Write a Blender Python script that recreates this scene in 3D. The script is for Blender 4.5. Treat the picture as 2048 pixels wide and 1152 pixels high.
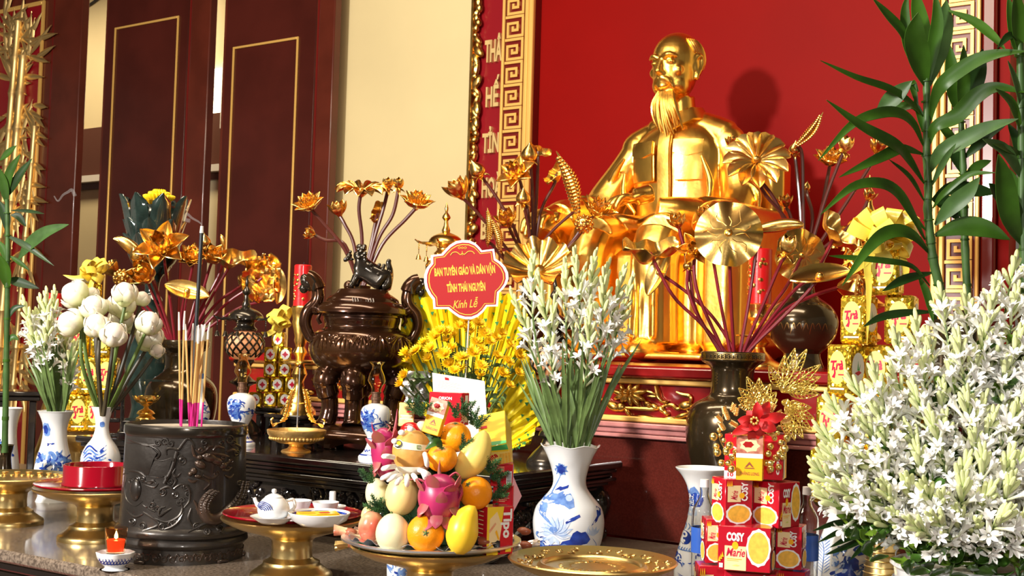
import bpy, bmesh, math, random
from math import sin, cos, pi, radians, sqrt, atan2
from mathutils import Vector, Matrix, Euler, noise

for _o in list(bpy.data.objects):
 bpy.data.objects.remove(_o)
SC = bpy.context.scene
COL = SC.collection

# ------------------------------------------------------------------ camera
FPX = 2500.0                                   # focal length in pixels of a 2048 px wide picture
YAW, PITCH, ROLL = radians(34.6), radians(2.84), radians(1.6)
CAM = Vector((0, 0, 1.5))
_f0 = Vector((-sin(YAW), cos(YAW), 0))
FWD = (_f0 * cos(PITCH) + Vector((0, 0, 1)) * sin(PITCH)).normalized()
_r0 = Vector((cos(YAW), sin(YAW), 0))
_u0 = _r0.cross(FWD)
UP = _u0 * cos(ROLL) - _r0 * sin(ROLL)
RIGHT = _r0 * cos(ROLL) + _u0 * sin(ROLL)
cd = bpy.data.cameras.new('camera')
cd.sensor_width = 36.0
cd.lens = 36.0 * FPX / 2048.0
cd.clip_start = 0.05
cd.dof.use_dof = True
cd.dof.focus_distance = 2.75
cd.dof.aperture_fstop = 18.0
cam = bpy.data.objects.new('camera', cd)
COL.objects.link(cam)
_m = Matrix((RIGHT, UP, -FWD)).transposed().to_4x4()
_m.translation = CAM
cam.matrix_world = _m
SC.camera = cam

# ------------------------------------------------------------------ world, lamps, exposure
SC.view_settings.view_transform = 'Standard'
SC.view_settings.look = 'None'
SC.view_settings.gamma = 1.0
SC.view_settings.use_curve_mapping = False
SC.view_settings.exposure = 0.32
W = bpy.data.worlds.new('hall_light')
SC.world = W
W.use_nodes = True
W.node_tree.nodes['Background'].inputs['Color'].default_value = (1.0, 0.86, 0.68, 1)
W.node_tree.nodes['Background'].inputs['Strength'].default_value = 0.12

def area(name, loc, target, sx, sy, power, col):
 l = bpy.data.lights.new(name, 'AREA')
 l.shape = 'RECTANGLE'; l.size = sx; l.size_y = sy
 l.energy = power; l.color = col
 o = bpy.data.objects.new(name, l)
 COL.objects.link(o)
 o.location = loc
 o.rotation_euler = (Vector(target) - Vector(loc)).to_track_quat('-Z', 'Y').to_euler()
 return o
area('flash_lamp', (-3.0, -2.4, 3.1), (-2.2, 4.4, 1.7), 0.4, 0.4, 390, (1.0, 0.95, 0.88))
area('camera_flash', (0.12, -0.1, 1.95), (-1.6, 2.6, 1.3), 0.22, 0.16, 18, (1.0, 0.96, 0.9))
area('overhead_fill_altar', (-2.2, 2.2, 4.3), (-2.2, 3.2, 1.2), 3.2, 0.5, 75, (1.0, 0.86, 0.62))  # added light above the altar, gives the gold its highlights
area('overhead_fill_hall', (-3.4, 0.2, 4.4), (-3.2, 3.5, 1.2), 2.6, 0.5, 70, (1.0, 0.88, 0.66))  # unseen warm light, added for streaks in the metal and general fill
area('corridor_fill', (-9.0, 6.2, 4.5), (-9.0, 7.0, 1.5), 5.0, 0.4, 75, (1.0, 0.8, 0.5))  # added light that brightens the far corridor wall

# ------------------------------------------------------------------ picture -> place
def ray(px, py):
 return FWD + RIGHT * ((px - 1024) / FPX) - UP * ((py - 576) / FPX)
def P(px, py, d):
 return CAM + ray(px, py) * d
def G(px, py, z):
 r = ray(px, py)
 return CAM + r * ((z - CAM.z) / r.z)
def WL(px, py, y):
 r = ray(px, py)
 return CAM + r * (y / r.y)
def facing(p):
 return -atan2(p.x - CAM.x, p.y - CAM.y)

# ------------------------------------------------------------------ mesh builder
class MB:
 def __init__(s):
  s.v = []; s.f = []; s.m = []
 def add(s, vs, fs, mi=0):
  o = len(s.v)
  s.v.extend(tuple(x) for x in vs)
  for q in fs:
   s.f.append(tuple(i + o for i in q)); s.m.append(mi)
  return s
 def lathe(s, prof, seg=32, mi=0, c=(0, 0, 0), fn=None, close=False, mat=None):
  vs = []; fs = []
  n = len(prof)
  for i, (r, z) in enumerate(prof):
   for k in range(seg):
    a = 2 * pi * k / seg
    rr, zz = (r, z) if fn is None else fn(r, z, a, i)
    p = Vector((rr * cos(a), rr * sin(a), zz))
    if mat: p = mat @ p
    vs.append((p[0] + c[0], p[1] + c[1], p[2] + c[2]))
  for i in range(n - 1):
   for k in range(seg):
    k2 = (k + 1) % seg
    fs.append((i * seg + k, i * seg + k2, (i + 1) * seg + k2, (i + 1) * seg + k))
  if prof[0][0] > 1e-6: fs.append(tuple(range(seg))[::-1])
  if prof[-1][0] > 1e-6: fs.append(tuple((n - 1) * seg + k for k in range(seg)))
  return s.add(vs, fs, mi)
 def lathe_open(s, prof, seg=32, mi=0, c=(0, 0, 0), fn=None):
  vs = []; fs = []
  n = len(prof)
  for i, (r, z) in enumerate(prof):
   for k in range(seg):
    a = 2 * pi * k / seg
    rr, zz = (r, z) if fn is None else fn(r, z, a, i)
    vs.append((rr * cos(a) + c[0], rr * sin(a) + c[1], zz + c[2]))
  for i in range(n - 1):
   for k in range(seg):
    k2 = (k + 1) % seg
    fs.append((i * seg + k, i * seg + k2, (i + 1) * seg + k2, (i + 1) * seg + k))
  return s.add(vs, fs, mi)
 def tube(s, pts, rad, seg=8, mi=0, flat=1.0):
  pts = [Vector(p) for p in pts]
  n = len(pts)
  if not isinstance(rad, (list, tuple)): rad = [rad] * n
  t0 = (pts[1] - pts[0]).normalized()
  ref = Vector((0, 0, 1)) if abs(t0.z) < 0.9 else Vector((0, 1, 0))
  nx = t0.cross(ref).normalized()
  vs = []
  for i in range(n):
   t = (pts[min(i + 1, n - 1)] - pts[max(i - 1, 0)])
   if t.length < 1e-9: t = t0
   t = t.normalized()
   nx = (nx - t * nx.dot(t))
   if nx.length < 1e-6: nx = t.orthogonal()
   nx.normalize()
   ny = t.cross(nx)
   for k in range(seg):
    a = 2 * pi * k / seg
    vs.append(pts[i] + (nx * cos(a) + ny * sin(a) * flat) * rad[i])
  fs = []
  for i in range(n - 1):
   for k in range(seg):
    k2 = (k + 1) % seg
    fs.append((i * seg + k, i * seg + k2, (i + 1) * seg + k2, (i + 1) * seg + k))
  fs.append(tuple(range(seg))[::-1]); fs.append(tuple((n - 1) * seg + k for k in range(seg)))
  return s.add(vs, fs, mi)
 def ell(s, c, r, seg=16, rings=10, mi=0, rot=None):
  if not isinstance(r, (list, tuple)): r = (r, r, r)
  R = Euler(rot).to_matrix() if rot else None
  vs = []; fs = []
  for i in range(1, rings):
   t = pi * i / rings
   for k in range(seg):
    a = 2 * pi * k / seg
    p = Vector((r[0] * sin(t) * cos(a), r[1] * sin(t) * sin(a), r[2] * cos(t)))
    if R: p = R @ p
    vs.append(p + Vector(c))
  tp = Vector((0, 0, r[2])); bt = Vector((0, 0, -r[2]))
  if R: tp = R @ tp; bt = R @ bt
  vs.append(tp + Vector(c)); vs.append(bt + Vector(c))
  nt = len(vs) - 2
  for k in range(seg):
   k2 = (k + 1) % seg
   fs.append((nt, k, k2))
   fs.append((nt + 1, (rings - 2) * seg + k2, (rings - 2) * seg + k))
   for i in range(rings - 2):
    fs.append((i * seg + k, (i + 1) * seg + k, (i + 1) * seg + k2, i * seg + k2))
  return s.add(vs, fs, mi)
 def box(s, c, sz, mi=0, rot=None, bev=0.0):
  hx, hy, hz = sz[0] / 2, sz[1] / 2, sz[2] / 2
  R = Euler(rot).to_matrix() if rot else None
  if bev > 0:
   b = min(bev, hx * .49, hy * .49, hz * .49)
   vs = []; idx = {}
   for sx in (-1, 1):
    for sy in (-1, 1):
     for sz_ in (-1, 1):
      for ax in range(3):
       p = [sx * (hx - b), sy * (hy - b), sz_ * (hz - b)]
       p[ax] = (sx * hx, sy * hy, sz_ * hz)[ax]
       idx[(sx, sy, sz_, ax)] = len(vs); vs.append(Vector(p))
   fs = []
   q = [(-1, -1), (1, -1), (1, 1), (-1, 1)]
   for ax in range(3):
    for sg in (-1, 1):
     def key(a, b_):
      k = [0, 0, 0]; k[ax] = sg; k[(ax + 1) % 3] = a; k[(ax + 2) % 3] = b_
      return idx[(k[0], k[1], k[2], ax)]
     f = [key(a, b_) for a, b_ in q]
     fs.append(f if sg > 0 else f[::-1])
   for ax in range(3):
    o1, o2 = (ax + 1) % 3, (ax + 2) % 3
    for s1 in (-1, 1):
     for s2 in (-1, 1):
      ks = []
      for e, axn in ((-1, o1), (1, o1), (1, o2), (-1, o2)):
       k = [0, 0, 0]; k[ax] = e; k[o1] = s1; k[o2] = s2
       ks.append(idx[(k[0], k[1], k[2], axn)])
      fs.append(ks)
   for sx in (-1, 1):
    for sy in (-1, 1):
     for sz_ in (-1, 1):
      fs.append([idx[(sx, sy, sz_, a)] for a in range(3)])
  else:
   vs = [Vector((x, y, z)) for x in (-hx, hx) for y in (-hy, hy) for z in (-hz, hz)]
   fs = [(0, 1, 3, 2), (4, 6, 7, 5), (0, 4, 5, 1), (2, 3, 7, 6), (0, 2, 6, 4), (1, 5, 7, 3)]
  if R: vs = [R @ p for p in vs]
  return s.add([p + Vector(c) for p in vs], fs, mi)
 def prism(s, poly, t0, t1, fn, mi=0):
  """2-D polygon (no holes) extruded between t0 and t1; fn(x, y, t) -> point"""
  n = len(poly)
  vs = [fn(x, y, t0) for x, y in poly] + [fn(x, y, t1) for x, y in poly]
  fs = [tuple(range(n))[::-1], tuple(range(n, 2 * n))]
  for i in range(n):
   j = (i + 1) % n
   fs.append((i, j, n + j, n + i))
  return s.add(vs, fs, mi)
 def grid(s, fn, nu, nv, mi=0, th=0.0):
  vs = [Vector(fn(i / (nu - 1), j / (nv - 1))) for j in range(nv) for i in range(nu)]
  fs = [(j * nu + i, j * nu + i + 1, (j + 1) * nu + i + 1, (j + 1) * nu + i)
              for j in range(nv - 1) for i in range(nu - 1)]
  if th:
   nrm = [Vector((0, 0, 0)) for _ in vs]
   for q in fs:
    nn = (vs[q[2]] - vs[q[0]]).cross(vs[q[3]] - vs[q[1]])
    for i in q: nrm[i] += nn
   n0 = len(vs)
   back = [v - (n.normalized() * th if n.length > 1e-12 else n) for v, n in zip(vs, nrm)]
   fs2 = [tuple(i + n0 for i in q[::-1]) for q in fs]
   edge = []
   loop = [i for i in range(nu)] + [j * nu + nu - 1 for j in range(1, nv)] + \
                   [(nv - 1) * nu + i for i in range(nu - 2, -1, -1)] + [j * nu for j in range(nv - 2, 0, -1)]
   for a, b in zip(loop, loop[1:] + loop[:1]):
    edge.append((b, a, a + n0, b + n0))
   vs = vs + back; fs = fs + fs2 + edge
  return s.add(vs, fs, mi)
 def merge(s, other, mat=None, mi=None):
  vs = [mat @ Vector(v) for v in other.v] if mat else other.v
  o = len(s.v)
  s.v.extend(tuple(x) for x in vs)
  for q, m in zip(other.f, other.m):
   s.f.append(tuple(i + o for i in q)); s.m.append(m if mi is None else mi)
  return s
 def mesh(s, name, mats, ang=42):
  me = bpy.data.meshes.new(name)
  me.from_pydata([tuple(v) for v in s.v], [], s.f)
  if not isinstance(mats, (list, tuple)): mats = [mats]
  for m in mats: me.materials.append(MAT(m) if isinstance(m, str) else m)
  me.polygons.foreach_set('material_index', s.m)
  me.polygons.foreach_set('use_smooth', [True] * len(s.f))
  me.update()
  bm = bmesh.new(); bm.from_mesh(me)
  bmesh.ops.recalc_face_normals(bm, faces=bm.faces)
  bm.to_mesh(me); bm.free()
  me.set_sharp_from_angle(angle=radians(ang))
  return me
 def build(s, name, mats, parent=None, loc=None, rot=None, ang=42):
  return link(name, s.mesh(name, mats, ang), parent, loc, rot)

def link(name, me, parent=None, loc=None, rot=None, sc=None):
 o = bpy.data.objects.new(name, me)
 COL.objects.link(o)
 if parent is not None: o.parent = parent
 if loc is not None: o.location = loc
 if rot is not None: o.rotation_euler = rot
 if sc is not None: o.scale = sc if isinstance(sc, (tuple, list)) else (sc, sc, sc)
 return o
def split_build(mb, name, mats, parent):
 par = list(range(len(mb.v)))
 def find(i):
  while par[i] != i:
   par[i] = par[par[i]]; i = par[i]
  return i
 for f in mb.f:
  a = find(f[0])
  for i in f[1:]: par[find(i)] = a
 grp = {}
 for k, f in enumerate(mb.f): grp.setdefault(find(f[0]), []).append(k)
 for ks in grp.values():
  idx = {}; n = MB()
  for k in ks:
   q = []
   for i in mb.f[k]:
    if i not in idx: idx[i] = len(n.v); n.v.append(mb.v[i])
    q.append(idx[i])
   n.f.append(tuple(q)); n.m.append(mb.m[k])
  n.build(name, mats, parent)
def tag(o, label=None, cat=None, group=None, kind=None):
 if label: o['label'] = label
 if cat: o['category'] = cat
 if group: o['group'] = group
 if kind: o['kind'] = kind
 return o
def thing(name, label, cat, loc=(0, 0, 0), rz=0.0, group=None):
 o = bpy.data.objects.new(name, None)
 o.empty_display_size = 0.05
 COL.objects.link(o)
 o.location = loc; o.rotation_euler = (0, 0, rz)
 return tag(o, label, cat, group)
def struct(name, mb, mats, parent=None):
 o = mb.build(name, mats, parent)
 if parent is None: o['kind'] = 'structure'
 return o
def copy_tree(o, parent=None):
 c = o.copy(); COL.objects.link(c)
 if parent is not None: c.parent = parent
 for ch in list(o.children): copy_tree(ch, c)
 return c
def spline(pts, n=8):
 """Catmull-Rom through the points"""
 pts = [Vector(p) for p in pts]
 if len(pts) < 3:
  return [pts[0].lerp(pts[-1], i / n) for i in range(n + 1)]
 out = []
 q = [pts[0] * 2 - pts[1]] + pts + [pts[-1] * 2 - pts[-2]]
 for i in range(1, len(q) - 2):
  for k in range(n):
   t = k / n
   a, b, c, d = q[i - 1], q[i], q[i + 1], q[i + 2]
   out.append(0.5 * ((2 * b) + (c - a) * t + (2 * a - 5 * b + 4 * c - d) * t * t + (3 * b - a - 3 * c + d) * t ** 3))
 out.append(pts[-1])
 return out
_TXT = {}
def text2d(s, bold=0.0, shear=0.0):
 """outline of a word as flat triangles, normalised to cap height 1, origin bottom-left"""
 k = (s, bold, shear)
 if k in _TXT: return _TXT[k]
 cu = bpy.data.curves.new('lettering', 'FONT')
 cu.body = s; cu.size = 1.0; cu.offset = bold; cu.shear = shear; cu.resolution_u = 2
 cu.fill_mode = 'FRONT'
 ob = bpy.data.objects.new('lettering', cu)
 me = bpy.data.meshes.new_from_object(ob)
 vs = [(v.co.x, v.co.y) for v in me.vertices]
 fs = [tuple(p.vertices) for p in me.polygons]
 bpy.data.objects.remove(ob); bpy.data.curves.remove(cu); bpy.data.meshes.remove(me)
 if vs:
  x0 = min(v[0] for v in vs); x1 = max(v[0] for v in vs)
 else: x0, x1 = 0, 1
 vs = [((x - x0), y / 0.72) for x, y in vs]
 _TXT[k] = (vs, fs, x1 - x0)
 return _TXT[k]
def put_text(mb, s, x, y, w, h, fn, t, mi=0, bold=0.0, shear=0.0, rot=0, t0=None):
 """word fitted in a box (x, y = left bottom, w wide, h cap height); fn(x, y, t) -> point"""
 vs, fs, tw = text2d(s, bold, shear)
 sx = w / tw
 out = []
 for a, b in vs:
  u, v = a * sx, b * h
  if rot: u, v = u * cos(rot) - v * sin(rot), u * sin(rot) + v * cos(rot)
  out.append(fn(x + u, y + v, t))
 mb.add(out, fs, mi)
 if t0 is not None:
  n = len(out)
  ed = {}
  for q in fs:
   for a, b in zip(q, q[1:] + q[:1]):
    ed[(a, b)] = 1
  side = []
  back = []
  for a, b in vs:
   u, v = a * sx, b * h
   if rot: u, v = u * cos(rot) - v * sin(rot), u * sin(rot) + v * cos(rot)
   back.append(fn(x + u, y + v, t0))
  for (a, b) in ed:
   if (b, a) not in ed: side.append((a, b, b + n, a + n))
  mb.add(out + back, side, mi)

# ------------------------------------------------------------------ materials
_MATS = {}
def newmat(name):
 m = bpy.data.materials.new(name); m.use_nodes = True
 nt = m.node_tree
 b = nt.nodes['Principled BSDF']
 return m, nt, b
def simple(name, col, rough=0.5, metal=0.0, coat=0.0, spec=0.5, var=0.0, vscale=8.0, bump=0.0, bscale=60.0,
           trans=0.0, ior=1.45, emit=None, estr=0.0, sss=0.0, col2=None, detail=4.0, rvar=0.0, alpha=1.0, bdist=0.002):
 m, nt, b = newmat(name)
 N = nt.nodes; L = nt.links
 c = (*col, 1)
 b.inputs['Base Color'].default_value = c
 b.inputs['Roughness'].default_value = rough
 b.inputs['Metallic'].default_value = metal
 b.inputs['Coat Weight'].default_value = coat
 b.inputs['Coat Roughness'].default_value = 0.06
 b.inputs['Specular IOR Level'].default_value = spec
 b.inputs['Transmission Weight'].default_value = trans
 b.inputs['IOR'].default_value = ior
 b.inputs['Alpha'].default_value = alpha
 if sss:
  b.inputs['Subsurface Weight'].default_value = sss
  b.inputs['Subsurface Radius'].default_value = (0.01, 0.006, 0.004)
 if emit:
  b.inputs['Emission Color'].default_value = (*emit, 1)
  b.inputs['Emission Strength'].default_value = estr
 tc = N.new('ShaderNodeTexCoord')
 if var or col2 or rvar:
  nz = N.new('ShaderNodeTexNoise'); nz.inputs['Scale'].default_value = vscale
  nz.inputs['Detail'].default_value = detail
  L.new(tc.outputs['Object'], nz.inputs['Vector'])
  mx = N.new('ShaderNodeMix'); mx.data_type = 'RGBA'
  a = col2 if col2 else tuple(max(0, x * (1 - var)) for x in col)
  d = col if col2 else tuple(min(1, x * (1 + var * .6)) for x in col)
  mx.inputs[6].default_value = (*a, 1); mx.inputs[7].default_value = (*d, 1)
  rp = N.new('ShaderNodeValToRGB')
  rp.color_ramp.elements[0].position = 0.35; rp.color_ramp.elements[1].position = 0.65
  L.new(nz.outputs['Fac'], rp.inputs['Fac'])
  L.new(rp.outputs['Color'], mx.inputs[0])
  L.new(mx.outputs[2], b.inputs['Base Color'])
  if rvar:
   mr = N.new('ShaderNodeMapRange')
   mr.inputs['To Min'].default_value = max(0.02, rough - rvar); mr.inputs['To Max'].default_value = rough + rvar
   L.new(nz.outputs['Fac'], mr.inputs['Value']); L.new(mr.outputs['Result'], b.inputs['Roughness'])
 if bump:
  n2 = N.new('ShaderNodeTexNoise'); n2.inputs['Scale'].default_value = bscale
  n2.inputs['Detail'].default_value = 3.0
  L.new(tc.outputs['Object'], n2.inputs['Vector'])
  bp = N.new('ShaderNodeBump'); bp.inputs['Strength'].default_value = bump
  bp.inputs['Distance'].default_value = bdist
  L.new(n2.outputs['Fac'], bp.inputs['Height']); L.new(bp.outputs['Normal'], b.inputs['Normal'])
 return m
DEF = {
 'gold':      dict(col=(1.0, 0.62, 0.16), rough=0.24, metal=1, bump=0.25, bscale=45, rvar=.08, vscale=14),
 'gold_leaf': dict(col=(1.0, 0.59, 0.12), rough=0.31, metal=1, bump=0.30, bscale=16, rvar=.08, vscale=9, bdist=.006),
 'gold_old':  dict(col=(0.95, 0.60, 0.17), rough=0.30, metal=1, bump=0.3, bscale=50, col2=(0.55, 0.30, 0.07), vscale=18),
 'gold_lotus': dict(col=(0.97, 0.63, 0.20), rough=0.26, metal=1, bump=0.04, bscale=3, bdist=.02, col2=(0.78, 0.48, 0.13), vscale=1.5),
 'gold_relief': dict(col=(0.86, 0.60, 0.24), rough=0.42, metal=.9, bump=.2, bscale=40),
 'gold_dull': dict(col=(0.95, 0.62, 0.22), rough=0.42, metal=1, bump=0.4, bscale=120),
 'gold_paint': dict(col=(0.85, 0.50, 0.13), rough=0.38, metal=.3, bump=0.1, bscale=60),
 'letter_gold': dict(col=(0.86, 0.62, 0.26), rough=0.4, metal=.4),
 'brass':     dict(col=(0.66, 0.48, 0.20), rough=0.30, metal=1, bump=0.12, bscale=90, rvar=.06, vscale=20),
 'brass_dark': dict(col=(0.50, 0.33, 0.12), rough=0.3, metal=1, bump=0.15, bscale=60, rvar=.08),
 'silver':    dict(col=(0.85, 0.86, 0.9), rough=0.32, metal=1, bump=0.1, bscale=40),
 'bronze':    dict(col=(0.085, 0.034, 0.012), rough=0.2, metal=.7, col2=(0.035, 0.012, 0.007), vscale=7, bump=.15, bscale=50, coat=.5),
 'bronze_black': dict(col=(0.055, 0.045, 0.035), rough=0.22, metal=.8, coat=.4, bump=.1, bscale=60),
 'bronze_vase': dict(col=(0.070, 0.046, 0.022), rough=0.2, metal=.7, coat=.6, col2=(0.04, 0.026, 0.012), vscale=6),
 'pot_metal': dict(col=(0.060, 0.052, 0.046), rough=0.36, metal=.55, col2=(0.026, 0.021, 0.018), vscale=6, bump=.35, bscale=55, coat=.25),
 'pot_brown': dict(col=(0.080, 0.050, 0.036), rough=0.33, metal=.5, col2=(0.03, 0.020, 0.015), vscale=9, bump=.3, bscale=45, coat=.35),
 'black_wood': dict(col=(0.012, 0.009, 0.008), rough=0.16, coat=.8, bump=.1, bscale=40),
 'carved_black': dict(col=(0.014, 0.011, 0.010), rough=0.2, coat=.8, bump=.6, bscale=70),
 'door_wood': dict(col=(0.115, 0.020, 0.010), rough=0.28, var=.25, vscale=3, coat=.15),
 'door_face': dict(col=(0.070, 0.011, 0.007), rough=0.3, var=.2, vscale=3, coat=.1),
 'frame_red': dict(col=(0.15, 0.008, 0.006), rough=0.3, coat=.2),
 'panel_red': dict(col=(0.235, 0.0022, 0.0012), rough=0.5, spec=.08, bump=.12, bscale=4, var=.06, vscale=2),
 'plinth_red': dict(col=(0.24, 0.004, 0.005), rough=0.2, coat=.5, bump=.05, bscale=20),
 'letter_red': dict(col=(0.26, 0.004, 0.010), rough=0.35, coat=.2),
 'lacquer':   dict(col=(0.24, 0.003, 0.012), rough=0.12, coat=.8),
 'lacquer_dark': dict(col=(0.20, 0.004, 0.010), rough=0.2, coat=.5),
 'pink_marble': dict(col=(0.52, 0.21, 0.20), rough=0.14, coat=.6, var=.25, vscale=14),
 'red_granite': dict(col=(0.085, 0.013, 0.009), rough=0.15, coat=.4, var=.18, vscale=220, detail=2),
 'granite':   dict(col=(0.22, 0.17, 0.13), rough=0.2, coat=.3, col2=(0.08, 0.06, 0.046), vscale=150, detail=3),
 'dark_marble': dict(col=(0.036, 0.028, 0.022), rough=0.10, coat=.6, col2=(0.10, 0.074, 0.052), vscale=9, detail=6),
 'cream_wall': dict(col=(0.76, 0.62, 0.33), rough=0.6, var=.05, vscale=1.5),
 'cream_far': dict(col=(0.68, 0.58, 0.36), rough=0.6, var=.05, vscale=1.5),
 'rail_brown': dict(col=(0.10, 0.035, 0.022), rough=0.35),
 'rail_white': dict(col=(0.75, 0.72, 0.68), rough=0.4),
 'ceiling_wood': dict(col=(0.10, 0.035, 0.02), rough=0.5),
 'floor_stone': dict(col=(0.20, 0.12, 0.08), rough=0.25, var=.2, vscale=6),
 'porcelain': dict(col=(0.74, 0.75, 0.76), rough=0.10, coat=.5),
 'cobalt':    dict(col=(0.012, 0.03, 0.22), rough=0.12, coat=.5, col2=(0.02, 0.06, 0.36), vscale=60),
 'cobalt_light': dict(col=(0.17, 0.30, 0.60), rough=0.12, coat=.5, col2=(0.06, 0.14, 0.42), vscale=50),
 'cobalt_pale': dict(col=(0.52, 0.62, 0.78), rough=0.12, coat=.5, col2=(0.36, 0.47, 0.70), vscale=40),
 'stem_red':  dict(col=(0.20, 0.012, 0.022), rough=0.28, coat=.4),
 'stem_brown': dict(col=(0.10, 0.022, 0.016), rough=0.35, coat=.3),
 'leaf_green': dict(col=(0.032, 0.090, 0.007), rough=0.4, spec=.35, var=.45, vscale=9),
 'leaf_dark': dict(col=(0.013, 0.040, 0.006), rough=0.42, spec=.35, var=.4, vscale=10),
 'leaf_stalk': dict(col=(0.050, 0.110, 0.028), rough=0.42, spec=.35, var=.3, vscale=20),
 'stem_green': dict(col=(0.12, 0.19, 0.055), rough=0.42, var=.35, vscale=25),
 'stem_lotus': dict(col=(0.055, 0.045, 0.025), rough=0.5, var=.5, vscale=12),
 'stem_lotus_green': dict(col=(0.10, 0.16, 0.03), rough=0.5, var=.4, vscale=12),
 'bud_green': dict(col=(0.62, 0.68, 0.32), rough=0.45, sss=.1, var=.2, vscale=60),
 'yellow_petal': dict(col=(0.93, 0.62, 0.008), rough=0.5, var=.12, vscale=40, sss=.05),
 'yellow_deep': dict(col=(0.72, 0.36, 0.004), rough=0.6, bump=.6, bscale=250),
 'paper_yellow': dict(col=(0.94, 0.72, 0.01), rough=0.42, var=.1, vscale=12, bump=.25, bscale=25),
 'paper_green': dict(col=(0.03, 0.22, 0.06), rough=0.5),
 'white_paper': dict(col=(0.86, 0.84, 0.78), rough=0.6),
 'sign_white': dict(col=(0.86, 0.86, 0.86), rough=0.5),
 'sign_red':  dict(col=(0.44, 0.010, 0.012), rough=0.45),
 'sign_gold': dict(col=(0.90, 0.56, 0.06), rough=0.45),
 'ink_gray':  dict(col=(0.35, 0.35, 0.36), rough=0.6),
 'bow_yellow': dict(col=(0.95, 0.74, 0.10), rough=0.3, coat=.3, sss=.1),
 'candle_red': dict(col=(0.62, 0.010, 0.012), rough=0.3, coat=.3, sss=.1, bump=.3, bscale=40),
 'ash':       dict(col=(0.42, 0.36, 0.28), rough=0.95, bump=.8, bscale=180, var=.25, vscale=60),
 'stick_tan': dict(col=(0.62, 0.36, 0.12), rough=0.7),
 'stick_pink': dict(col=(0.55, 0.01, 0.20), rough=0.6),
 'stick_black': dict(col=(0.010, 0.012, 0.016), rough=0.5),
 'ash_white': dict(col=(0.72, 0.70, 0.66), rough=0.9),
 'chrome_chimney': dict(col=(0.85, 0.80, 0.66), rough=0.08, metal=.6),
 'burner_brown': dict(col=(0.20, 0.11, 0.07), rough=0.35, metal=.7),
 'green_glass': dict(col=(0.022, 0.042, 0.036), rough=0.10, coat=.6, trans=.35, ior=1.5, var=.4, vscale=25, bump=.35, bscale=30),
 'steel':     dict(col=(0.6, 0.6, 0.6), rough=0.25, metal=1),
 'orange':    dict(col=(0.93, 0.34, 0.006), rough=0.36, var=.06, vscale=14, bump=.35, bscale=220, sss=.08),
 'tangerine': dict(col=(0.92, 0.30, 0.004), rough=0.36, var=.06, vscale=14, bump=.35, bscale=200, sss=.08),
 'mango':     dict(col=(0.88, 0.66, 0.16), rough=0.36, var=.1, vscale=16, sss=.08),
 'mango_gold': dict(col=(0.90, 0.58, 0.03), rough=0.36, var=.12, vscale=16, sss=.08),
 'melon':     dict(col=(0.78, 0.72, 0.44), rough=0.36, var=.06, vscale=20, sss=.1),
 'melon_warm': dict(col=(0.80, 0.64, 0.26), rough=0.36, var=.08, vscale=14, sss=.1),
 'pear_tan':  dict(col=(0.62, 0.31, 0.07), rough=0.45, var=.08, vscale=90, sss=.05),
 'apple_red': dict(col=(0.50, 0.012, 0.012), rough=0.25, coat=.3, var=.3, vscale=20),
 'apple_pink': dict(col=(0.62, 0.10, 0.06), rough=0.3, coat=.2, col2=(0.80, 0.45, 0.25), vscale=18),
 'dragon':    dict(col=(0.44, 0.022, 0.11), rough=0.36, col2=(0.30, 0.015, 0.09), vscale=16, coat=.1),
 'dragon_scale': dict(col=(0.44, 0.025, 0.10), rough=0.4, col2=(0.30, 0.10, 0.06), vscale=30),
 'foam_white': dict(col=(0.85, 0.82, 0.74), rough=0.7, sss=.1),
 'foam_cream': dict(col=(0.86, 0.80, 0.58), rough=0.6),
 'cypress':   dict(col=(0.055, 0.16, 0.045), rough=0.55, var=.45, vscale=40),
 'cypress_dark': dict(col=(0.035, 0.105, 0.040), rough=0.55, var=.4, vscale=40),
 'foil':      dict(col=(0.88, 0.88, 0.9), rough=0.3, metal=1, bump=.5, bscale=30),
 'black':     dict(col=(0.010, 0.010, 0.012), rough=0.35),
 'box_red':   dict(col=(0.45, 0.006, 0.020), rough=0.22, coat=.4),
 'box_crimson': dict(col=(0.58, 0.008, 0.022), rough=0.22, coat=.4),
 'box_yellow': dict(col=(0.90, 0.62, 0.03), rough=0.25, coat=.4),
 'box_amber': dict(col=(0.92, 0.45, 0.012), rough=0.3, coat=.3),
 'box_green': dict(col=(0.06, 0.36, 0.10), rough=0.3),
 'box_cream': dict(col=(0.88, 0.68, 0.36), rough=0.35),
 'box_white': dict(col=(0.85, 0.85, 0.85), rough=0.35),
 'biscuit':   dict(col=(0.90, 0.50, 0.06), rough=0.5, var=.15, vscale=120),
 'print_blue': dict(col=(0.02, 0.06, 0.32), rough=0.4),
 'print_brown': dict(col=(0.28, 0.07, 0.03), rough=0.4),
 'skin_print': dict(col=(0.62, 0.28, 0.18), rough=0.4, col2=(0.35, 0.08, 0.05), vscale=90),
 'tea_label': dict(col=(0.70, 0.68, 0.18), rough=0.35, coat=.3),
 'tea_red':   dict(col=(0.55, 0.01, 0.05), rough=0.35, coat=.3),
 'pink_plastic': dict(col=(0.78, 0.42, 0.46), rough=0.3),
 'poinsettia': dict(col=(0.60, 0.012, 0.014), rough=0.5, var=.2, vscale=60),
 'glitter_bead': dict(col=(0.85, 0.66, 0.24), rough=0.28, metal=1, bump=.3, bscale=200),
 'foliage':   dict(col=(0.050, 0.13, 0.016), rough=0.3, coat=.2, var=.5, vscale=14),
 'foliage_light': dict(col=(0.14, 0.26, 0.020), rough=0.3, coat=.2, var=.4, vscale=14),
 'wine':      dict(col=(0.55, 0.004, 0.004), rough=0.05, trans=.6, ior=1.36),
 'wax_glow':  dict(col=(0.7, 0.03, 0.01), rough=0.3, emit=(1.0, 0.10, 0.02), estr=.5),
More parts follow.
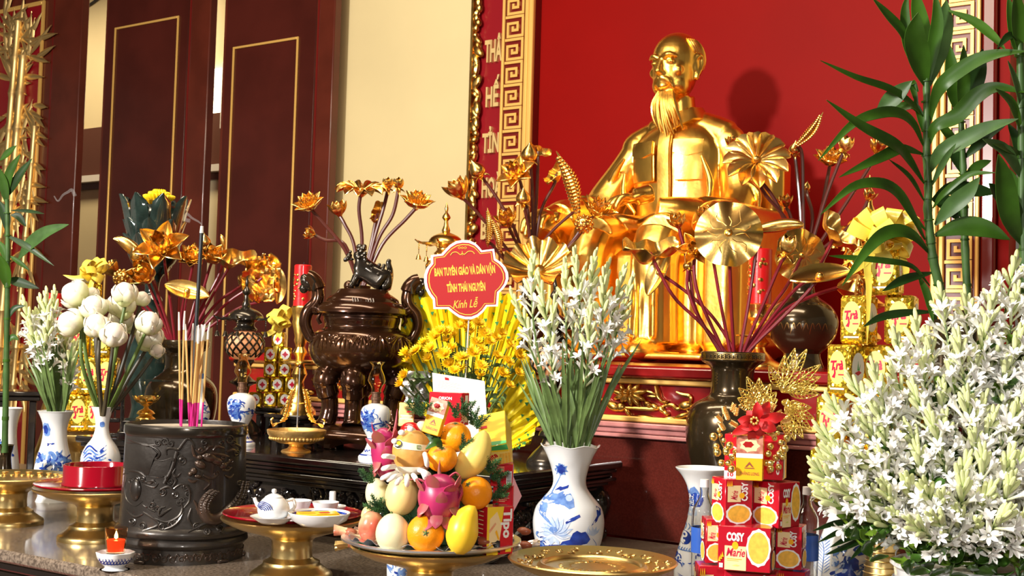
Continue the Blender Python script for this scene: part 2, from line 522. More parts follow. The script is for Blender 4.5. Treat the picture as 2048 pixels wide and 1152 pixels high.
 'smoke': dict(col=(.8, .8, .8), rough=1, alpha=.05),
 'flame':     dict(col=(1, 0.7, 0.3), emit=(1.0, 0.62, 0.22), estr=14.0),
 'lamp_glow': dict(col=(.6, 0.28, 0.14), rough=.5, emit=(1.0, 0.36, 0.12), estr=.22),
 'window_glow': dict(col=(1, .9, .7), emit=(1.0, 0.85, 0.55), estr=7.0),
 'bottle_blue': dict(col=(0.03, 0.10, 0.42), rough=.3),
 'red_cloth': dict(col=(0.16, 0.006, 0.010), rough=.8),
 'pattern_red': dict(col=(0.30, 0.02, 0.015), rough=.5),
}
def glass_mat(name, col, rough=0.03, ior=1.46):
 m, nt, b = newmat(name)
 b.inputs['Base Color'].default_value = (*col, 1)
 b.inputs['Transmission Weight'].default_value = 1.0
 b.inputs['Roughness'].default_value = rough
 b.inputs['IOR'].default_value = ior
 return m
def ramp_z(name, stops, axis=2, rough=.5, coat=0, sss=0.0, lo=0.0, hi=1.0, var=0.0, coord='Object'):
 """colour along one axis of the thing's own shape"""
 m, nt, b = newmat(name)
 N = nt.nodes; L = nt.links
 tc = N.new('ShaderNodeTexCoord'); sp = N.new('ShaderNodeSeparateXYZ')
 L.new(tc.outputs[coord], sp.inputs[0])
 mr = N.new('ShaderNodeMapRange')
 mr.inputs['From Min'].default_value = lo; mr.inputs['From Max'].default_value = hi
 L.new(sp.outputs[axis], mr.inputs['Value'])
 rp = N.new('ShaderNodeValToRGB')
 e = rp.color_ramp.elements
 while len(e) < len(stops): e.new(0.5)
 for k, (p, c) in enumerate(stops):
  e[k].position = p; e[k].color = (*c, 1)
 L.new(mr.outputs['Result'], rp.inputs['Fac'])
 L.new(rp.outputs['Color'], b.inputs['Base Color'])
 b.inputs['Roughness'].default_value = rough
 b.inputs['Coat Weight'].default_value = coat
 if sss:
  b.inputs['Subsurface Weight'].default_value = sss
  b.inputs['Subsurface Radius'].default_value = (0.01, 0.006, 0.004)
 return m
def glitter(name, col, col2, scale, rough=.22, strength=1.0):
 """foil of many small facets that point different ways"""
 m, nt, b = newmat(name)
 N = nt.nodes; L = nt.links
 tc = N.new('ShaderNodeTexCoord')
 vo = N.new('ShaderNodeTexVoronoi'); vo.inputs['Scale'].default_value = scale
 L.new(tc.outputs['Object'], vo.inputs['Vector'])
 ge = N.new('ShaderNodeNewGeometry')
 sub = N.new('ShaderNodeVectorMath'); sub.operation = 'SUBTRACT'
 sub.inputs[1].default_value = (.5, .5, .5)
 L.new(vo.outputs['Color'], sub.inputs[0])
 scv = N.new('ShaderNodeVectorMath'); scv.operation = 'SCALE'; scv.inputs['Scale'].default_value = strength
 L.new(sub.outputs[0], scv.inputs[0])
 ad = N.new('ShaderNodeVectorMath'); ad.operation = 'ADD'
 L.new(ge.outputs['Normal'], ad.inputs[0]); L.new(scv.outputs[0], ad.inputs[1])
 no = N.new('ShaderNodeVectorMath'); no.operation = 'NORMALIZE'
 L.new(ad.outputs[0], no.inputs[0]); L.new(no.outputs[0], b.inputs['Normal'])
 mx = N.new('ShaderNodeMix'); mx.data_type = 'RGBA'
 mx.inputs[6].default_value = (*col, 1); mx.inputs[7].default_value = (*col2, 1)
 sp = N.new('ShaderNodeSeparateColor'); L.new(vo.outputs['Color'], sp.inputs[0])
 L.new(sp.outputs[0], mx.inputs[0]); L.new(mx.outputs[2], b.inputs['Base Color'])
 b.inputs['Metallic'].default_value = 0.85
 b.inputs['Roughness'].default_value = rough
 return m
SPECIAL = {
 'glass':     lambda: glass_mat('glass', (0.97, 0.98, 0.97), 0.02, 1.45),
 'glass_amber': lambda: glass_mat('glass_amber', (0.95, 0.80, 0.48), 0.05, 1.45),
 'acrylic':   lambda: glass_mat('acrylic', (0.95, 0.96, 0.95), 0.03, 1.12),
 'glass_red': lambda: glass_mat('glass_red', (1.0, 0.72, 0.50), 0.02, 1.2),
 'tuberose':  lambda: ramp_z('tuberose', [(0.0, (0.55, 0.62, 0.24)), (0.35, (0.74, 0.76, 0.55)), (0.6, (0.86, 0.85, 0.80)), (1.0, (0.90, 0.89, 0.86))], lo=0.0, hi=1.0, sss=.12, rough=.45),
 'tuberose_bud': lambda: ramp_z('tuberose_bud', [(0.0, (0.34, 0.45, 0.12)), (0.55, (0.68, 0.72, 0.40)), (1.0, (0.60, 0.66, 0.30))], sss=.12, rough=.42),
 'lotus_white': lambda: ramp_z('lotus_white', [(0.0, (0.42, 0.50, 0.16)), (0.30, (0.66, 0.68, 0.38)), (0.6, (0.76, 0.71, 0.60)), (1.0, (0.78, 0.66, 0.60))], lo=-0.9, hi=1.0, sss=.12, rough=.45),
 'tea_foil':  lambda: glitter('tea_foil', (1.0, 0.72, 0.07), (0.80, 0.50, 0.03), 190, .2, .9),
 'tea_foil_far': lambda: glitter('tea_foil_far', (0.95, 0.66, 0.05), (0.66, 0.42, 0.02), 110, .25, .8),
 'glitter':   lambda: glitter('glitter', (0.90, 0.70, 0.20), (0.70, 0.48, 0.08), 420, .3, .8),
}
def MAT(n):
 if n not in _MATS:
  _MATS[n] = SPECIAL[n]() if n in SPECIAL else simple(n, **DEF[n])
 return _MATS[n]
# ================================================================== THE SETTING
T1, T2, PL = 1.0, 1.21, 1.468           # heights: front counter, black table, statue plinth
YW = 5.3                              # face of the red wall panel
def slab(x0, x1, y0, y1, z0, z1, mb=None, mi=0, bev=0.0):
 mb = mb or MB()
 return mb.box(((x0 + x1) / 2, (y0 + y1) / 2, (z0 + z1) / 2), (x1 - x0, y1 - y0, z1 - z0), mi, bev=bev)
CEIL = 4.9
struct('floor', slab(-14, 5, -4, 8, -0.1, 0), 'floor_stone')
struct('ceiling', slab(-14, 5, -4, 8, CEIL, CEIL + .1), 'ceiling_wood')
xl0, xl1 = WL(1000, 300, YW - .05).x, WL(1065, 300, YW - .05).x
xr0, xr1 = WL(1867, 200, YW - .05).x, WL(1962, 200, YW - .05).x
struct('wall_back', slab(xl0 + .02, xr1 - .02, YW, YW + .1, 0, CEIL), 'panel_red')

# --- key-pattern frames on both sides of the red panel
def polyline_strip(mb, pts, w, fn, t0, t1, mi=0):
 """flat raised band along an axis-aligned polyline"""
 for (a, b), (c, d) in zip(pts, pts[1:]):
  x0, x1 = min(a, c) - w / 2, max(a, c) + w / 2
  y0, y1 = min(b, d) - w / 2, max(b, d) + w / 2
  mb.prism([(x0, y0), (x1, y0), (x1, y1), (x0, y1)], t0, t1, fn, mi)
def key_frame(n, x0, x1, flip):
 w = x1 - x0
 root = struct('trim_%d' % n, slab(x0, x1, YW - .05, YW - .002, 0, CEIL), 'frame_red')
 yf = YW - .05
 def strip(a, b, th):
  mb = MB(); slab(a, b, yf - th, yf, 0, CEIL, mb, bev=min(th, b - a) * .4); mb.build('gold_strip', 'gold_paint', root)
 sx = (lambda f: x0 + f * w) if not flip else (lambda f: x1 - f * w)
 def s2(f0, f1, th):
  a, b = sorted((sx(f0), sx(f1))); strip(a, b, th)
 s2(.00, .085, .016)
 s2(.72, .84, .022); s2(.86, 1.0, .03)
 # one key unit, shared by every copy
 k0, k1 = sorted((sx(.135), sx(.68)))
 kw = k1 - k0; uh = 0.119
 g = kw / 6.2
 path = [(-kw/2, uh*.5), (kw/2 - g*.5, uh*.5), (kw/2 - g*.5, -uh*.5+g*1.0), (-kw/2 + g*.5, -uh*.5+g*1.0),
   (-kw/2 + g*.5, uh*.5-g*1.9), (kw/2 - g*2.3, uh*.5-g*1.9), (kw/2 - g*2.3, -uh*.5+g*2.7), (-kw/2 + g*2.2, -uh*.5+g*2.7), (-kw/2+g*2.2, -uh*.5+g*3.5)]
 mb = MB()
 polyline_strip(mb, path, g * .78, lambda x, y, t: (x, t, y), -.012, 0)
 me = mb.mesh('key_motif', 'gold_paint')
 z = .9
 while z < CEIL - .1:
  link('key_motif', me, root, ((k0 + k1) / 2, yf, z)); z += uh
 return root
key_frame(1, xl0, xl1, False)
key_frame(2, xr0, xr1, True)
# gold edge on the frames' outer side faces
# --- couplet board with cut-off words, carved gold border
xb0, xb1 = WL(936, 400, YW + .12).x, WL(1030, 300, YW + .12).x
board = struct('wall_side', slab(xb0, xb1, YW + .12, YW + .2, 0, CEIL), 'letter_red')
random.seed(3)
xe = WL(945, 300, YW + .1).x
mb = MB()
mb.box((xe - .01, YW + .1, CEIL / 2), (.016, .05, CEIL))
zz = 1.6
while zz < CEIL:
 a = random.uniform(-.02, .02)
 mb.ell((xe + a * .6 + .016, YW + .09, zz), (random.uniform(.012, .028), .018, random.uniform(.015, .05)), 8, 6, rot=(0, random.uniform(-.8, .8), 0))
 zz += random.uniform(.02, .045)
mb.build('carved_border', 'gold_old', board)
for word, px0, px1, py0, py1, bold in (('THÂ', 972, 1006, 125, 82, .03), ('HẾ', 974, 1000, 214, 175, .03), ('TỈN', 967, 1000, 306, 268, .03), ('HOÀ', 966, 1004, 395, 356, .03), ('BÌN', 964, 1000, 478, 440, .03)):
 a = WL(px0, py0, YW + .115); b = WL(px1, py0, YW + .115); c = WL(px0, py1, YW + .115)
 mb = MB()
 put_text(mb, word, a.x, a.z, b.x - a.x, c.z - a.z, lambda x, y, t: (x, t, y), YW + .10, 0, bold, t0=YW + .122)
 mb.build('lettering', 'letter_gold', board)
# --- cream wall between the doors and the couplet board
xc0, xc1 = WL(655, 300, YW + .15).x, WL(950, 300, YW + .15).x
struct('wall_left', slab(xc0, xc1 - .02, YW + .15, YW + .25, 0, CEIL), 'cream_wall')
# --- right of the niche: dark column and cream wall
xq0, xq1 = xr1, WL(2016, 100, YW - .06).x
struct('trim_3', slab(xq0 + .002, xq0 + .06, YW - .06, YW + .1, 0, CEIL, bev=.01), 'frame_red')
struct('trim_4', slab(xq0 + .062, xq1, YW - .02, YW + .1, 0, CEIL), 'panel_red')
struct('wall_right', slab(xq1 + .002, 4, YW + .15, YW + .25, 0, CEIL), 'cream_wall')
# --- far corridor wall seen through the gaps
far = struct('wall_far', slab(-14, xc0 + .4, 7.2, 7.3, 0, CEIL), 'cream_far')
slab(-14, xc0 + .35, 7.14, 7.198, 2.98, 3.42).build('chair_rail', 'rail_brown', far)
slab(-14, xc0 + .35, 7.10, 7.198, 2.92, 2.978).build('ledge', 'rail_white', far)
slab(-14, xc0 + .35, 7.16, 7.198, 2.86, 2.918).build('rail_moulding', 'rail_brown', far)
a = WL(400, 145, 7.19); b = WL(452, 250, 7.19)
win = struct('window_1', slab(a.x, b.x, 7.16, 7.198, b.z, a.z), 'window_glow')
slab(a.x - .05, a.x - .002, 7.12, 7.198, b.z - .04, a.z + .04).build('window_frame', 'rail_white', win)
slab(b.x + .002, b.x + .05, 7.12, 7.198, b.z - .04, a.z + .04).build('window_frame', 'rail_white', win)
mb = MB()
pts = [WL(x, y, 7.18) for x, y in ((160, 18), (175, 12), (190, 2), (205, -10))]
mb.tube(spline(pts), .012, 6)
mb.build('cable', 'stick_black', far)

# --- tall lacquered door leaves with thin gold frames
def door_leaf(n, x0, x1, g0, g1, ztop, zbot, st):
 """x0..x1 leaf, g0..g1 gold rectangle, st = where the outer stile begins"""
 t = struct('door_%d' % n, slab(x0, x1, YW, YW + .06, 0.02, CEIL - .02, bev=.006), 'door_wood')
 slab(x0 + .03, st - .01, YW - .006, YW, 0.1, CEIL - .12, bev=.003).build('panel', 'door_face', t)
 gw = .015
 for (a, b, c, d) in ((g0, g0 + gw, zbot, ztop), (g1 - gw, g1, zbot, ztop), (g0 + gw, g1 - gw, ztop - gw, ztop), (g0 + gw, g1 - gw, zbot, zbot + gw)):
  slab(a, b, YW - .016, YW - .007, c, d, bev=.003).build('gold_line', 'gold_paint', t)
 slab(st, st + .012, YW - .004, YW, 0.02, CEIL - .02).build('groove', 'frame_red', t)
 return t
def wx(px, py=300): return WL(px, py, YW).x
door_leaf(1, wx(200), wx(410), wx(222), wx(350), WL(350, 34, YW).z, .5, wx(370))
door_leaf(2, wx(438), wx(660), wx(461), wx(592), WL(598, 74, YW).z, .5, wx(627))
# --- red panel with gilded bamboo relief
x0, x1 = wx(-260), wx(152)
leaf0 = struct('door_3', slab(x0, x1, YW, YW + .06, .02, CEIL - .02, bev=.006), 'door_wood')
gx = wx(79)
slab(x0 + .02, gx - .03, YW - .006, YW, .4, WL(60, 8, YW).z - .03).build('red_field', 'letter_red', leaf0)
slab(gx - .028, gx, YW - .02, YW, .4, WL(60, 8, YW).z, bev=.006).build('gold_line', 'gold_paint', leaf0)
slab(x0 + .02, gx - .029, YW - .02, YW, WL(60, 8, YW).z - .03, WL(60, 8, YW).z, bev=.006).build('gold_line', 'gold_paint', leaf0)
slab(wx(95), wx(97), YW - .004, YW, .02, CEIL - .02).build('groove', 'frame_red', leaf0)
random.seed(11)
def bamboo_leaf(mb, c, ang, ln, w):
 d = Vector((cos(ang), 0, sin(ang))); n = Vector((-sin(ang), 0, cos(ang)))
 def fn(u, v):
  ww = w * (sin(pi * min(1, u * 1.0)) ** .8) * (1 - .35 * u)
  return Vector(c) + d * (u * ln) + n * ((v - .5) * ww) + Vector((0, -.010 - .014 * sin(pi * v) * sin(pi * u) - .012 * u, 0))
 mb.grid(fn, 7, 5, th=.006)
for sx_, zt, rr in ((18, 3.3, .036), (-40, 3.6, .036), (-110, 3.8, .036), (52, 2.9, .024), (2, 3.5, .03)):
 bx = wx(sx_ - 12, 600); mb = MB()
 lean = .18 if sx_ > 0 else .1
 z = .9; k = 0
 while z < zt:
  h = .26
  p0 = Vector((bx + lean * (z - .9) / 3, YW - .03, z)); p1 = Vector((bx + lean * (z + h - .9) / 3, YW - .03, z + h))
  mb.tube([p0, p0.lerp(p1, .06), p0.lerp(p1, .15), p0.lerp(p1, .85), p0.lerp(p1, .94), p1], [rr * 1.18, rr * 1.1, rr * .93, rr * .9, rr * 1.05, rr * 1.18], 10)
  z += h
 mb.build('bamboo_stalk', 'gold_relief', leaf0)
for (px, py, n, sp) in ((35, 75, 9, 1.0), (60, 90, 7, .8), (48, 215, 7, .8), (25, 275, 7, .8), (48, 360, 7, .8), (30, 400, 7, .8), (15, 110, 8, 1), (60, 120, 7, .8), (40, 150, 7, .8), (30, 170, 7, 1), (62, 210, 6, .8), (20, 240, 7, .9), (50, 260, 7, .8), (35, 300, 6, .8), (58, 320, 6, .8), (14, 330, 7, .9), (55, 400, 6, .8), (8, 60, 8, 1), (52, 500, 6, .7), (-30, 100, 9, 1), (-40, 250, 9, 1), (20, 430, 6, .8), (40, 690, 9, .9), (15, 720, 10, .9), (38, 755, 9, .9), (20, 650, 7, .8)):
 c = WL(px, py, YW); mb = MB()
 base = -1.57 if py > 180 else 1.2
 for k in range(n):
  a = base + (k / (n - 1) - .5) * 3.4 * sp + random.uniform(-.2, .2)
  bamboo_leaf(mb, (c.x + random.uniform(-.04, .04), YW, c.z + random.uniform(-.04, .04)), a, random.uniform(.20, .34), .055)
 mb.build('bamboo_foliage', 'gold_relief', leaf0)

# ================================================================== STATUE PLINTH
PX0, PX1, PY0, PY1 = -3.2, 0.45, 3.0, YW - .07
pl = thing('statue_plinth', 'long red plinth with gilded lotus frieze carrying the golden statue', 'plinth', ((PX0 + PX1) / 2, PY0, T1))
def plin(name, x0, x1, y0, y1, z0, z1, m, bev=0.0):
 o = Vector(pl.location)
 return slab(x0 - o.x, x1 - o.x, y0 - o.y, y1 - o.y, z0 - o.z, z1 - o.z, bev=bev).build(name, m, pl)
plin('core', PX0 + .03, PX1 - .03, PY0 + .03, PY1, T1, PL - .04, 'red_granite')
plin('top_ledge', PX0 - .02, PX1 + .02, PY0 - .03, PY1, PL - .034, PL, 'plinth_red', .01)
plin('gold_moulding', PX0 - .01, PX1 + .01, PY0 - .012, PY0 + .03, PL - .050, PL - .035, 'gold_paint', .007)
plin('frieze', PX0, PX1, PY0 + .008, PY0 + .029, PL - .137, PL - .051, 'plinth_red')
plin('gold_moulding', PX0 - .01, PX1 + .01, PY0 - .012, PY0 + .03, PL - .153, PL - .138, 'gold_paint', .007)
plin('marble_moulding', PX0 - .012, PX1 + .012, PY0 - .014, PY0 + .03, PL - .170, PL - .155, 'pink_marble', .006)
plin('marble_moulding', PX0 - .006, PX1 + .006, PY0 - .004, PY0 + .03, PL - .185, PL - .171, 'pink_marble', .005)
plin('marble_moulding', PX0 - .010, PX1 + .010, PY0 - .010, PY0 + .03, PL - .197, PL - .186, 'pink_marble', .004)
tw = .42
x = PX0
zt = PL - .199
k = 0
xj = WL(1383, 980, PY0).x                     # the joint one can see
x = xj - tw * 6
while x < PX1:
 a, b = max(x + .0012, PX0), min(x + tw - .0012, PX1)
 if b - a > .02: plin('tile', a, b, PY0 + .012, PY0 + .029, T1 + .001, zt, 'red_granite', .0015)
 x += tw
# gilded frieze carvings, placed where the photograph shows them
def F3(px, py): return WL(px, py, PY0 + .006)
def blob(mb, px, py, rx, ry, ang=0, dep=.012, seg=10):
 c = F3(px, py); s = c.y / cos(YAW) / FPX * 1.12
 mb.ell((c.x - pl.location.x, c.y - pl.location.y - dep * .3, c.z - pl.location.z), (rx * s, dep, ry * s), seg, 7, rot=(0, -radians(ang), 0))
def strand(mb, pts, r, dep=.8):
 q = [F3(*p) - Vector(pl.location) + Vector((0, -.004, 0)) for p in pts]
 rr = r if isinstance(r, list) else None
 sp_ = spline(q, 5)
 mb.tube(sp_, [r * (1 - .6 * abs(2 * i / (len(sp_) - 1) - 1) ** 2) for i in range(len(sp_))], 7)
def frieze_lotus(cx, cy, s=1.0):
 mb = MB()
 for ang, ln in ((-75, 26), (-48, 34), (-20, 34), (15, 36), (48, 30), (80, 24), (-110, 18), (165, 34), (125, 28), (200, 30), (232, 22)):
  a = radians(ang - 90 + 90)
  blob(mb, cx + s * ln * .55 * cos(a), cy - s * ln * .45 * sin(a) * .8, s * ln * .5, s * 5.2, ang=ang, dep=.014)
 for k in range(9):
  blob(mb, cx - s * 10 + s * 20 * (k % 3) / 2, cy - s * 8 + s * (k // 3) * 5, s * 5, s * 4, dep=.02)
 mb.build('lotus_carving', 'gold_old', pl)
frieze_lotus(1259, 789); frieze_lotus(1500, 800); frieze_lotus(1040, 785, .9); frieze_lotus(655, 765, 1.0); frieze_lotus(860, 775, .9)
mb = MB()                                     # bird in flight
blob(mb, 1322, 797, 14, 4, -40); blob(mb, 1318, 786, 5, 17, 20); blob(mb, 1334, 803, 5, 3, 0); strand(mb, [(1292, 782), (1304, 785), (1314, 790)], .004); strand(mb, [(1296, 792), (1306, 793), (1316, 794)], .004)
mb.build('bird_carving', 'gold_old', pl)
mb = MB()                                     # two cranes
blob(mb, 1372, 811, 13, 8, 10); strand(mb, [(1354, 784), (1366, 789), (1380, 792), (1383, 800), (1376, 812)], .006)
strand(mb, [(1328, 811), (1346, 810), (1356, 818), (1366, 814)], .006); blob(mb, 1400, 813, 18, 8, 15); strand(mb, [(1372, 816), (1380, 826), (1392, 832)], .004)
mb.build('crane_carving', 'gold_old', pl)
mb = MB()                                     # trailing stems and leaves
strand(mb, [(1246, 815), (1280, 817), (1310, 818), (1330, 812)], .006)
for px, py, rx, ry, an in ((1215, 803, 12, 6, -30), (1228, 812, 16, 8, -20), (1243, 814, 10, 8, 0), (1298, 808, 8, 5, -30), (1312, 813, 9, 5, -30), (1326, 819, 9, 5, -40), (1334, 826, 7, 4, -30), (1258, 824, 10, 4, -50), (1290, 834, 20, 4, 0), (1340, 837, 14, 4, 5), (1365, 832, 14, 5, 20), (1190, 800, 14, 8, 20), (1150, 800, 16, 8, 0), (1100, 795, 16, 8, 10), (690, 775, 14, 7, 10), (620, 785, 14, 6, 0), (950, 800, 16, 7, 10)):
 blob(mb, px, py, rx, ry, an)
split_build(mb, 'leaf_carving', 'gold_old', pl)

# ================================================================== FRONT COUNTER (stone top)
CX0, CX1, CY0, CY1 = -5.2, 0.5, 1.76, 2.995
ct = thing('altar_counter', 'long altar counter with polished brown stone top and dark moulded front', 'counter', ((CX0 + CX1) / 2, (CY0 + CY1) / 2, 0))
def cpart(name, x0, x1, y0, y1, z0, z1, m, bev=0.0):
 o = Vector(ct.location)
 return slab(x0 - o.x, x1 - o.x, y0 - o.y, y1 - o.y, z0, z1, bev=bev).build(name, m, ct)
cpart('stone_top', CX0, CX1, CY0, CY1, T1 - .03, T1, 'granite', .008)
cpart('edge_moulding', CX0 + .01, CX1 - .01, CY0 + .015, CY0 + .06, T1 - .052, T1 - .031, 'black_wood', .008)
cpart('edge_moulding', CX0 + .02, CX1 - .02, CY0 + .035, CY0 + .08, T1 - .085, T1 - .053, 'black_wood', .01)
cpart('body', CX0 + .05, CX1 - .05, CY0 + .08, CY1 - .01, 0.002, T1 - .031, 'red_cloth')

# ================================================================== BLACK CARVED TABLE
BX0, BX1, BY0, BY1 = -3.19, -1.665, 2.35, 2.965
bt = thing('carved_altar_table', 'low glossy black table with deeply carved apron standing on the counter', 'table', ((BX0 + BX1) / 2, (BY0 + BY1) / 2, T1))
def bpart(name, x0, x1, y0, y1, z0, z1, m, bev=0.0):
 o = Vector(bt.location)
 return slab(x0 - o.x, x1 - o.x, y0 - o.y, y1 - o.y, z0 - o.z, z1 - o.z, bev=bev).build(name, m, bt)
bpart('table_top', BX0, BX1, BY0, BY1, T2 - .02, T2, 'black_wood', .008)
for k, (ins, z1, z0) in enumerate(((.012, .0205, .032), (.02, .0325, .043), (.012, .0435, .054), (.028, .0545, .066), (.036, .0665, .078))):
 bpart('moulding', BX0 + ins, BX1 - ins, BY0 + ins, BY1 - ins, T2 - z0, T2 - z1, 'black_wood', .004)
bpart('apron', BX0 + .07, BX1 - .07, BY0 + .07, BY1 - .07, T2 - .165, T2 - .079, 'black_wood')
random.seed(21)
def spiral_pts(cx, cz, r, turns, sgn=1, ph=0.0, n=26):
 return [(cx + sgn * r * (1 - .82 * t / n) * cos(ph + turns * 2 * pi * t / n), cz + r * (1 - .82 * t / n) * sin(ph + turns * 2 * pi * t / n)) for t in range(n + 1)]
def carve(x0, x1, zc, fn, n):
 mb = MB()
 for k in range(n):
  u = x0 + (x1 - x0) * (k + .5) / n
  r = random.uniform(.012, .026); z = zc + random.uniform(-.025, .025)
  pts = [Vector(fn(a, b)) for a, b in spiral_pts(u, z, r, 1.7, random.choice((-1, 1)), random.uniform(0, 6))]
  mb.tube(pts, random.uniform(.0035, .006), 6)
  for j in range(3):
   q = fn(u + random.uniform(-.03, .03), zc + random.uniform(-.04, .04))
   mb.ell(q, (random.uniform(.006, .014), random.uniform(.006, .012), random.uniform(.005, .011)), 8, 6, rot=(random.random() * 3, random.random() * 3, 0))
 return mb
o = Vector(bt.location)
yf = BY0 + .068 - o.y
carve(BX0 + .08 - o.x, BX1 - .08 - o.x, T2 - .122 - o.z, lambda a, b: (a, yf - random.uniform(0, .004), b), 46).build('apron_carving', 'black_wood', bt)
xf = BX1 - .068 - o.x
carve(BY0 + .08 - o.y, BY1 - .08 - o.y, T2 - .122 - o.z, lambda a, b: (xf + random.uniform(0, .004), a, b), 18).build('apron_carving', 'black_wood', bt)
for sx, sy in ((BX0 + .06, BY0 + .06), (BX1 - .06, BY0 + .06), (BX0 + .06, BY1 - .06), (BX1 - .06, BY1 - .06)):
 mb = MB()
 dx = 1 if sx > -2 else -1
 px, py = sx - o.x, sy - o.y
 h = T2 - .079 - T1
 mb.tube(spline([(px, py, h), (px + dx * .022, py, h * .75), (px + dx * .006, py, h * .5), (px - dx * .012, py, h * .3), (px + dx * .012, py, .034)], 5), [.03] * 3 + [.034] * 3 + [.03] * 5 + [.024] * 5 + [.028] * 5, 10)
 mb.ell((px + dx * .018, py - .002, .022), (.03, .028, .022), 12, 8)
 mb.ell((px + dx * .024, py - .002, h * .74), (.026, .034, .022), 12, 8)
 mb.build('scroll_leg', 'black_wood', bt)
# ================================================================== TURNED VESSELS
class Decal:
 """things painted or raised on a turned body, given in picture pixels as seen from the front"""
 def __init__(s, prof, cx, d, z0, off=.0005):
  s.p = sorted(prof, key=lambda q: q[1]); s.cx = cx; s.d = d; s.z0 = z0; s.s = d / FPX; s.off = off
 def rad(s, z):
  p = s.p
  if z <= p[0][1]: return p[0][0]
  for (r0, z0), (r1, z1) in zip(p, p[1:]):
   if z <= z1: return r0 + (r1 - r0) * (z - z0) / max(1e-9, z1 - z0)
  return p[-1][0]
 def pt(s, px, py, off=None):
  off = s.off if off is None else off
  z = P(s.cx, py, s.d).z - s.z0
  r = s.rad(z)
  sn = max(-.999, min(.999, (px - s.cx) * s.s / r))
  a = math.asin(sn)
  r += off
  return Vector((r * sin(a), -r * cos(a), z))
 def patch(s, mb, poly, mi=0, rings=3, off=None):
  cx = sum(p[0] for p in poly) / len(poly); cy = sum(p[1] for p in poly) / len(poly)
  n = len(poly); vs = []; fs = []
  for k in range(1, rings + 1):
   t = k / rings
   vs += [s.pt(cx + (x - cx) * t, cy + (y - cy) * t, off) for x, y in poly]
  vs.append(s.pt(cx, cy, off)); c = len(vs) - 1
  for i in range(n):
   j = (i + 1) % n
   fs.append((c, i, j))
   for k in range(rings - 1):
    fs.append((k * n + i, (k + 1) * n + i, (k + 1) * n + j, k * n + j))
  mb.add(vs, fs, mi)
 def blobp(s, mb, cx, cy, rx, ry, ang=0, mi=0, n=12, wob=0.0, off=None):
  a0 = radians(ang)
  poly = []
  for k in range(n):
   a = 2 * pi * k / n; w = 1 + wob * sin(k * 2.6 + cx)
   x, y = rx * cos(a) * w, ry * sin(a) * w
   poly.append((cx + x * cos(a0) - y * sin(a0), cy + x * sin(a0) + y * cos(a0)))
  s.patch(mb, poly, mi, 2, off)
 def stroke(s, mb, pts, w, mi=0, taper=True, n=5, off=None):
  q = spline([(x, y, 0) for x, y in pts], n)
  m = len(q); L = []
  for i, p in enumerate(q):
   t = q[min(i + 1, m - 1)] - q[max(i - 1, 0)]
   t = t.normalized() if t.length > 1e-6 else Vector((1, 0, 0))
   ww = w * .5 * ((1 - abs(2 * i / (m - 1) - 1) ** 3 * .85) if taper else 1)
   L.append((p.x - t.y * ww, p.y + t.x * ww)); L.append((p.x + t.y * ww, p.y - t.x * ww))
  vs = [s.pt(x, y, off) for x, y in L]
  fs = [(2 * i, 2 * i + 1, 2 * i + 3, 2 * i + 2) for i in range(m - 1)]
  mb.add(vs, fs, mi)
 def relief(s, mb, pts, r, mi=0, n=5, taper=True, seg=7, off=0.0):
  q = [s.pt(p.x, p.y, off) for p in spline([(x, y, 0) for x, y in pts], n)]
  m = len(q)
  rr = [r * s.s * ((1 - .55 * abs(2 * i / (m - 1) - 1) ** 2) if taper else 1) for i in range(m)]
  mb.tube(q, rr, seg, mi)
 def lump(s, mb, px, py, rx, ry, dep, mi=0, ang=0):
  c = s.pt(px, py, 0); a = atan2(c.x, -c.y)
  R = Euler((0, 0, a)).to_matrix() @ Euler((0, radians(ang), 0)).to_matrix()
  t = MB(); t.ell((0, 0, 0), (rx * s.s, dep * s.s, ry * s.s), 12, 8)
  M4 = R.to_4x4(); M4.translation = c
  mb.merge(t, M4, mi)
 def band(s, mb, py0, py1, mi=0, off=None):
  off = s.off if off is None else off
  zs = [P(s.cx, py0 + (py1 - py0) * k / 3, s.d).z - s.z0 for k in range(4)]
  mb.lathe_open([(s.rad(z) + off, z) for z in zs], 40, mi)
def prof_px(cx, d, z0, pts, clamp=True):
 s = d / FPX
 out = []
 for r, y in pts:
  z = P(cx, y, d).z - z0
  out.append((r * s, z))
 return out
def smooth_prof(p, n=4):
 q = spline([(r, 0, z) for r, z in p], n)
 return [(max(v.x, 0.0), v.z) for v in q]
def base_at(cx, y, d, z0):
 p = P(cx, y, d); return Vector((p.x, p.y, z0))
def hollow(outer, th=.004, depth=None):
 """outer profile listed top to bottom -> closed profile with an inside wall"""
 zt = outer[0][1]
 zb = min(z for r, z in outer)
 depth = depth if depth else (zt - zb) * .9
 inner = [(max(r - th, .001), z) for r, z in outer if z > zt - depth]
 inner[0] = (max(outer[0][0] - th * .5, .001), zt + th * .25)
 return [(0.0, inner[-1][1])] + inner[::-1] + outer + [(0.0, outer[-1][1])]
def vessel(name, label, cat, cx, d, z0, pts, mat, yref=None, smooth=3, group=None, th=.004, seg=40, fn=None, part='body', depth=None, flat_base=True):
 """pts: (radius px, y px) from the rim down; the last point is set on z0"""
 loc = base_at(cx, yref if yref else pts[0][1], d, z0)
 t = thing(name, label, cat, loc, facing(loc), group)
 pr = prof_px(cx, d, z0, pts)
 if flat_base: pr[-1] = (pr[-1][0], 0.0)
 if smooth > 1: pr = smooth_prof(pr, smooth)
 pr = [(r, max(z, 0.0)) for r, z in pr]
 mb = MB(); mb.lathe(hollow(pr, th, depth), seg, fn=fn)
 mb.build(part, mat, t)
 return t, pr, Decal(pr, cx, d, z0)

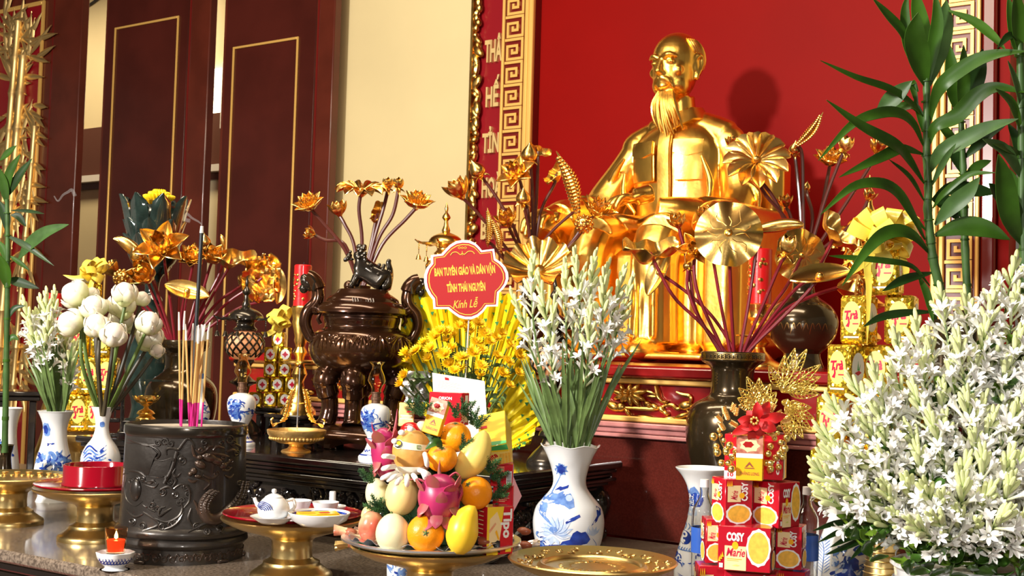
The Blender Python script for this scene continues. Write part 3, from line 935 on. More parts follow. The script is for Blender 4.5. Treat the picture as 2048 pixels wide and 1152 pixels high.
# ------------------------------------------------------------------ brass offering stands
STAND = [(0, .116), (.10, .116), (.112, .118), (.120, .1215), (.140, .127), (.150, .130), (.153, .128), (.148, .122), (.118, .108), (.075, .096), (.050, .088), (.044, .082),
         (.0425, .060), (.044, .046), (.052, .040), (.060, .037), (.061, .031), (.066, .027), (.078, .018), (.086, .013), (.088, .008), (.088, 0.0), (0, 0)]
me_stand = MB().lathe(STAND, 48).mesh('stand_body', 'brass')
def stand(px, py, label, z=T1 + .12, name='brass_offering_stand'):
 loc = G(px, py, z); loc.z = T1
 t = thing(name, label, 'offering stand', loc, facing(loc), 'brass offering stands on the counter')
 link('pedestal_dish', me_stand, t)
 return t, loc
st1, l1 = stand(22, 957, 'empty brass offering stand at the left edge before the porcelain vases')
mb = MB(); random.seed(5)
for k in range(26):
 a = 2 * pi * k / 26
 mb.ell((.130 * cos(a), .130 * sin(a), .1250), (.009, .009, .0022), 8, 5)
 mb.ell((.113 * cos(a + .1), .113 * sin(a + .1), .1185), (.006, .006, .002), 8, 5)
mb.build('embossed_rim', 'gold_dull', st1)
st2, l2 = stand(192, 982, 'brass offering stand under the red lacquer tray with the ring')
st3, l3 = stand(586, 1043, 'brass offering stand under the red lacquer tray with the tea set')
st4, l4 = stand(862, 1100, 'brass offering stand under the silver fruit platter')
st5, l5 = stand(1185, 1128, 'wide embossed brass offering stand before the lotus-painted vase')
st5.children[0].data = MB().lathe(STAND, 48).mesh('wide_dish', 'brass')
mb = MB()
mb.lathe_open([(.085, .1163), (.089, .1215), (.094, .1225), (.098, .1195), (.100, .1163)], 48)
mb.build('raised_ring', 'brass', st5)
mb = MB(); random.seed(8)
for k in range(42):                                  # scrolls embossed between ring and rim
 a = 2 * pi * k / 42 + random.uniform(-.04, .04); rr = .123 + random.uniform(-.012, .012)
 zc = .1175 + (rr - .10) * .23
 pts = []
 r0 = random.uniform(.006, .011); sg = random.choice((-1, 1)); ph = random.uniform(0, 6)
 for t in range(13):
  b = ph + sg * t * .7; q = r0 * (1 - t / 15)
  pts.append(((rr + q * cos(b)) * cos(a) - q * sin(b) * sin(a), (rr + q * cos(b)) * sin(a) + q * sin(b) * cos(a), zc + q * cos(b) * .22))
 mb.tube(pts, .0016, 5)
for k in range(24):
 a = 2 * pi * k / 24
 mb.ell((.05 * cos(a), .05 * sin(a), .1165), (.012, .007, .0012), 8, 5, rot=(0, 0, a))
split_build(mb, 'embossed_scroll', 'brass', st5)

# red lacquer trays
TRAY = [(0, .002), (.132, .002), (.142, .0045), (.1475, .0065), (.149, .0045), (.146, .001), (.12, -.0035), (.1, -.004), (0, -.004)]
tr1 = thing('lacquer_tray', 'glossy red lacquer tray with a tall red ring standing on it', 'tray', l2 + Vector((0, 0, .1345)), facing(l2))
MB().lathe(TRAY, 56).build('plate', 'lacquer', tr1)
mb = MB(); mb.lathe([(.0755, .0025), (.0755, .05), (.077, .052), (.079, .052), (.0805, .05), (.080, .010), (.083, .0065), (.083, .0025)], 56)
mb.build('ring', 'lacquer', tr1)
tr2 = thing('lacquer_tray', 'glossy red lacquer tray carrying the small porcelain tea set', 'tray', l3 + Vector((0, 0, .1345)), facing(l3))
MB().lathe(TRAY, 56).build('plate', 'lacquer', tr2)
# silver platter
tr3 = thing('silver_platter', 'round silver platter with crumpled foil edge under the fruit pyramid', 'platter', l4 + Vector((0, 0, .1305)), facing(l4))
mb = MB(); mb.lathe([(0, .004), (.12, .004), (.15, .009), (.164, .0145), (.169, .0135), (.169, .010), (.15, .003), (.12, .0005), (0, .0005)], 64)
mb.build('plate', 'silver', tr3)
mb = MB(); random.seed(4)
def foilfn(u, v):
 a = 2 * pi * u
 r = .100 + .055 * v
 return (r * cos(a), r * sin(a), .006 + .012 * v + .011 * v * noise.noise(Vector((cos(a) * 5, sin(a) * 5, v * 2))) + .005 * v * sin(a * 23))
mb.grid(foilfn, 90, 5, th=.0006)
mb.build('crumpled_foil', 'foil', tr3)

# ------------------------------------------------------------------ drum-shaped incense burner
d_pot = 2.93; cxp = 374
pot, prp, D = vessel('incense_burner', 'large dark drum-shaped incense burner with raised dragon and flag', 'incense burner', cxp, d_pot, T1,
 [(117.5, 847), (119.5, 849), (119.5, 866), (117, 869), (117.5, 880), (119, 940), (121, 1000), (123, 1040), (129, 1046), (131, 1052), (129, 1058), (123, 1062), (127, 1066), (128, 1073), (124, 1078), (119, 1082), (119, 1112), (117, 1118)],
 'pot_metal', smooth=1, seg=72, th=.006, depth=.023)
zt = P(cxp, 849, d_pot).z - T1
mb = MB(); mb.lathe([(0, zt - .004), (.06, zt - .005), (.125, zt - .006), (.1325, zt - .007), (.1325, zt - .012), (0, zt - .012)], 48); mb.build('ash_bed', 'ash', pot)
mb = MB(); mb.lathe_open([(119.8 * D.s, P(cxp, 849.5, d_pot).z - T1), (120.4 * D.s, P(cxp, 853, d_pot).z - T1), (120.4 * D.s, P(cxp, 863, d_pot).z - T1), (119.4 * D.s, P(cxp, 866, d_pot).z - T1)], 72)
mb.build('rim_band', 'steel' if False else 'bronze_black', pot)
mb = MB()
def sp_px(cx, cy, r, turns, sg, ph, n=22): return [(cx + sg * r * (1 - .8 * t / n) * cos(ph + turns * 2 * pi * t / n), cy + r * (1 - .8 * t / n) * sin(ph + turns * 2 * pi * t / n)) for t in range(n + 1)]
def cloud(px, py, r, sg=1, ph=0.0, w=2.3): D.relief(mb, sp_px(px, py, r, 1.6, sg, ph), w, n=1, taper=True)
# clouds
for q in ((322, 878, 6), (335, 875, 7), (346, 879, 6), (368, 910, 8), (364, 905, 5), (408, 876, 6), (455, 872, 8), (440, 878, 6), (462, 880, 6), (357, 975, 6), (366, 990, 5), (334, 970, 7), (327, 1003, 6), (316, 996, 6), (336, 1036, 7), (352, 1030, 6), (362, 1025, 5), (348, 950, 6), (376, 960, 7), (382, 975, 6), (371, 985, 5), (442, 1040, 7), (470, 900, 6), (285, 950, 6), (275, 955, 6), (296, 948, 5), (478, 960, 6), (470, 1030, 6), (400, 1035, 7), (420, 1045, 6), (300, 1036, 7), (280, 1030, 7)):
 cloud(q[0], q[1], q[2] * 1.1, 1 if (q[0] % 2) else -1, q[0] * .7)
for pts in ([(265, 876), (285, 880), (300, 884), (318, 882)], [(352, 1000), (340, 1008), (330, 1015), (330, 1002), (340, 998)], [(322, 1020), (345, 1026), (366, 1015), (372, 1000), (368, 990)],
   [(340, 1040), (355, 1034), (366, 1024), (374, 1008)], [(352, 965), (368, 955), (382, 962), (384, 985), (374, 1000)], [(330, 965), (345, 960), (356, 966)], [(356, 925), (352, 935), (360, 940), (366, 934)],
   [(300, 1045), (330, 1030), (300, 1010)], [(384, 1045), (420, 1030), (450, 1050)], [(258, 945), (270, 935), (290, 936), (302, 944)], [(302, 955), (315, 950), (322, 955)], [(388, 1000), (384, 1020), (392, 1035)], [(268, 1010), (285, 1020), (300, 1014)], [(455, 1030), (470, 1015), (480, 1025)], [(465, 880), (478, 890), (472, 905)], [(350, 938), (358, 948), (352, 960)], [(318, 985), (310, 1000), (322, 1008)]):
 D.relief(mb, pts, 3.0)
split_build(mb, 'cloud_relief', 'pot_metal', pot)
mb = MB()                                                 # banner and pole
D.patch(mb, [(263, 886), (290, 883), (312, 888), (322, 897), (316, 910), (308, 940), (264, 942)], off=.0035, rings=4)
D.patch(mb, [(318, 911), (332, 913), (350, 906), (342, 939), (325, 942), (306, 941)], off=.003, rings=4)
D.relief(mb, [(262, 883), (290, 880), (316, 888), (326, 897), (322, 906), (316, 908), (330, 912), (350, 905)], 2.4)
D.relief(mb, [(304, 942), (325, 943), (343, 939)], 1.3)
D.relief(mb, [(358, 893), (350, 925), (337, 954)], 4.0, taper=False)
D.relief(mb, [(353, 905), (350, 911)], 5.2, taper=False); D.relief(mb, [(342, 940), (340, 945)], 5.2, taper=False)
D.relief(mb, [(339, 900), (338, 890), (348, 887), (360, 889), (368, 878), (376, 869), (385, 874), (390, 888)], 3.0)
mb.build('banner_relief', 'pot_metal', pot)
mb = MB()                                                 # flaming pearl
D.lump(mb, 284, 970, 15, 22, 8)
D.relief(mb, [(266, 950), (262, 970), (268, 992), (284, 1000), (298, 990)], 1.8)
for px, py in ((305, 955), (312, 962), (300, 1000)): D.relief(mb, [(298, py - 4), (px + 6, py), (px + 14, py - 8)], 2)
mb.build('pearl_relief', 'pot_metal', pot)
mb = MB()                                                 # dragon
D.relief(mb, [(485, 960), (478, 985), (462, 1005), (440, 1022), (420, 1020), (410, 1000), (416, 980), (428, 968)], 12, taper=True, seg=10)
for k in range(60):
 t = k / 59
 q = spline([(485, 960, 0), (478, 985, 0), (462, 1005, 0), (440, 1022, 0), (420, 1020, 0), (410, 1000, 0), (416, 980, 0), (428, 968, 0)], 10)
 p = q[int(t * (len(q) - 1))]
 for j in (-1, 0, 1):
  c = D.pt(p.x + j * 6, p.y + (k % 2) * 2 - 1 + j * 2, .010 - abs(j) * .002)
  mb.ell(c, (.0042, .0028, .0034), 6, 5)
for q in ((418, 905, 16, 9, 8, 15), (402, 918, 12, 8, 8, 30), (390, 930, 7, 7, 7, 0), (384, 935, 5, 5, 7, 0), (432, 912, 14, 8, 7, 20), (445, 922, 9, 7, 6, 0), (400, 904, 7, 5, 8, 0), (415, 900, 8, 4, 9, -20), (398, 940, 8, 4, 6, 10)):
 D.lump(mb, *q[:4], q[4], ang=q[5])
for pts in ([(385, 880), (388, 895), (394, 905)], [(392, 890), (402, 896), (412, 890)], [(420, 896), (440, 900), (456, 905)], [(430, 920), (450, 918), (460, 912)], [(395, 942), (412, 946), (420, 955), (410, 966)], [(408, 938), (425, 945), (438, 935)], [(392, 985), (400, 1000), (402, 1012)], [(396, 1000), (404, 1008), (408, 1018)], [(440, 925), (452, 932), (462, 926)], [(424, 890), (432, 884), (446, 888)], [(410, 893), (416, 885), (424, 883)], [(380, 945), (388, 950), (398, 948)], [(450, 895), (462, 892), (470, 898)], [(448, 940), (458, 946), (466, 940)]):
 D.relief(mb, pts, 3.2)
for px, py in ((432, 936), (444, 905), (455, 930), (402, 890), (412, 884), (460, 915), (440, 918)): D.relief(mb, sp_px(px, py, 6, 1.4, 1, px), 1.7, n=1)
mb.build('dragon_relief', 'pot_brown', pot)
mb = MB()                                                 # scrolls on the foot band
for k in range(15):
 px = 262 + k * 16
 D.relief(mb, sp_px(px, 1097, 8, 1.5, (-1) ** k, k), 2.3, n=1)
 D.relief(mb, [(px, 1108), (px + 8, 1088), (px + 16, 1108)], 2.2)
mb.build('foot_scrolls', 'pot_brown', pot)
for a in (-140, -90, -40, 40, 90, 140):
 mb = MB(); r = 117 * D.s; aa = radians(a)
 mb.box((r * sin(aa) * .985, -r * cos(aa) * .985, .004), (.03, .02, .0078), rot=(0, 0, aa), bev=.003)
 mb.build('foot', 'pot_brown', pot)
# incense sticks
top = Vector((pot.location.x, pot.location.y, T1 + zt - .006))
random.seed(6)
def stick(bx, by, tx, ty, pink, ashl, label):
 b = P(bx, by, d_pot + random.uniform(-.03, .03)); b.z = top.z
 t_ = P(tx, ty, d_pot + random.uniform(-.03, .03))
 t = thing('incense_stick', label, 'incense stick', b, 0, 'thin incense sticks in the burner')
 v = t_ - b
 MB().tube([(0, 0, 0), v * pink], .0022, 6).build('handle', 'stick_pink', t)
 MB().tube([v * pink, v * (1 - ashl)], .0025, 6).build('incense', 'stick_tan', t)
 q = [v * (1 - ashl), v * (1 - ashl * .5), v + Vector((random.uniform(-.004, .004), 0, 0))]
 MB().tube(q, [.0027, .0025, .0018], 6).build('ash_tip', 'ash_white', t)
for i, (bx, by, tx, ty) in enumerate(((361, 848, 358, 624), (363, 848, 369, 622), (379, 851, 371, 648), (381, 850, 385, 647), (384, 852, 394, 652), (388, 851, 397, 650), (391, 851, 402, 649), (386, 850, 407, 650), (394, 850, 409, 648), (382, 852, 399, 655), (403, 849, 418, 645))):
 where = ('far left', 'second', 'left of the cluster', 'upright', 'cluster', 'cluster', 'cluster', 'cluster', 'cluster', 'cluster', 'rightmost')[i]
 lab = {0: 'leftmost thin tan incense stick standing in the drum burner', 1: 'second thin tan incense stick from the left in the burner', 2: 'third tan incense stick from the left in the drum burner', 3: 'fourth tan incense stick from the left in the drum burner', 10: 'rightmost thin tan incense stick in the drum burner'}.get(i, 'thin tan incense stick in the tight bundle in the burner')
 stick(bx, by, tx, ty, .24, .16, lab)
b = P(381, 849, d_pot + .02); b.z = top.z; t_ = P(404, 452, d_pot + .02)
tk = thing('incense_stick', 'thick tall black incense stick with white ash tip in the burner', 'incense stick', b)
v = t_ - b
MB().tube([(0, 0, 0), v * .965], .0048, 8).build('incense', 'stick_black', tk)
MB().tube([v * .965, v], [.0048, .0036], 8).build('ash_tip', 'ash_white', tk)

# ------------------------------------------------------------------ candle cup
c0 = 231; dc = 2.72
cb, prc, Dc = vessel('candle_bowl', 'small scalloped blue and white porcelain bowl under the lit red candle', 'bowl', c0, dc, T1,
 [(37, 1104), (34, 1116), (26, 1127), (20, 1132), (21, 1136), (29, 1142), (29, 1146)], 'porcelain', smooth=2, depth=.016, fn=lambda r, z, a, i: (r * (1 + .05 * cos(8 * a) * min(1, z / .045) ** 2), z))
mb = MB()
for k in range(11):
 x = 200 + k * 6
 Dc.stroke(mb, [(x, 1112), (x + 4, 1122), (x - 2, 1124), (x + 3, 1113)], 2.2)
mb.build('painted_pattern', 'cobalt', cb)
cg = thing('votive_candle', 'lit votive candle in a small red glass on the scalloped bowl', 'candle', cb.location + Vector((0, 0, .034)), facing(cb.location))
h = .056
mb = MB(); mb.lathe([(0, .004), (.017, .004), (.0205, .03), (.0235, h), (.0245, h), (.0225, .03), (.019, 0), (0, 0)], 32); mb.build('glass_cup', 'glass_red', cg)
mb = MB(); mb.lathe([(0, .0055), (.0165, .0055), (.0198, .030), (0, .030)], 28); mb.build('wax', 'wax_glow', cg)
mb = MB(); mb.lathe([(0, .031), (.004, .034), (.0035, .040), (0, .050)], 10); mb.build('flame', 'flame', cg)

# ------------------------------------------------------------------ blue and white vases
RND = random.Random(2)
def foliage(D, mbs, x0, x1, y0, y1, n, size, tones=(0, 0, 1)):
 for _ in range(n):
  x, y = RND.uniform(x0, x1), RND.uniform(y0, y1); a = RND.uniform(0, 6.28)
  L = size * RND.uniform(.6, 1.3); m = RND.choice(tones)
  if RND.random() < .5:
   D.blobp(mbs, x, y, L * .6, L * .3, math.degrees(a), m, 9, .15)
  else:
   D.stroke(mbs, [(x, y), (x + L * cos(a), y + L * sin(a)), (x + L * cos(a) + L * .8 * cos(a + 1), y + L * sin(a) + L * .8 * sin(a + 1))], size * .28, m, n=3)
COB = ['cobalt', 'cobalt_light', 'cobalt_pale']
# lotus vase holding the middle tuberoses
cx, d = 1141, 2.94
lv, pr, D = vessel('porcelain_vase', 'white porcelain vase painted with a large blue lotus pond', 'vase', cx, d, T1,
 [(60, 888), (57, 892), (46, 912), (37, 938), (33, 958), (36, 975), (50, 994), (65, 1012), (71, 1034), (71, 1055), (66, 1082), (57, 1102), (47, 1116), (46, 1124)], 'porcelain', smooth=3,
 fn=lambda r, z, a, i: (r, z - (.006 * (1 - cos(6 * a)) * .5 if z > .24 else 0)))
mb = MB()
D.blobp(mb, 1124, 936, 8, 9, 0, 0, 14, .2); D.blobp(mb, 1124, 936, 12, 12, 0, 1, 22, .25, off=.0003)
D.stroke(mb, [(1124, 945), (1118, 960), (1108, 980), (1104, 990)], 2.2, 1)
D.patch(mb, [(1112, 978), (1122, 970), (1140, 966), (1138, 972), (1124, 978)], 0)
D.patch(mb, [(1080, 1000), (1092, 988), (1108, 982), (1118, 984), (1128, 978), (1144, 982), (1150, 992), (1152, 1006), (1142, 1010), (1132, 1004), (1116, 1002), (1098, 1004)], 1, 4)
D.blobp(mb, 1092, 1010, 8, 10, 20, 1, 10, .15); D.blobp(mb, 1141, 990, 7, 6, 0, 2, 10, off=.0008)
for k in range(9): D.stroke(mb, [(1110, 1044), (1100 - k * 2, 1030 - k), (1084 - k + (k % 3) * 8, 1024 - (k % 4) * 7)], 1.2, 1)
for a, ln in ((-160, 30), (-140, 30), (-120, 32), (-100, 34), (-80, 34), (-60, 36), (-38, 40), (-18, 38), (5, 36), (175, 32)):
 ra = radians(a); ex, ey = 1114 + ln * cos(ra), 1058 + ln * sin(ra)
 nx, ny = -sin(ra) * 6, cos(ra) * 6
 D.patch(mb, [(1114, 1058), (1114 + ln * .5 * cos(ra) + nx, 1058 + ln * .5 * sin(ra) + ny), (ex, ey), (1114 + ln * .5 * cos(ra) - nx, 1058 + ln * .5 * sin(ra) - ny)], 2, 3)
 D.stroke(mb, [(1114, 1060), (1114 + ln * .5 * cos(ra) + nx, 1060 + ln * .5 * sin(ra) + ny), (ex, ey)], .9, 1, off=.0008)
D.blobp(mb, 1112, 1050, 8, 6, 0, 1, 12, .1, off=.0009)
for a in (60, 100, 140):
 ra = radians(a); D.patch(mb, [(1112, 1062), (1112 + 14 * cos(ra) - 6, 1062 + 12 * sin(ra)), (1112 + 24 * cos(ra), 1062 + 20 * sin(ra)), (1112 + 14 * cos(ra) + 6, 1062 + 12 * sin(ra))], 2, 2, off=.0012)
D.patch(mb, [(1135, 1034), (1146, 1026), (1162, 1019), (1164, 1024), (1152, 1031), (1136, 1038)], 0)
D.patch(mb, [(1194, 1005), (1203, 1012), (1204, 1022), (1196, 1034), (1185, 1042), (1190, 1034), (1198, 1024), (1199, 1014)], 0, 2)
D.patch(mb, [(1150, 1055), (1158, 1050), (1166, 1054), (1174, 1052), (1180, 1060), (1184, 1068), (1178, 1076), (1160, 1080), (1156, 1088), (1168, 1086), (1180, 1082), (1182, 1094), (1170, 1102), (1090, 1102), (1086, 1092), (1092, 1084), (1108, 1080), (1122, 1084), (1130, 1072), (1144, 1068)], 0, 4, off=.0006)
for k in range(14): D.stroke(mb, [(1134, 1076), (1134 + (k - 7) * 7, 1100)], .8, 1, off=.001)
for a in range(-150, -20, 26):
 ra = radians(a); D.patch(mb, [(1190, 1062), (1190 + 8 * cos(ra) - 4, 1062 + 8 * sin(ra)), (1190 + 18 * cos(ra), 1062 + 20 * sin(ra)), (1190 + 8 * cos(ra) + 4, 1062 + 8 * sin(ra))], 2, 2)
D.stroke(mb, [(1188, 1066), (1196, 1080), (1192, 1094)], 1.2, 1); D.stroke(mb, [(1182, 1040), (1178, 1050), (1182, 1060)], 1.2, 2)
foliage(D, mb, 1078, 1090, 1060, 1095, 16, 9, (0, 0, 1))
mb.build('painted_lotus', COB, lv)
# yin-yang vase
cx, d = 1406, 2.62
yv, pr, D = vessel('porcelain_vase', 'slender white porcelain vase painted with a blue yin-yang sign', 'vase', cx, d, T1,
 [(55, 936), (53, 939), (42, 952), (32, 970), (26, 992), (25, 1010), (29, 1036), (36, 1062), (45, 1092), (52, 1120), (54, 1150), (50, 1175), (46, 1188)], 'porcelain', smooth=3)
mb = MB()
D.blobp(mb, 1386, 992, 16, 20, 0, 1, 14, .12); D.blobp(mb, 1392, 998, 15, 14, 0, 0, 12, .1, off=.0008); D.blobp(mb, 1380, 1022, 14, 9, 0, 2, 14, .15)
put_text(mb, '福', 1373, -1007, 17, 18, lambda x, y, t: D.pt(x, -y, .0014), 0, 3, .0)
D.blobp(mb, 1373, 1072, 13, 13, 0, 0, 20, .0)
q = [(1373 + 12 * cos(radians(a)), 1072 + 12 * sin(radians(a))) for a in range(90, 271, 20)] + [(1373 + 6 * cos(radians(a)), 1066 + 6 * sin(radians(a))) for a in range(-90, 91, 30)][1:] + [(1373 - 6 * cos(radians(a)), 1078 + 6 * sin(radians(a))) for a in range(-90, 91, 30)][1:-1]
D.patch(mb, q, 3, 3, off=.0009); D.blobp(mb, 1373, 1066, 2.4, 2.4, 0, 0, 8, off=.0014); D.blobp(mb, 1373, 1078, 2.4, 2.4, 0, 3, 8, off=.0014)
for a in range(-170, 0, 20):
 ra = radians(a); x, y = 1373 + 15 * cos(ra), 1072 + 15 * sin(ra)
 D.stroke(mb, [(x, y), (x + 6 * cos(ra) + 3, y + 8 * sin(ra)), (x + 4 * cos(ra), y + 15 * sin(ra))], 2.0, 1)
for k in range(9): D.stroke(mb, [(1355 + k * 5, 1090), (1352 + k * 5, 1095), (1360 + k * 5, 1097)], 2, 1)
foliage(D, mb, 1352, 1358, 1090, 1125, 12, 9); foliage(D, mb, 1360, 1372, 1110, 1122, 6, 6); foliage(D, mb, 1388, 1400, 1085, 1130, 8, 8)
for k in range(6): D.stroke(mb, [(1360 + k * 1, 1141 + k * 3), (1375, 1146 + k * 3), (1395, 1142 + k * 4)], 1.4, 0)
mb.build('painted_pattern', COB + ['porcelain'], yv)
# left row
cx, d = 16, 3.95
v1, pr, D = vessel('porcelain_vase', 'white porcelain vase with blue leaf sprays cut by the left edge', 'vase', cx, d, T1,
 [(29, 816), (27, 820), (21, 840), (19, 862), (21, 890), (25, 920), (27, 945), (26, 965), (22, 985)], 'porcelain', smooth=3)
mb = MB()
D.stroke(mb, [(0, 878), (12, 888), (24, 905), (30, 912)], 1.4, 0)
for k in range(9): D.blobp(mb, 2 + k * 3.2, 880 + k * 3.8 + (k % 2) * 6 - 3, 5, 2.4, 40 + (k % 2) * 60, k % 2, 8)
D.blobp(mb, 14, 940, 10, 4, -15, 0, 8, .1); D.blobp(mb, 24, 934, 4, 3, 0, 0, 8)
mb.build('painted_leaves', COB, v1)
cx, d = 112, 3.83
v2, pr, D = vessel('porcelain_vase', 'white porcelain vase with blue dragon holding the left tuberoses', 'vase', cx, d, T1,
 [(36, 822), (33, 826), (25, 845), (23, 865), (26, 890), (33, 915), (37, 940), (36, 960), (30, 980), (28, 990), (32, 1000)], 'porcelain', smooth=3)
mb = MB()
D.blobp(mb, 96, 858, 7, 14, -10, 1, 14, .1); D.blobp(mb, 95, 858, 4, 9, -10, 0, 12, .1, off=.0009); foliage(D, mb, 100, 112, 882, 890, 4, 5)
foliage(D, mb, 82, 142, 905, 944, 40, 11, (0, 1, 0, 1)); D.stroke(mb, [(92, 912), (106, 903), (118, 916), (132, 914), (144, 928)], 8, 1); D.stroke(mb, [(90, 938), (108, 924), (130, 936)], 6, 0)
D.band(mb, 984, 987)
mb.build('painted_dragon', COB, v2)
cx, d = 206, 3.5
v3, pr, D = vessel('porcelain_vase', 'white porcelain vase with blue waves holding the white lotus buds', 'vase', cx, d, T1,
 [(23, 814), (21, 818), (15, 835), (13, 855), (18, 875), (30, 892), (38, 912), (38, 940), (34, 980), (30, 1010), (31, 1024)], 'porcelain', smooth=3)
mb = MB()
D.blobp(mb, 206, 848, 5, 6, 0, 1, 10, .1)
for k in range(5): D.stroke(mb, [(172, 905 + k * 6), (184, 890 + k * 7), (200, 900 + k * 6), (216, 888 + k * 8)], 3.2, k % 2)
foliage(D, mb, 170, 232, 895, 940, 16, 9, (0, 1, 2))
mb.build('painted_waves', COB, v3)
# lower right, below the big bouquet
cx, d = 1700, 2.57
v4, pr, D = vessel('porcelain_vase', 'white porcelain vase with blue fern and flower painting under the big bouquet', 'vase', cx, d, T1,
 [(30, 985), (30, 1000), (38, 1030), (52, 1065), (62, 1100), (64, 1130), (62, 1160), (54, 1188), (50, 1200)], 'porcelain', smooth=3)
mb = MB()
for k in range(11):
 y = 1082 + k * 6
 D.stroke(mb, [(1652, y), (1644 - k * .6, y - 8), (1640, y - 12)], 1.4, 1); D.stroke(mb, [(1652, y), (1660, y - 8), (1664, y - 12)], 1.4, 1)
D.stroke(mb, [(1646, 1070), (1652, 1100), (1648, 1150)], 1.6, 1)
D.blobp(mb, 1702, 1118, 18, 16, 0, 0, 12, .15); D.blobp(mb, 1694, 1146, 22, 14, 0, 0, 12, .15); D.blobp(mb, 1722, 1090, 14, 10, 0, 0, 10, .15); D.blobp(mb, 1732, 1140, 12, 18, 0, 1, 12, .15)
D.stroke(mb, [(1680, 1110), (1672, 1096), (1680, 1088)], 3, 1); foliage(D, mb, 1665, 1745, 1085, 1160, 30, 12, (0, 1, 2))
mb.build('painted_flowers', COB, v4)
# small jar seen below the fruit platter
cx, d = 801, 2.62
v5, pr, D = vessel('porcelain_jar', 'small blue and white porcelain jar below the fruit platter', 'jar', cx, d, T1,
 [(22, 1088), (25, 1094), (26, 1110), (26, 1140), (24, 1165), (20, 1172)], 'porcelain', smooth=2)
mb = MB(); foliage(D, mb, 779, 823, 1112, 1158, 34, 9, (0, 1, 1)); D.band(mb, 1104, 1106)
mb.build('painted_scrolls', COB, v5)
# ================================================================== METALWARE, LAMPS, CENSER
# dark bronze vases that hold the gilded lotus sprays
cx, d = 1466, 3.1
bv1, pr, D = vessel('bronze_vase', 'tall black bronze vase with square-key collar holding gilded lotus stems', 'vase', cx, d, T1,
 [(63, 705), (63.5, 707), (63.5, 720), (60, 724), (46, 734), (43, 742), (42, 760), (43, 785), (52, 796), (72, 806), (86, 825), (91, 850), (90, 880), (84, 915), (74, 955), (64, 990), (58, 1010), (64, 1030), (70, 1045), (70, 1112)], 'bronze_vase', smooth=2, th=.006, depth=.12)
mb = MB()
for k in range(16):
 x = 1408 + k * 7.4
 for q in ([(x, 710), (x + 5, 710), (x + 5, 717), (x, 717)], [(x + 1.5, 713.5), (x + 3.5, 713.5)]): D.stroke(mb, q, 1.1, 0, False, 1, off=.0006)
D.band(mb, 706.6, 707.8); D.band(mb, 718.5, 719.6)
for k in range(4): D.stroke(mb, [(1432, 745 + k * 6), (1437, 748 + k * 6), (1433, 751 + k * 6)], 1.2)
mb.build('inlaid_pattern', 'brass_dark', bv1)
cx, d = 367, 4.35
bv2, pr, D = vessel('bronze_vase', 'dark bronze vase behind the drum burner holding gilded lotus stems', 'vase', cx, d, T1,
 [(52, 681), (52.5, 683), (52, 694), (48, 698), (36, 706), (34, 716), (34, 730), (38, 744), (56, 758), (68, 775), (71, 800), (68, 830), (58, 870), (48, 900), (46, 920), (54, 945), (54, 967)], 'bronze_vase', smooth=2, th=.006, depth=.12)
p = WL(1607, 690, 4.0); d = (p - CAM).dot(FWD); cx = 1607
bv3, pr, D = vessel('bronze_vase', 'round-bellied brown bronze vase on the plinth right of the statue', 'vase', cx, d, PL,
 [(30, 520), (28, 530), (22, 545), (21, 560), (24, 585), (36, 598), (56, 612), (68, 632), (70, 650), (64, 675), (50, 695), (38, 705), (36, 712), (44, 722)], 'bronze_vase', smooth=2, th=.005, depth=.1)
mb = MB()
for k in range(8): D.stroke(mb, [(1560 + k * 12, 655 + (k % 3) * 8), (1566 + k * 12, 648), (1570 + k * 12, 660)], 1.4)
mb.build('inlaid_pattern', 'brass_dark', bv3)
p = WL(1062, 640, 4.0); d4 = (p - CAM).dot(FWD); cx = 1062
bv4, pr, D = vessel('bronze_vase', 'round-bellied bronze vase on the plinth left of the statue behind tuberoses', 'vase', cx, d4, PL,
 [(25, 545), (23, 552), (18, 562), (17, 575), (20, 595), (30, 607), (47, 620), (56, 636), (58, 650), (53, 670), (42, 688), (32, 700), (30, 706), (37, 718)], 'bronze_vase', smooth=2, th=.005, depth=.1)
p = P(718, 700, 4.15); loc5 = Vector((p.x, p.y, T2))

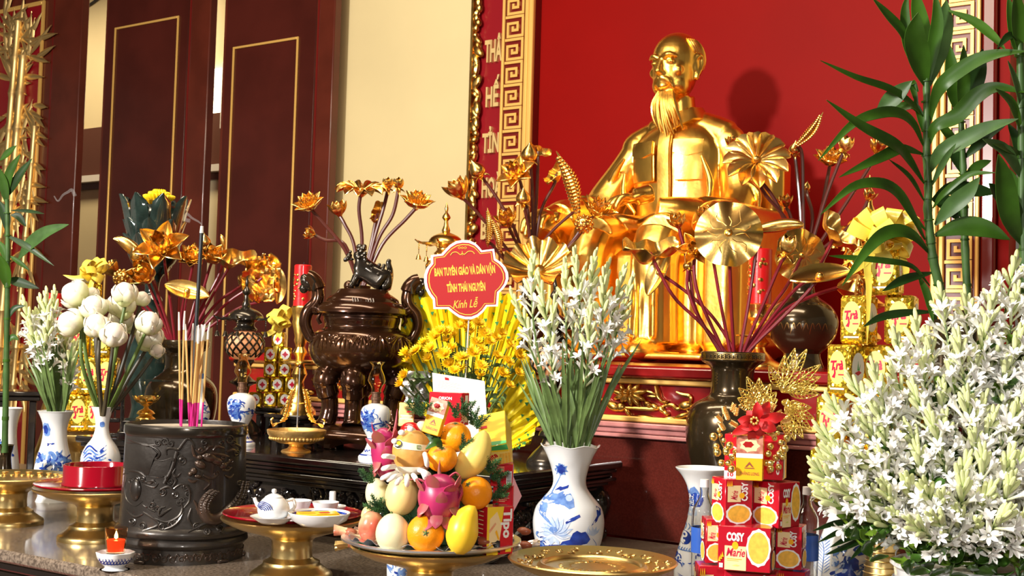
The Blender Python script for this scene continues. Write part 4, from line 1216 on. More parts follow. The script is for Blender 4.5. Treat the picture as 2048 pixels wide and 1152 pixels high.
# ------------------------------------------------------------------ porcelain oil lamps
def oil_lamp(cx, ytop, ybase, label):
 b = G(cx, ybase, T2); d = (b - CAM).dot(FWD)
 k = (ybase - ytop) / 190.0
 t = thing('oil_lamp', label, 'oil lamp', b, facing(b), 'pair of porcelain oil lamps')
 s = d / FPX * k
 body = [(0, 114), (8, 114), (14, 112), (26, 106), (31, 94), (30, 78), (24, 60), (17, 46), (15, 40), (15.5, 34), (17, 26), (23, 14), (30, 8), (33, 4), (33, 0), (0, 0)]
 pr = [(r * s, z * s) for r, z in body]
 prs = smooth_prof(pr[1:-2], 3)
 MB().lathe([(0, prs[0][1])] + prs + [(33 * s, 0), (0, 0)], 40).build('font', 'porcelain', t)
 D = Decal(prs, cx, d, T2)
 D.z0 = P(cx, ybase, d).z - 0.0
 mb = MB(); Y = lambda h: ybase - h * k
 foliage(D, mb, cx - 28 * k, cx - 2 * k, Y(102), Y(58), 46, 8 * k, (0, 1, 1, 0))
 foliage(D, mb, cx + 10 * k, cx + 26 * k, Y(80), Y(68), 8, 7 * k, (0, 0, 1))
 D.blobp(mb, cx - 14 * k, Y(66), 14 * k, 9 * k, 10, 1, 12, .12); D.blobp(mb, cx - 14 * k, Y(84), 12 * k, 10 * k, 10, 1, 12, .12, off=.0003)
 D.stroke(mb, [(cx - 22 * k, Y(62)), (cx, Y(72)), (cx + 22 * k, Y(76))], 3 * k, 0)
 D.blobp(mb, cx, Y(34), 7 * k, 3 * k, 0, 1, 10, .2); D.band(mb, Y(42), Y(40.5))
 for j in range(9): D.stroke(mb, [(cx + (j * 5 - 20) * k, Y(20)), (cx + (j * 5 - 18) * k, Y(15)), (cx + (j * 5 - 15) * k, Y(20))], 2 * k, 0)
 D.band(mb, Y(10), Y(7.5))
 mb.build('painted_landscape', COB, t)
 mb = MB(); mb.lathe([(q[0] * s, q[1] * s) for q in ((0, 114), (9, 114), (9, 120), (11, 121), (11, 126), (9, 127), (9, 134), (11, 135), (11, 137), (0, 137))], 24); mb.build('burner', 'burner_brown', t)
 ch = [(10, 136), (10, 143), (13, 150), (18, 158), (18, 164), (15, 174), (10.5, 184), (10, 190), (14, 198), (16, 200)]
 pc = smooth_prof([(r * s, z * s) for r, z in ch], 3)
 mb = MB(); mb.lathe_open(pc + [(max(r - .0009, .0005), z) for r, z in pc[::-1]], 32, fn=lambda r, z, a, i: (r * (1 + (.08 * cos(8 * a) if z > 194 * s else 0)), z))
 mb.build('glass_chimney', 'glass_amber', t)
 return t
oil_lamp(748, 733, 917, 'blue and white porcelain oil lamp with glass chimney beside the fruit pyramid')
oil_lamp(480, 716, 890, 'blue and white porcelain oil lamp behind the drum incense burner')

# ------------------------------------------------------------------ brass bowl with hanging carp
b = G(592, 903, T2); d = (b - CAM).dot(FWD); s = d / FPX
cb2 = thing('carp_bowl', 'gold bowl on a foot with a thin mast and two hanging carp', 'ornament', b, facing(b))
mb = MB(); mb.lathe([(r * s, z * s) for r, z in ((0, 30), (40, 31), (54, 40), (57, 44), (59, 43), (58, 36), (50, 24), (34, 17), (16, 15), (14, 11), (18, 6), (28, 3), (30, 0), (0, 0))], 44); mb.build('bowl', 'gold_dull', cb2)
mb = MB()
for k in range(44):
 a = 2 * pi * k / 44
 mb.ell((52 * s * cos(a), 52 * s * sin(a), 27 * s), (3.2 * s, 3.2 * s, 4 * s), 7, 5)
mb.build('beaded_rim', 'gold_dull', cb2)
mb = MB(); mb.tube([(0, 0, 30 * s), (2 * s, 0, 168 * s)], 1.5 * s, 8); mb.build('mast', 'steel', cb2)
mb = MB(); mb.ell((2 * s, 0, 170 * s), (4 * s, 3 * s, 4 * s), 10, 8); mb.tube([(-6 * s, 0, 168 * s), (2 * s, 0, 172 * s), (9 * s, 0, 166 * s)], 1.2 * s, 6); mb.build('finial', 'bronze', cb2)
for sg in (-1, 1):
 mb = MB()
 pts = [Vector((sg * q[0] * s + 2 * s, 0, q[1] * s)) for q in ((8, 128), (13, 118), (18, 100), (20, 84), (26, 66), (34, 58), (44, 55))]
 sp_ = spline(pts, 4); n = len(sp_)
 rr = [(.9 + 8.6 * sin(pi * min(1, (i / (n - 1)) * .92 + .12)) ** 1.2) * s for i in range(n)]
 mb.tube(sp_, rr, 10, flat=.4)
 for q in ([(40, 57), (50, 62), (52, 52)], [(38, 55), (48, 50), (53, 55)]):
  pass
 mb.tube(spline([Vector((sg * x * s + 2 * s, 0, z * s)) for x, z in ((40, 56), (50, 54), (53, 62), (49, 66))], 4), 2.0 * s, 6)
 mb.tube(spline([Vector((sg * x * s + 2 * s, 0, z * s)) for x, z in ((40, 56), (47, 50), (51, 52))], 4), 1.6 * s, 6)
 carp = mb.build('carp', 'gold', cb2)
 mb = MB()
 for i in range(3, n - 5):
  for j in (-1, 0, 1):
   mb.ell(sp_[i] + Vector((j * rr[i] * .5, -rr[i] * .38, (i % 2) * s * 1.5)), (2.2 * s, 1.2 * s, 2.4 * s), 6, 5)
 mb.build('scales', 'gold', carp)
 mb = MB(); mb.tube([(2 * s, 0, 96 * s), (sg * 12 * s, 0, 97 * s)], .9 * s, 5); mb.build('hook', 'gold', cb2)

# ------------------------------------------------------------------ bronze tripod censer with lion lid
cx, d = 716, 3.6
s = d / FPX
b = base_at(cx, 880, d, T2)
dg = thing('bronze_censer', 'large glossy brown bronze censer with lion lid and curling handles', 'censer', b, facing(b))
zc = lambda y: P(cx, y, d).z - T2
mb = MB(); mb.lathe([(0, zc(848)), (84 * s, zc(848)), (92 * s, zc(851)), (92 * s, zc(857)), (98 * s, zc(860)), (104 * s, zc(868)), (104 * s, zc(873)), (0, zc(873))], 56)
mb.build('base_plate', 'bronze', dg)
def skirt(u, v):
 a = 2 * pi * u; r = (100 - 3 * v) * s
 return (r * cos(a), r * sin(a), zc(871) - v * (.010 + .014 * (0.5 + .5 * cos(6 * a + .6))))
mb = MB(); mb.grid(skirt, 91, 3, th=.006); mb.build('scalloped_apron', 'bronze', dg)
for k in range(6):
 a = -.1 + 2 * pi * k / 6; mb = MB(); r = 95 * s
 h = zc(872)
 mb.box((r * cos(a), r * sin(a), h / 2 - .001), (.02, .028, h - .002), rot=(0, 0, a), bev=.004); mb.build('plate_foot', 'bronze', dg)
body = smooth_prof([(76 * s, zc(632)), (77 * s, zc(640)), (74 * s, zc(652)), (78 * s, zc(658)), (92 * s, zc(666)), (101 * s, zc(680)), (104 * s, zc(696)), (101 * s, zc(714)), (90 * s, zc(732)), (72 * s, zc(744)), (40 * s, zc(751)), (0, zc(753))], 3)
mb = MB(); mb.lathe([(0, zc(633))] + body, 56); mb.build('body', 'bronze', dg)
mb = MB(); mb.lathe([(r * s, zc(y)) for r, y in ((0, 577), (46, 578), (50, 580), (54, 586), (64, 592), (72, 598), (74, 604), (82, 608), (86, 612), (92, 618), (93, 626), (88, 629), (80, 631), (80, 634), (0, 634))], 56)
lid = mb.build('lid', 'bronze', dg)
mb = MB()
for k in range(9):
 mb.tube([((-20 + k * 5) * s, -70.5 * s * 1.0, zc(598)), ((-18 + k * 5) * s, -73 * s, zc(605))], 1.2 * s, 5)
mb.build('pierced_band', 'bronze_black', lid)
D = Decal(body, cx, d, T2); mb = MB()
for c in (640, 684, 716, 752, 792):
 for k in range(7):
  x = c + (k - 3) * 7
  D.relief(mb, [(c + (k - 3) * 2.2, 672), (x, 684), (x + (k - 3) * 1.6, 702 - abs(k - 3) * 4)], 2.6)
 for sg in (-1, 1): D.relief(mb, sp_px(c + sg * 18, 676, 8, 1.5, sg, 0), 2.2, n=1)
mb.build('leaf_relief', 'bronze', dg)
mb = MB()                                                 # inscription cast on the lid shows as small raised strokes
for a in (-62, -10, 75, 178):                             # four legs
 aa = radians(a); mb = MB()
 r0, r1 = 66 * s, 70 * s
 def LP(r, y, dz=0): return Vector((r * sin(aa), -r * cos(aa), zc(y)))
 mb.tube(spline([LP(58 * s, 738), LP(74 * s, 756), LP(74 * s, 775), LP(66 * s, 800), LP(66 * s, 825), LP(72 * s, 847)], 5), [24 * s] * 4 + [26 * s] * 5 + [22 * s] * 5 + [17 * s] * 6 + [18 * s] * 5 + [21 * s], 14)
 leg = mb.build('leg', 'bronze', dg)
 mb = MB(); q = LP(95 * s, 768)
 sidev = Vector((cos(aa), sin(aa), 0))
 for sg in (-1, 1):
  pts = [q + sidev * (sg * (8 * s - t * .25 * s) * cos(t * .5 + 1) + 0) + Vector((0, 0, (14 * s - t * .5 * s) * sin(t * .5 + 1))) for t in range(22)]
  mb.tube(pts, 2.0 * s, 6)
 mb.ell(q, (5 * s, 5 * s, 5 * s), 10, 7)
 for k in range(5): mb.tube([q + sidev * ((k - 2) * 7 * s) + Vector((0, 0, 18 * s)), q + sidev * ((k - 2) * 8 * s) + Vector((0, 0, 26 * s))], 2.4 * s, 6)
 mb.build('lion_mask', 'bronze', leg)
for sg in (-1, 1):                                        # curling dragon handles
 mb = MB()
 H = [(74, 672), (96, 680), (108, 664), (113, 645), (108, 625), (96, 612), (90, 600), (90, 585), (95, 570), (104, 560), (113, 556)]
 pts = spline([Vector((sg * x * s, 0, zc(y))) for x, y in H], 5); n = len(pts)
 mb.tube(pts, [(9.5 + 3.5 * sin(pi * i / (n - 1)) + (5 if i > n * .72 else 0)) * s for i in range(n)], 12)
 hd = mb.build('handle', 'bronze', dg)
 mb = MB()
 c = Vector((sg * 112 * s, 0, zc(568)))
 mb.ell(c, (12 * s, 13 * s, 19 * s), 14, 10, rot=(0, sg * .5, 0)); mb.ell(c + Vector((sg * 6 * s, 0, -12 * s)), (9 * s, 10 * s, 10 * s), 12, 8)
 for k in range(5): mb.tube([c + Vector((-sg * 8 * s, (k - 2) * 6 * s, 14 * s)), c + Vector((-sg * 16 * s, (k - 2) * 7 * s, 2 * s)), c + Vector((-sg * 14 * s, (k - 2) * 7 * s, -16 * s))], 3 * s, 6)
 mb.ell(c + Vector((sg * 8 * s, -9 * s, 4 * s)), (3.5 * s, 3.5 * s, 3.5 * s), 8, 6); mb.ell(c + Vector((sg * 8 * s, 9 * s, 4 * s)), (3.5 * s, 3.5 * s, 3.5 * s), 8, 6)
 mb.build('beast_head', 'bronze_black', hd)
 mb = MB(); mb.ell((sg * 94 * s, 0, zc(618)), (13 * s, 14 * s, 15 * s), 12, 8); mb.tube([Vector((sg * 82 * s, 0, zc(650))), Vector((sg * 88 * s, 0, zc(640))), Vector((sg * 84 * s, 0, zc(628)))], 4 * s, 8); mb.build('shoulder_knob', 'bronze', hd)
# the lion on the lid: one skinned body
def skin_mesh(name, mat, nodes, edges, root=0, sub=2):
 me = bpy.data.meshes.new(name); me.from_pydata([n[0] for n in nodes], edges, [])
 ob = bpy.data.objects.new(name, me); COL.objects.link(ob)
 md = ob.modifiers.new('skin', 'SKIN'); md.use_smooth_shade = True
 for v, n in zip(me.skin_vertices[0].data, nodes):
  v.radius = (n[1], n[1]) if not isinstance(n[1], tuple) else n[1]; v.use_root = False
 me.skin_vertices[0].data[root].use_root = True
 sb = ob.modifiers.new('sub', 'SUBSURF'); sb.levels = sub; sb.render_levels = sub
 dgp = bpy.context.evaluated_depsgraph_get()
 m2 = bpy.data.meshes.new_from_object(ob.evaluated_get(dgp))
 bpy.data.objects.remove(ob)
 m2.materials.clear(); m2.materials.append(MAT(mat)); m2.name = name
 for p in m2.polygons: p.use_smooth = True
 return m2
LX = lambda x, y, dy=0.0: Vector(((x - cx) * s, dy * s, zc(y)))
nodes = [(LX(758, 560), 20 * s), (LX(738, 548), 22 * s), (LX(718, 535), 20 * s), (LX(708, 522), 15 * s), (LX(704, 508), 15 * s),   # rump, back, chest, neck, head
         (LX(702, 550, -10), 8 * s), (LX(694, 570, -12), 6.5 * s), (LX(688, 574, -14), 7 * s),          # near foreleg
         (LX(704, 552, 12), 8 * s), (LX(702, 574, 12), 7 * s),                                      # far foreleg
         (LX(762, 570, -12), 11 * s), (LX(752, 576, -16), 8 * s), (LX(764, 572, 12), 10 * s), (LX(756, 577, 14), 8 * s),
         (LX(770, 540), 7 * s), (LX(764, 522), 6 * s), (LX(768, 514), 5 * s), (LX(694, 514), 10 * s)]
edges = [(0, 1), (1, 2), (2, 3), (3, 4), (2, 5), (5, 6), (6, 7), (2, 8), (8, 9), (0, 10), (10, 11), (0, 12), (12, 13), (0, 14), (14, 15), (15, 16), (4, 17)]
lion = link('lion_finial', skin_mesh('lion_finial', 'bronze_black', nodes, edges, 1), lid)
mb = MB()
hc = LX(702, 508)
random.seed(9)
for k in range(26):                                       # curls of the mane
 a = random.uniform(0, 2 * pi); q = hc + Vector((6 * s + random.uniform(-4, 10) * s, 15 * s * cos(a), 15 * s * sin(a) + 2 * s)); mb.ell(q, (5 * s, 5 * s, 5 * s), 8, 6)
mb.ell(hc + Vector((-14 * s, -6 * s, 5 * s)), (3 * s, 3 * s, 3 * s), 8, 6); mb.ell(hc + Vector((-14 * s, 6 * s, 5 * s)), (3 * s, 3 * s, 3 * s), 8, 6); mb.ell(hc + Vector((-16 * s, 0, -2 * s)), (6 * s, 8 * s, 5 * s), 10, 7); mb.ell(hc + Vector((-12 * s, 0, -10 * s)), (6 * s, 7 * s, 3 * s), 10, 7)
mb.ell(LX(682, 517, -6), (5 * s, 3 * s, 9 * s), 8, 6, rot=(0, .8, 0)); mb.ell(LX(718, 520, -14), (4 * s, 3 * s, 9 * s), 8, 6)
mb.build('mane', 'bronze_black', lion)
mb = MB(); mb.ell(LX(688, 572, -6), (11 * s, 11 * s, 11 * s), 14, 10); mb.build('ball', 'bronze', lion)
mb = MB()
for k in range(12): mb.ell(LX(742 + random.uniform(-12, 14), 540 + random.uniform(-14, 14), -18 + random.uniform(-3, 3)), (4 * s, 3 * s, 4 * s), 8, 6)
mb.build('body_curls', 'bronze_black', lion)

# ------------------------------------------------------------------ candlesticks with thick red candles
def candlestick(cx, d, ytop, yc, yb, z0, rc, label_s, label_c, mat='gold', pl_r=54, relief=True):
 loc = base_at(cx, yb, d, z0); s = d / FPX
 t = thing('candlestick', label_s, 'candlestick', loc, facing(loc), 'gold candlesticks')
 h = P(cx, yc, d).z - z0; k = rc * s
 prof = [(0, h), (1.0 * k, h), (1.12 * k, h - .004), (1.06 * k, h - .02), (.9 * k, h - .04), (1.0 * k, h - .05), (.66 * k, h * .72), (.72 * k, h * .68), (.5 * k, h * .62), (.82 * k, h * .57), (.5 * k, h * .53), (.45 * k, h * .50)]
 MB().lathe(prof + [(0, h * .5)], 32).build('socket', mat, t)
 MB().lathe([(0, h * .5), (1.7 * k, h * .5), (1.9 * k, h * .49), (1.9 * k, h * .475), (1.2 * k, h * .46), (0, h * .46)], 40).build('drip_pan', mat, t)
 MB().lathe([(0, h * .46), (.5 * k, h * .46), (.9 * k, h * .37), (.5 * k, h * .3), (.6 * k, h * .24), (1.3 * k, h * .1), (1.9 * k, h * .04), (2.0 * k, 0), (0, 0)], 40).build('base', mat, t)
 c = thing('pillar_candle', label_c, 'candle', loc + Vector((0, 0, h + .0005)), facing(loc), 'thick red candles')
 hc = P(cx, ytop, d).z - z0 - h
 mb = MB(); mb.lathe([(0, hc - .004), (.5 * k, hc - .004), (.86 * k, hc), (.97 * k, hc - .003), (.97 * k, 0), (0, 0)], 32); mb.build('wax', 'candle_red', c)
 mb = MB(); mb.tube([(0, 0, hc - .005), (.002, 0, hc + .008)], .0016, 6); mb.build('wick', 'stick_black', c)
 random.seed(int(cx))
 mb = MB()
 for j in range(34):
  a = random.uniform(-2.4, .5); z = hc * random.uniform(.15, .8)
  mb.ell((.97 * k * sin(a), -.97 * k * cos(a), z), (.16 * k * random.uniform(.6, 1.6), .1 * k, .16 * k * random.uniform(.5, 1.4)), 7, 5, rot=(0, 0, a))
 mb.build('gilt_flowers', 'gold_old', c)
 return t
# black pedestal blocks that carry the things at the back of the black table
def pedestal(cx, y, d, w, dp, z1, label):
 p = P(cx, y, d); loc = Vector((p.x, p.y, T2))
 t = thing('wooden_pedestal', label, 'pedestal', loc, 0, 'black wooden pedestals on the carved table')
 h = z1 - T2
 slab(-w / 2, w / 2, -dp / 2, dp / 2, h - .012, h, bev=.003).build('top', 'black_wood', t)
 slab(-w / 2 + .015, w / 2 - .015, -dp / 2 + .015, dp / 2 - .015, h - .025, h - .0125, bev=.003).build('apron', 'black_wood', t)
 for a in (-1, 1):
  for c in (-1, 1):
   slab(a * (w / 2 - .03) - .012, a * (w / 2 - .03) + .012, c * (dp / 2 - .03) - .012, c * (dp / 2 - .03) + .012, 0, h - .0255, bev=.003).build('leg', 'black_wood', t)
 return t
ZP = 1.29
pedestal(596, 830, 3.76, .15, .14, ZP, 'black wooden pedestal under the tall candlestick left of the censer')
candlestick(596, 3.76, 529, 612, 825, ZP, 18, 'slim gold candlestick with wide drip pan left of the censer', 'thick red candle with gilt flowers left of the bronze censer')
p = WL(1517, 640, 4.15); dd = (p - CAM).dot(FWD)
candlestick(1517, dd, 497, 607, 725, PL, 24, 'gold candlestick on the plinth behind the red lotus stems', 'thick red candle with gilt flowers before the golden statue', pl_r=40)
candlestick(94, 5.0, 586, 640, 900, T1, 17, 'gold candlestick hidden behind the left tuberoses', 'thick red candle showing above the left tuberoses')

# ------------------------------------------------------------------ pagoda lamps
def bell(mb, c, s):
 mb.lathe([(0, 4 * s), (2.5 * s, 3.6 * s), (4 * s, 0), (5.4 * s, -5 * s), (6.4 * s, -7 * s), (0, -7 * s)], 12, c=c); mb.tube([(c[0], c[1], c[2] + 4 * s), (c[0], c[1], c[2] + 16 * s)], .8 * s, 5)
def pagoda_lamp(loc, H, body, fret, label, cat='lamp', arms=6, glow=True, rot=0.0, name='pagoda_lamp'):
 s = H / 320.0
 t = thing(name, label, cat, loc, facing(loc) + rot, 'pagoda-shaped altar lamps')
 MB().lathe([(r * s, z * s) for r, z in ((0, 322), (2, 316), (4, 308), (2.5, 300), (8, 292), (9, 288), (4, 282), (5, 272), (9, 262), (8, 258), (0, 258))], 20).build('finial', body, t)
 MB().lathe(smooth_prof([(r * s, z * s) for r, z in ((8, 258), (12, 256), (26, 250), (34, 242), (36, 234), (34, 232), (20, 228), (18, 220), (24, 214), (22, 210))], 2) + [(0, 210 * s)], 36).build('cap', body, t)
 for k in range(arms):
  a = 2 * pi * k / arms + .25
  mb = MB(); d_ = Vector((cos(a), sin(a), 0))
  mb.tube(spline([d_ * 30 * s + Vector((0, 0, 234 * s)), d_ * 48 * s + Vector((0, 0, 233 * s)), d_ * 60 * s + Vector((0, 0, 236 * s)), d_ * 66 * s + Vector((0, 0, 240 * s))], 4), [3 * s] * 5 + [2.4 * s] * 4 + [1.4 * s] * 4, 7)
  arm = mb.build('dragon_arm', body, t)
  mb = MB(); c = d_ * 57 * s + Vector((0, 0, 205 * s)); bell(mb, c, s)
  for j in range(4): mb.ell(c + Vector((0, 0, (16 + j * 4) * s)), (1.5 * s, 1.5 * s, 2.4 * s), 6, 5)
  mb.build('bell', body, arm)
 MB().lathe(smooth_prof([(r * s, z * s) for r, z in ((16, 209), (26, 204), (36, 194), (38, 182), (36, 168), (26, 156), (18, 152))], 2), 32).build('glowing_globe' if glow else 'globe', 'lamp_glow' if glow else body, t)
 mb = MB()
 zs = [206, 198, 188, 178, 168, 158]
 rs = [25, 34, 38.6, 38.8, 36.6, 28]
 n = 14
 for i in range(len(zs)):
  for k in range(n):
   a0 = 2 * pi * (k + .5 * (i % 2)) / n; a1 = 2 * pi * (k + .5 + .5 * (i % 2)) / n
   if i + 1 < len(zs):
    for a2 in (a0 - pi / n, a0 + pi / n):
     mb.tube([(rs[i] * s * cos(a0), rs[i] * s * sin(a0), zs[i] * s), (rs[i + 1] * s * cos(a2), rs[i + 1] * s * sin(a2), zs[i + 1] * s)], 2.1 * s, 5)
 mb.build('pierced_shell', fret, t)
 MB().lathe([(r * s, z * s) for r, z in ((0, 152), (20, 152), (22, 148), (16, 142), (12, 134), (11, 120), (20, 112), (28, 108), (27, 104), (14, 98), (11, 84), (12, 64), (20, 56), (22, 50), (14, 44), (18, 34), (30, 22), (38, 12), (42, 6), (42, 0), (0, 0))], 36).build('stem', body, t)
 return t
p = P(489, 700, 3.95); pagoda_lamp(Vector((p.x, p.y, T2)), P(489, 553, 3.95).z - T2, 'bronze_black', 'bronze_black', 'black pagoda lamp with glowing pierced globe behind the drum burner')
p = P(1107, 700, 3.2); pagoda_lamp(Vector((p.x, p.y, T2)), P(1107, 556, 3.2).z - T2, 'bronze_black', 'bronze_black', 'black pagoda lamp with glowing pierced globe behind the middle tuberoses', rot=.35)
p = WL(889, 560, 4.2); q = WL(889, 406, 4.2); pagoda_lamp(Vector((p.x, p.y, PL)), q.z - PL, 'gold', 'gold', 'tall golden pagoda lamp with small bells behind the sign', glow=False)
p = WL(1737, 560, 4.2); q = WL(1737, 352, 4.2); pagoda_lamp(Vector((p.x, p.y, PL)), q.z - PL, 'gold', 'gold', 'tall golden pagoda lamp behind the yellow bow', glow=False)

# ------------------------------------------------------------------ white bottle behind the incense
cx, d = 403, 3.72
wb, pr, D = vessel('porcelain_bottle', 'slim white porcelain wine bottle behind the incense sticks', 'bottle', cx, d, T2,
 [(5, 758), (6, 760), (6.5, 785), (8, 796), (14, 808), (19, 822), (19, 834), (15, 850), (12, 862), (16, 884)], 'porcelain', smooth=2, seg=28)
mb = MB(); mb.lathe([(0, P(cx, 747, d).z - T2), (5 * D.s, P(cx, 747, d).z - T2), (5.4 * D.s, P(cx, 757.5, d).z - T2), (0, P(cx, 757.5, d).z - T2)], 20); mb.build('stopper', 'cobalt_light', wb)
mb = MB(); foliage(D, mb, 408, 420, 800, 836, 14, 6, (0, 1)); D.band(mb, 838, 840); mb.build('painted_pattern', COB, wb)

# ------------------------------------------------------------------ black wooden pieces and acrylic case at the left end
p = P(232, 830, 3.7); loc = Vector((p.x, p.y, T2)); rz = facing(loc); s = 3.7 / FPX
ws = thing('wooden_chair_stand', 'small black openwork wooden stand left of the acrylic case', 'stand', loc, rz)
zt = P(237, 793, 3.7).z - T2
for x0, x1, z0, z1 in ((-22, -14, 0, 1), (8, 16, 0, 1)): slab(x0 * s, x1 * s, -.02, .02, 0, zt, bev=.002).build('post', 'black_wood', ws)
for f in (.06, .42, .72, .94): slab(-13.8 * s, 7.8 * s, -.016, .016, zt * f - .006, zt * f + .006, bev=.002).build('rail', 'black_wood', ws)
slab(-4 * s, 0 * s, -.012, .012, zt * .43 + .007, zt * .72 - .007).build('slat', 'black_wood', ws)
p = P(293, 840, 3.66); loc = Vector((p.x, p.y, T2)); rz = facing(loc); s = 3.66 / FPX
zb = P(293, 838, 3.66).z - T2; zt = P(293, 760, 3.66).z - T2
ws2 = thing('wooden_block', 'low black wooden block under the acrylic case', 'stand', loc, rz)
slab(-54 * s, 54 * s, -.07, .07, 0, zb * .45, bev=.004).build('base', 'black_wood', ws2); slab(-48 * s, 48 * s, -.06, .06, zb * .45 + .0005, zb - .001, bev=.003).build('plate', 'black_wood', ws2)
ac = thing('acrylic_case', 'clear acrylic case around a small gold lotus cup', 'case', loc + Vector((0, 0, zb)), rz)
hh = zt - zb; w2 = 48 * s; dp = .052
for nm, a in (('front', (-w2, w2, -dp, -dp + .003, 0, hh)), ('back', (-w2, w2, dp - .003, dp, 0, hh)), ('side', (-w2, -w2 + .003, -dp + .0035, dp - .0035, 0, hh)), ('side', (w2 - .003, w2, -dp + .0035, dp - .0035, 0, hh)), ('lid', (-w2 + .0032, w2 - .0032, -dp + .0035, dp - .0035, hh - .003, hh))):
 slab(*a).build(nm + '_pane', 'acrylic', ac)
gl = thing('lotus_cup', 'small golden lotus-shaped cup inside the acrylic case', 'cup', loc + Vector((-.004, 0, zb)), rz)
MB().lathe([(r * s, z * s) for r, z in ((0, 34), (10, 34), (14, 40), (16, 46), (17, 44), (15, 34), (10, 28), (4, 24), (6, 20), (14, 16), (18, 11), (12, 6), (18, 2), (19, 0), (0, 0))], 28).build('cup', 'gold', gl)
for k in range(10):
 a = 2 * pi * k / 10; mb = MB()
 mb.grid(lambda u, v: ((12 + 18 * v - 3 * v * v) * s * cos(a) - (u - .5) * 13 * s * sin(pi * (.12 + .88 * (1 - v) if v > .5 else .5)) * sin(a), (12 + 18 * v - 3 * v * v) * s * sin(a) + (u - .5) * 13 * s * (1 - v ** 3) * cos(a), (32 + 14 * v * v) * s), 5, 6, th=.001)
 mb.build('petal', 'gold', gl)
# dark altar stand at far left
p = P(48, 800, 4.55); loc = Vector((p.x, p.y, T1)); s = 4.55 / FPX; h = P(48, 781, 4.55).z - T1
lt = thing('wooden_side_stand', 'dark wooden stand behind the porcelain vases at far left', 'stand', loc, facing(loc))
slab(-62 * s, 40 * s, -.1, .1, h - .016, h, bev=.004).build('top', 'black_wood', lt); slab(-52 * s, 30 * s, -.09, .09, h - .034, h - .017, bev=.004).build('apron', 'black_wood', lt)
for x in (-44, 16): slab((x - 6) * s, (x + 8) * s, -.08, .08, 0, h - .035, bev=.004).build('leg', 'black_wood', lt)

# ------------------------------------------------------------------ green glass lotus lamp
cx, d = 303, 4.7
p = P(cx, 600, d); loc = Vector((p.x, p.y, T1)); s = d / FPX
gg = thing('glass_lotus_lamp', 'tall dark green glass lotus lamp before the left door', 'lamp', loc, facing(loc))
z_ = lambda y: P(cx, y, d).z - T1
MB().lathe(smooth_prof([(26 * s, z_(545)), (16 * s, z_(560)), (14 * s, z_(585)), (22 * s, z_(600)), (14 * s, z_(615)), (20 * s, z_(650)), (34 * s, z_(680)), (46 * s, z_(720)), (42 * s, z_(770)), (30 * s, z_(810)), (40 * s, z_(850)), (60 * s, z_(890)), (62 * s, 0)], 3), 36).build('stem', 'green_glass', gg)
MB().lathe(smooth_prof([(0, z_(412)), (44 * s, z_(412)), (52 * s, z_(450)), (50 * s, z_(510)), (34 * s, z_(535)), (20 * s, z_(548)), (0, z_(548))], 2), 36).build('bowl', 'green_glass', gg)
def glass_petal(a, r0, r1, y0, y1, w, name='petal'):
 mb = MB(); d_ = Vector((cos(a), sin(a), 0)); n_ = Vector((-sin(a), cos(a), 0))
 def fn(u, v):
  r = r0 + (r1 - r0) * (v ** .8) + (.15 * (r1 - r0) * v ** 6)
  ww = w * (.7 + .5 * sin(pi * min(v, .75) / 1.0)) * (1 if v < .82 else sqrt(max(.02, 1 - ((v - .82) / .18) ** 2)))
  bul = 4 * (u - .5) ** 2
  return d_ * (r - bul * w * .22) * s + n_ * ((u - .5) * ww * s) + Vector((0, 0, z_(y0) + (z_(y1) - z_(y0)) * v))
 mb.grid(fn, 7, 9, th=.008); mb.build(name, 'green_glass', gg)
for k in range(8): glass_petal(2 * pi * k / 8 + .2, 40, 68, 520, 392, 36)
for k in range(8): glass_petal(2 * pi * k / 8 + .59, 36, 60, 535, 440, 38)
for k in range(8): glass_petal(2 * pi * k / 8 + .2, 28, 58, 548, 470, 36)
fl = thing('chrysanthemum', 'yellow flower head resting in the green glass lotus lamp', 'flower', loc + Vector((10 * s, 0, z_(412) + .0005)), facing(loc))
for k in range(3):
 mb = MB(); n = 26 - k * 6
 for j in range(n):
  a = 2 * pi * j / n + k; r = (32 - k * 9) * s
  mb.ell((r * .6 * cos(a), r * .6 * sin(a), (14 + k * 7) * s), (r * .45, 4 * s, 5 * s), 8, 6, rot=(0, -.5 - .25 * k, a))
 mb.build('petal_ring', 'yellow_petal', fl)
MB().lathe([(0, 0), (16 * s, 0), (24 * s, 10 * s), (20 * s, 24 * s), (0, 30 * s)], 16).build('flower_base', 'yellow_deep', fl)
# ================================================================== GOLDEN STATUE
sl = WL(1347, 600, 4.66)
sl = Vector((sl.x, sl.y, PL + .012))
stt = thing('golden_statue', 'large golden statue of a seated bearded man in a buttoned jacket', 'statue', sl, 0.0)
def remesh(mb, name, mat, parent, voxel, smooth=6, fac=.5):
 me = bpy.data.meshes.new(name); me.from_pydata([tuple(v) for v in mb.v], [], mb.f); me.update()
 bm = bmesh.new(); bm.from_mesh(me); bmesh.ops.recalc_face_normals(bm, faces=bm.faces); bm.to_mesh(me); bm.free()
 ob = bpy.data.objects.new(name, me); COL.objects.link(ob)
 r = ob.modifiers.new('remesh', 'REMESH'); r.mode = 'VOXEL'; r.voxel_size = voxel; r.use_smooth_shade = True
 sm = ob.modifiers.new('smooth', 'SMOOTH'); sm.factor = fac; sm.iterations = smooth
 dg_ = bpy.context.evaluated_depsgraph_get()
 m2 = bpy.data.meshes.new_from_object(ob.evaluated_get(dg_))
 bpy.data.objects.remove(ob); m2.name = name
 m2.materials.clear(); m2.materials.append(MAT(mat))
 for p in m2.polygons: p.use_smooth = True
 return link(name, m2, parent)
V = Vector
B = MB()
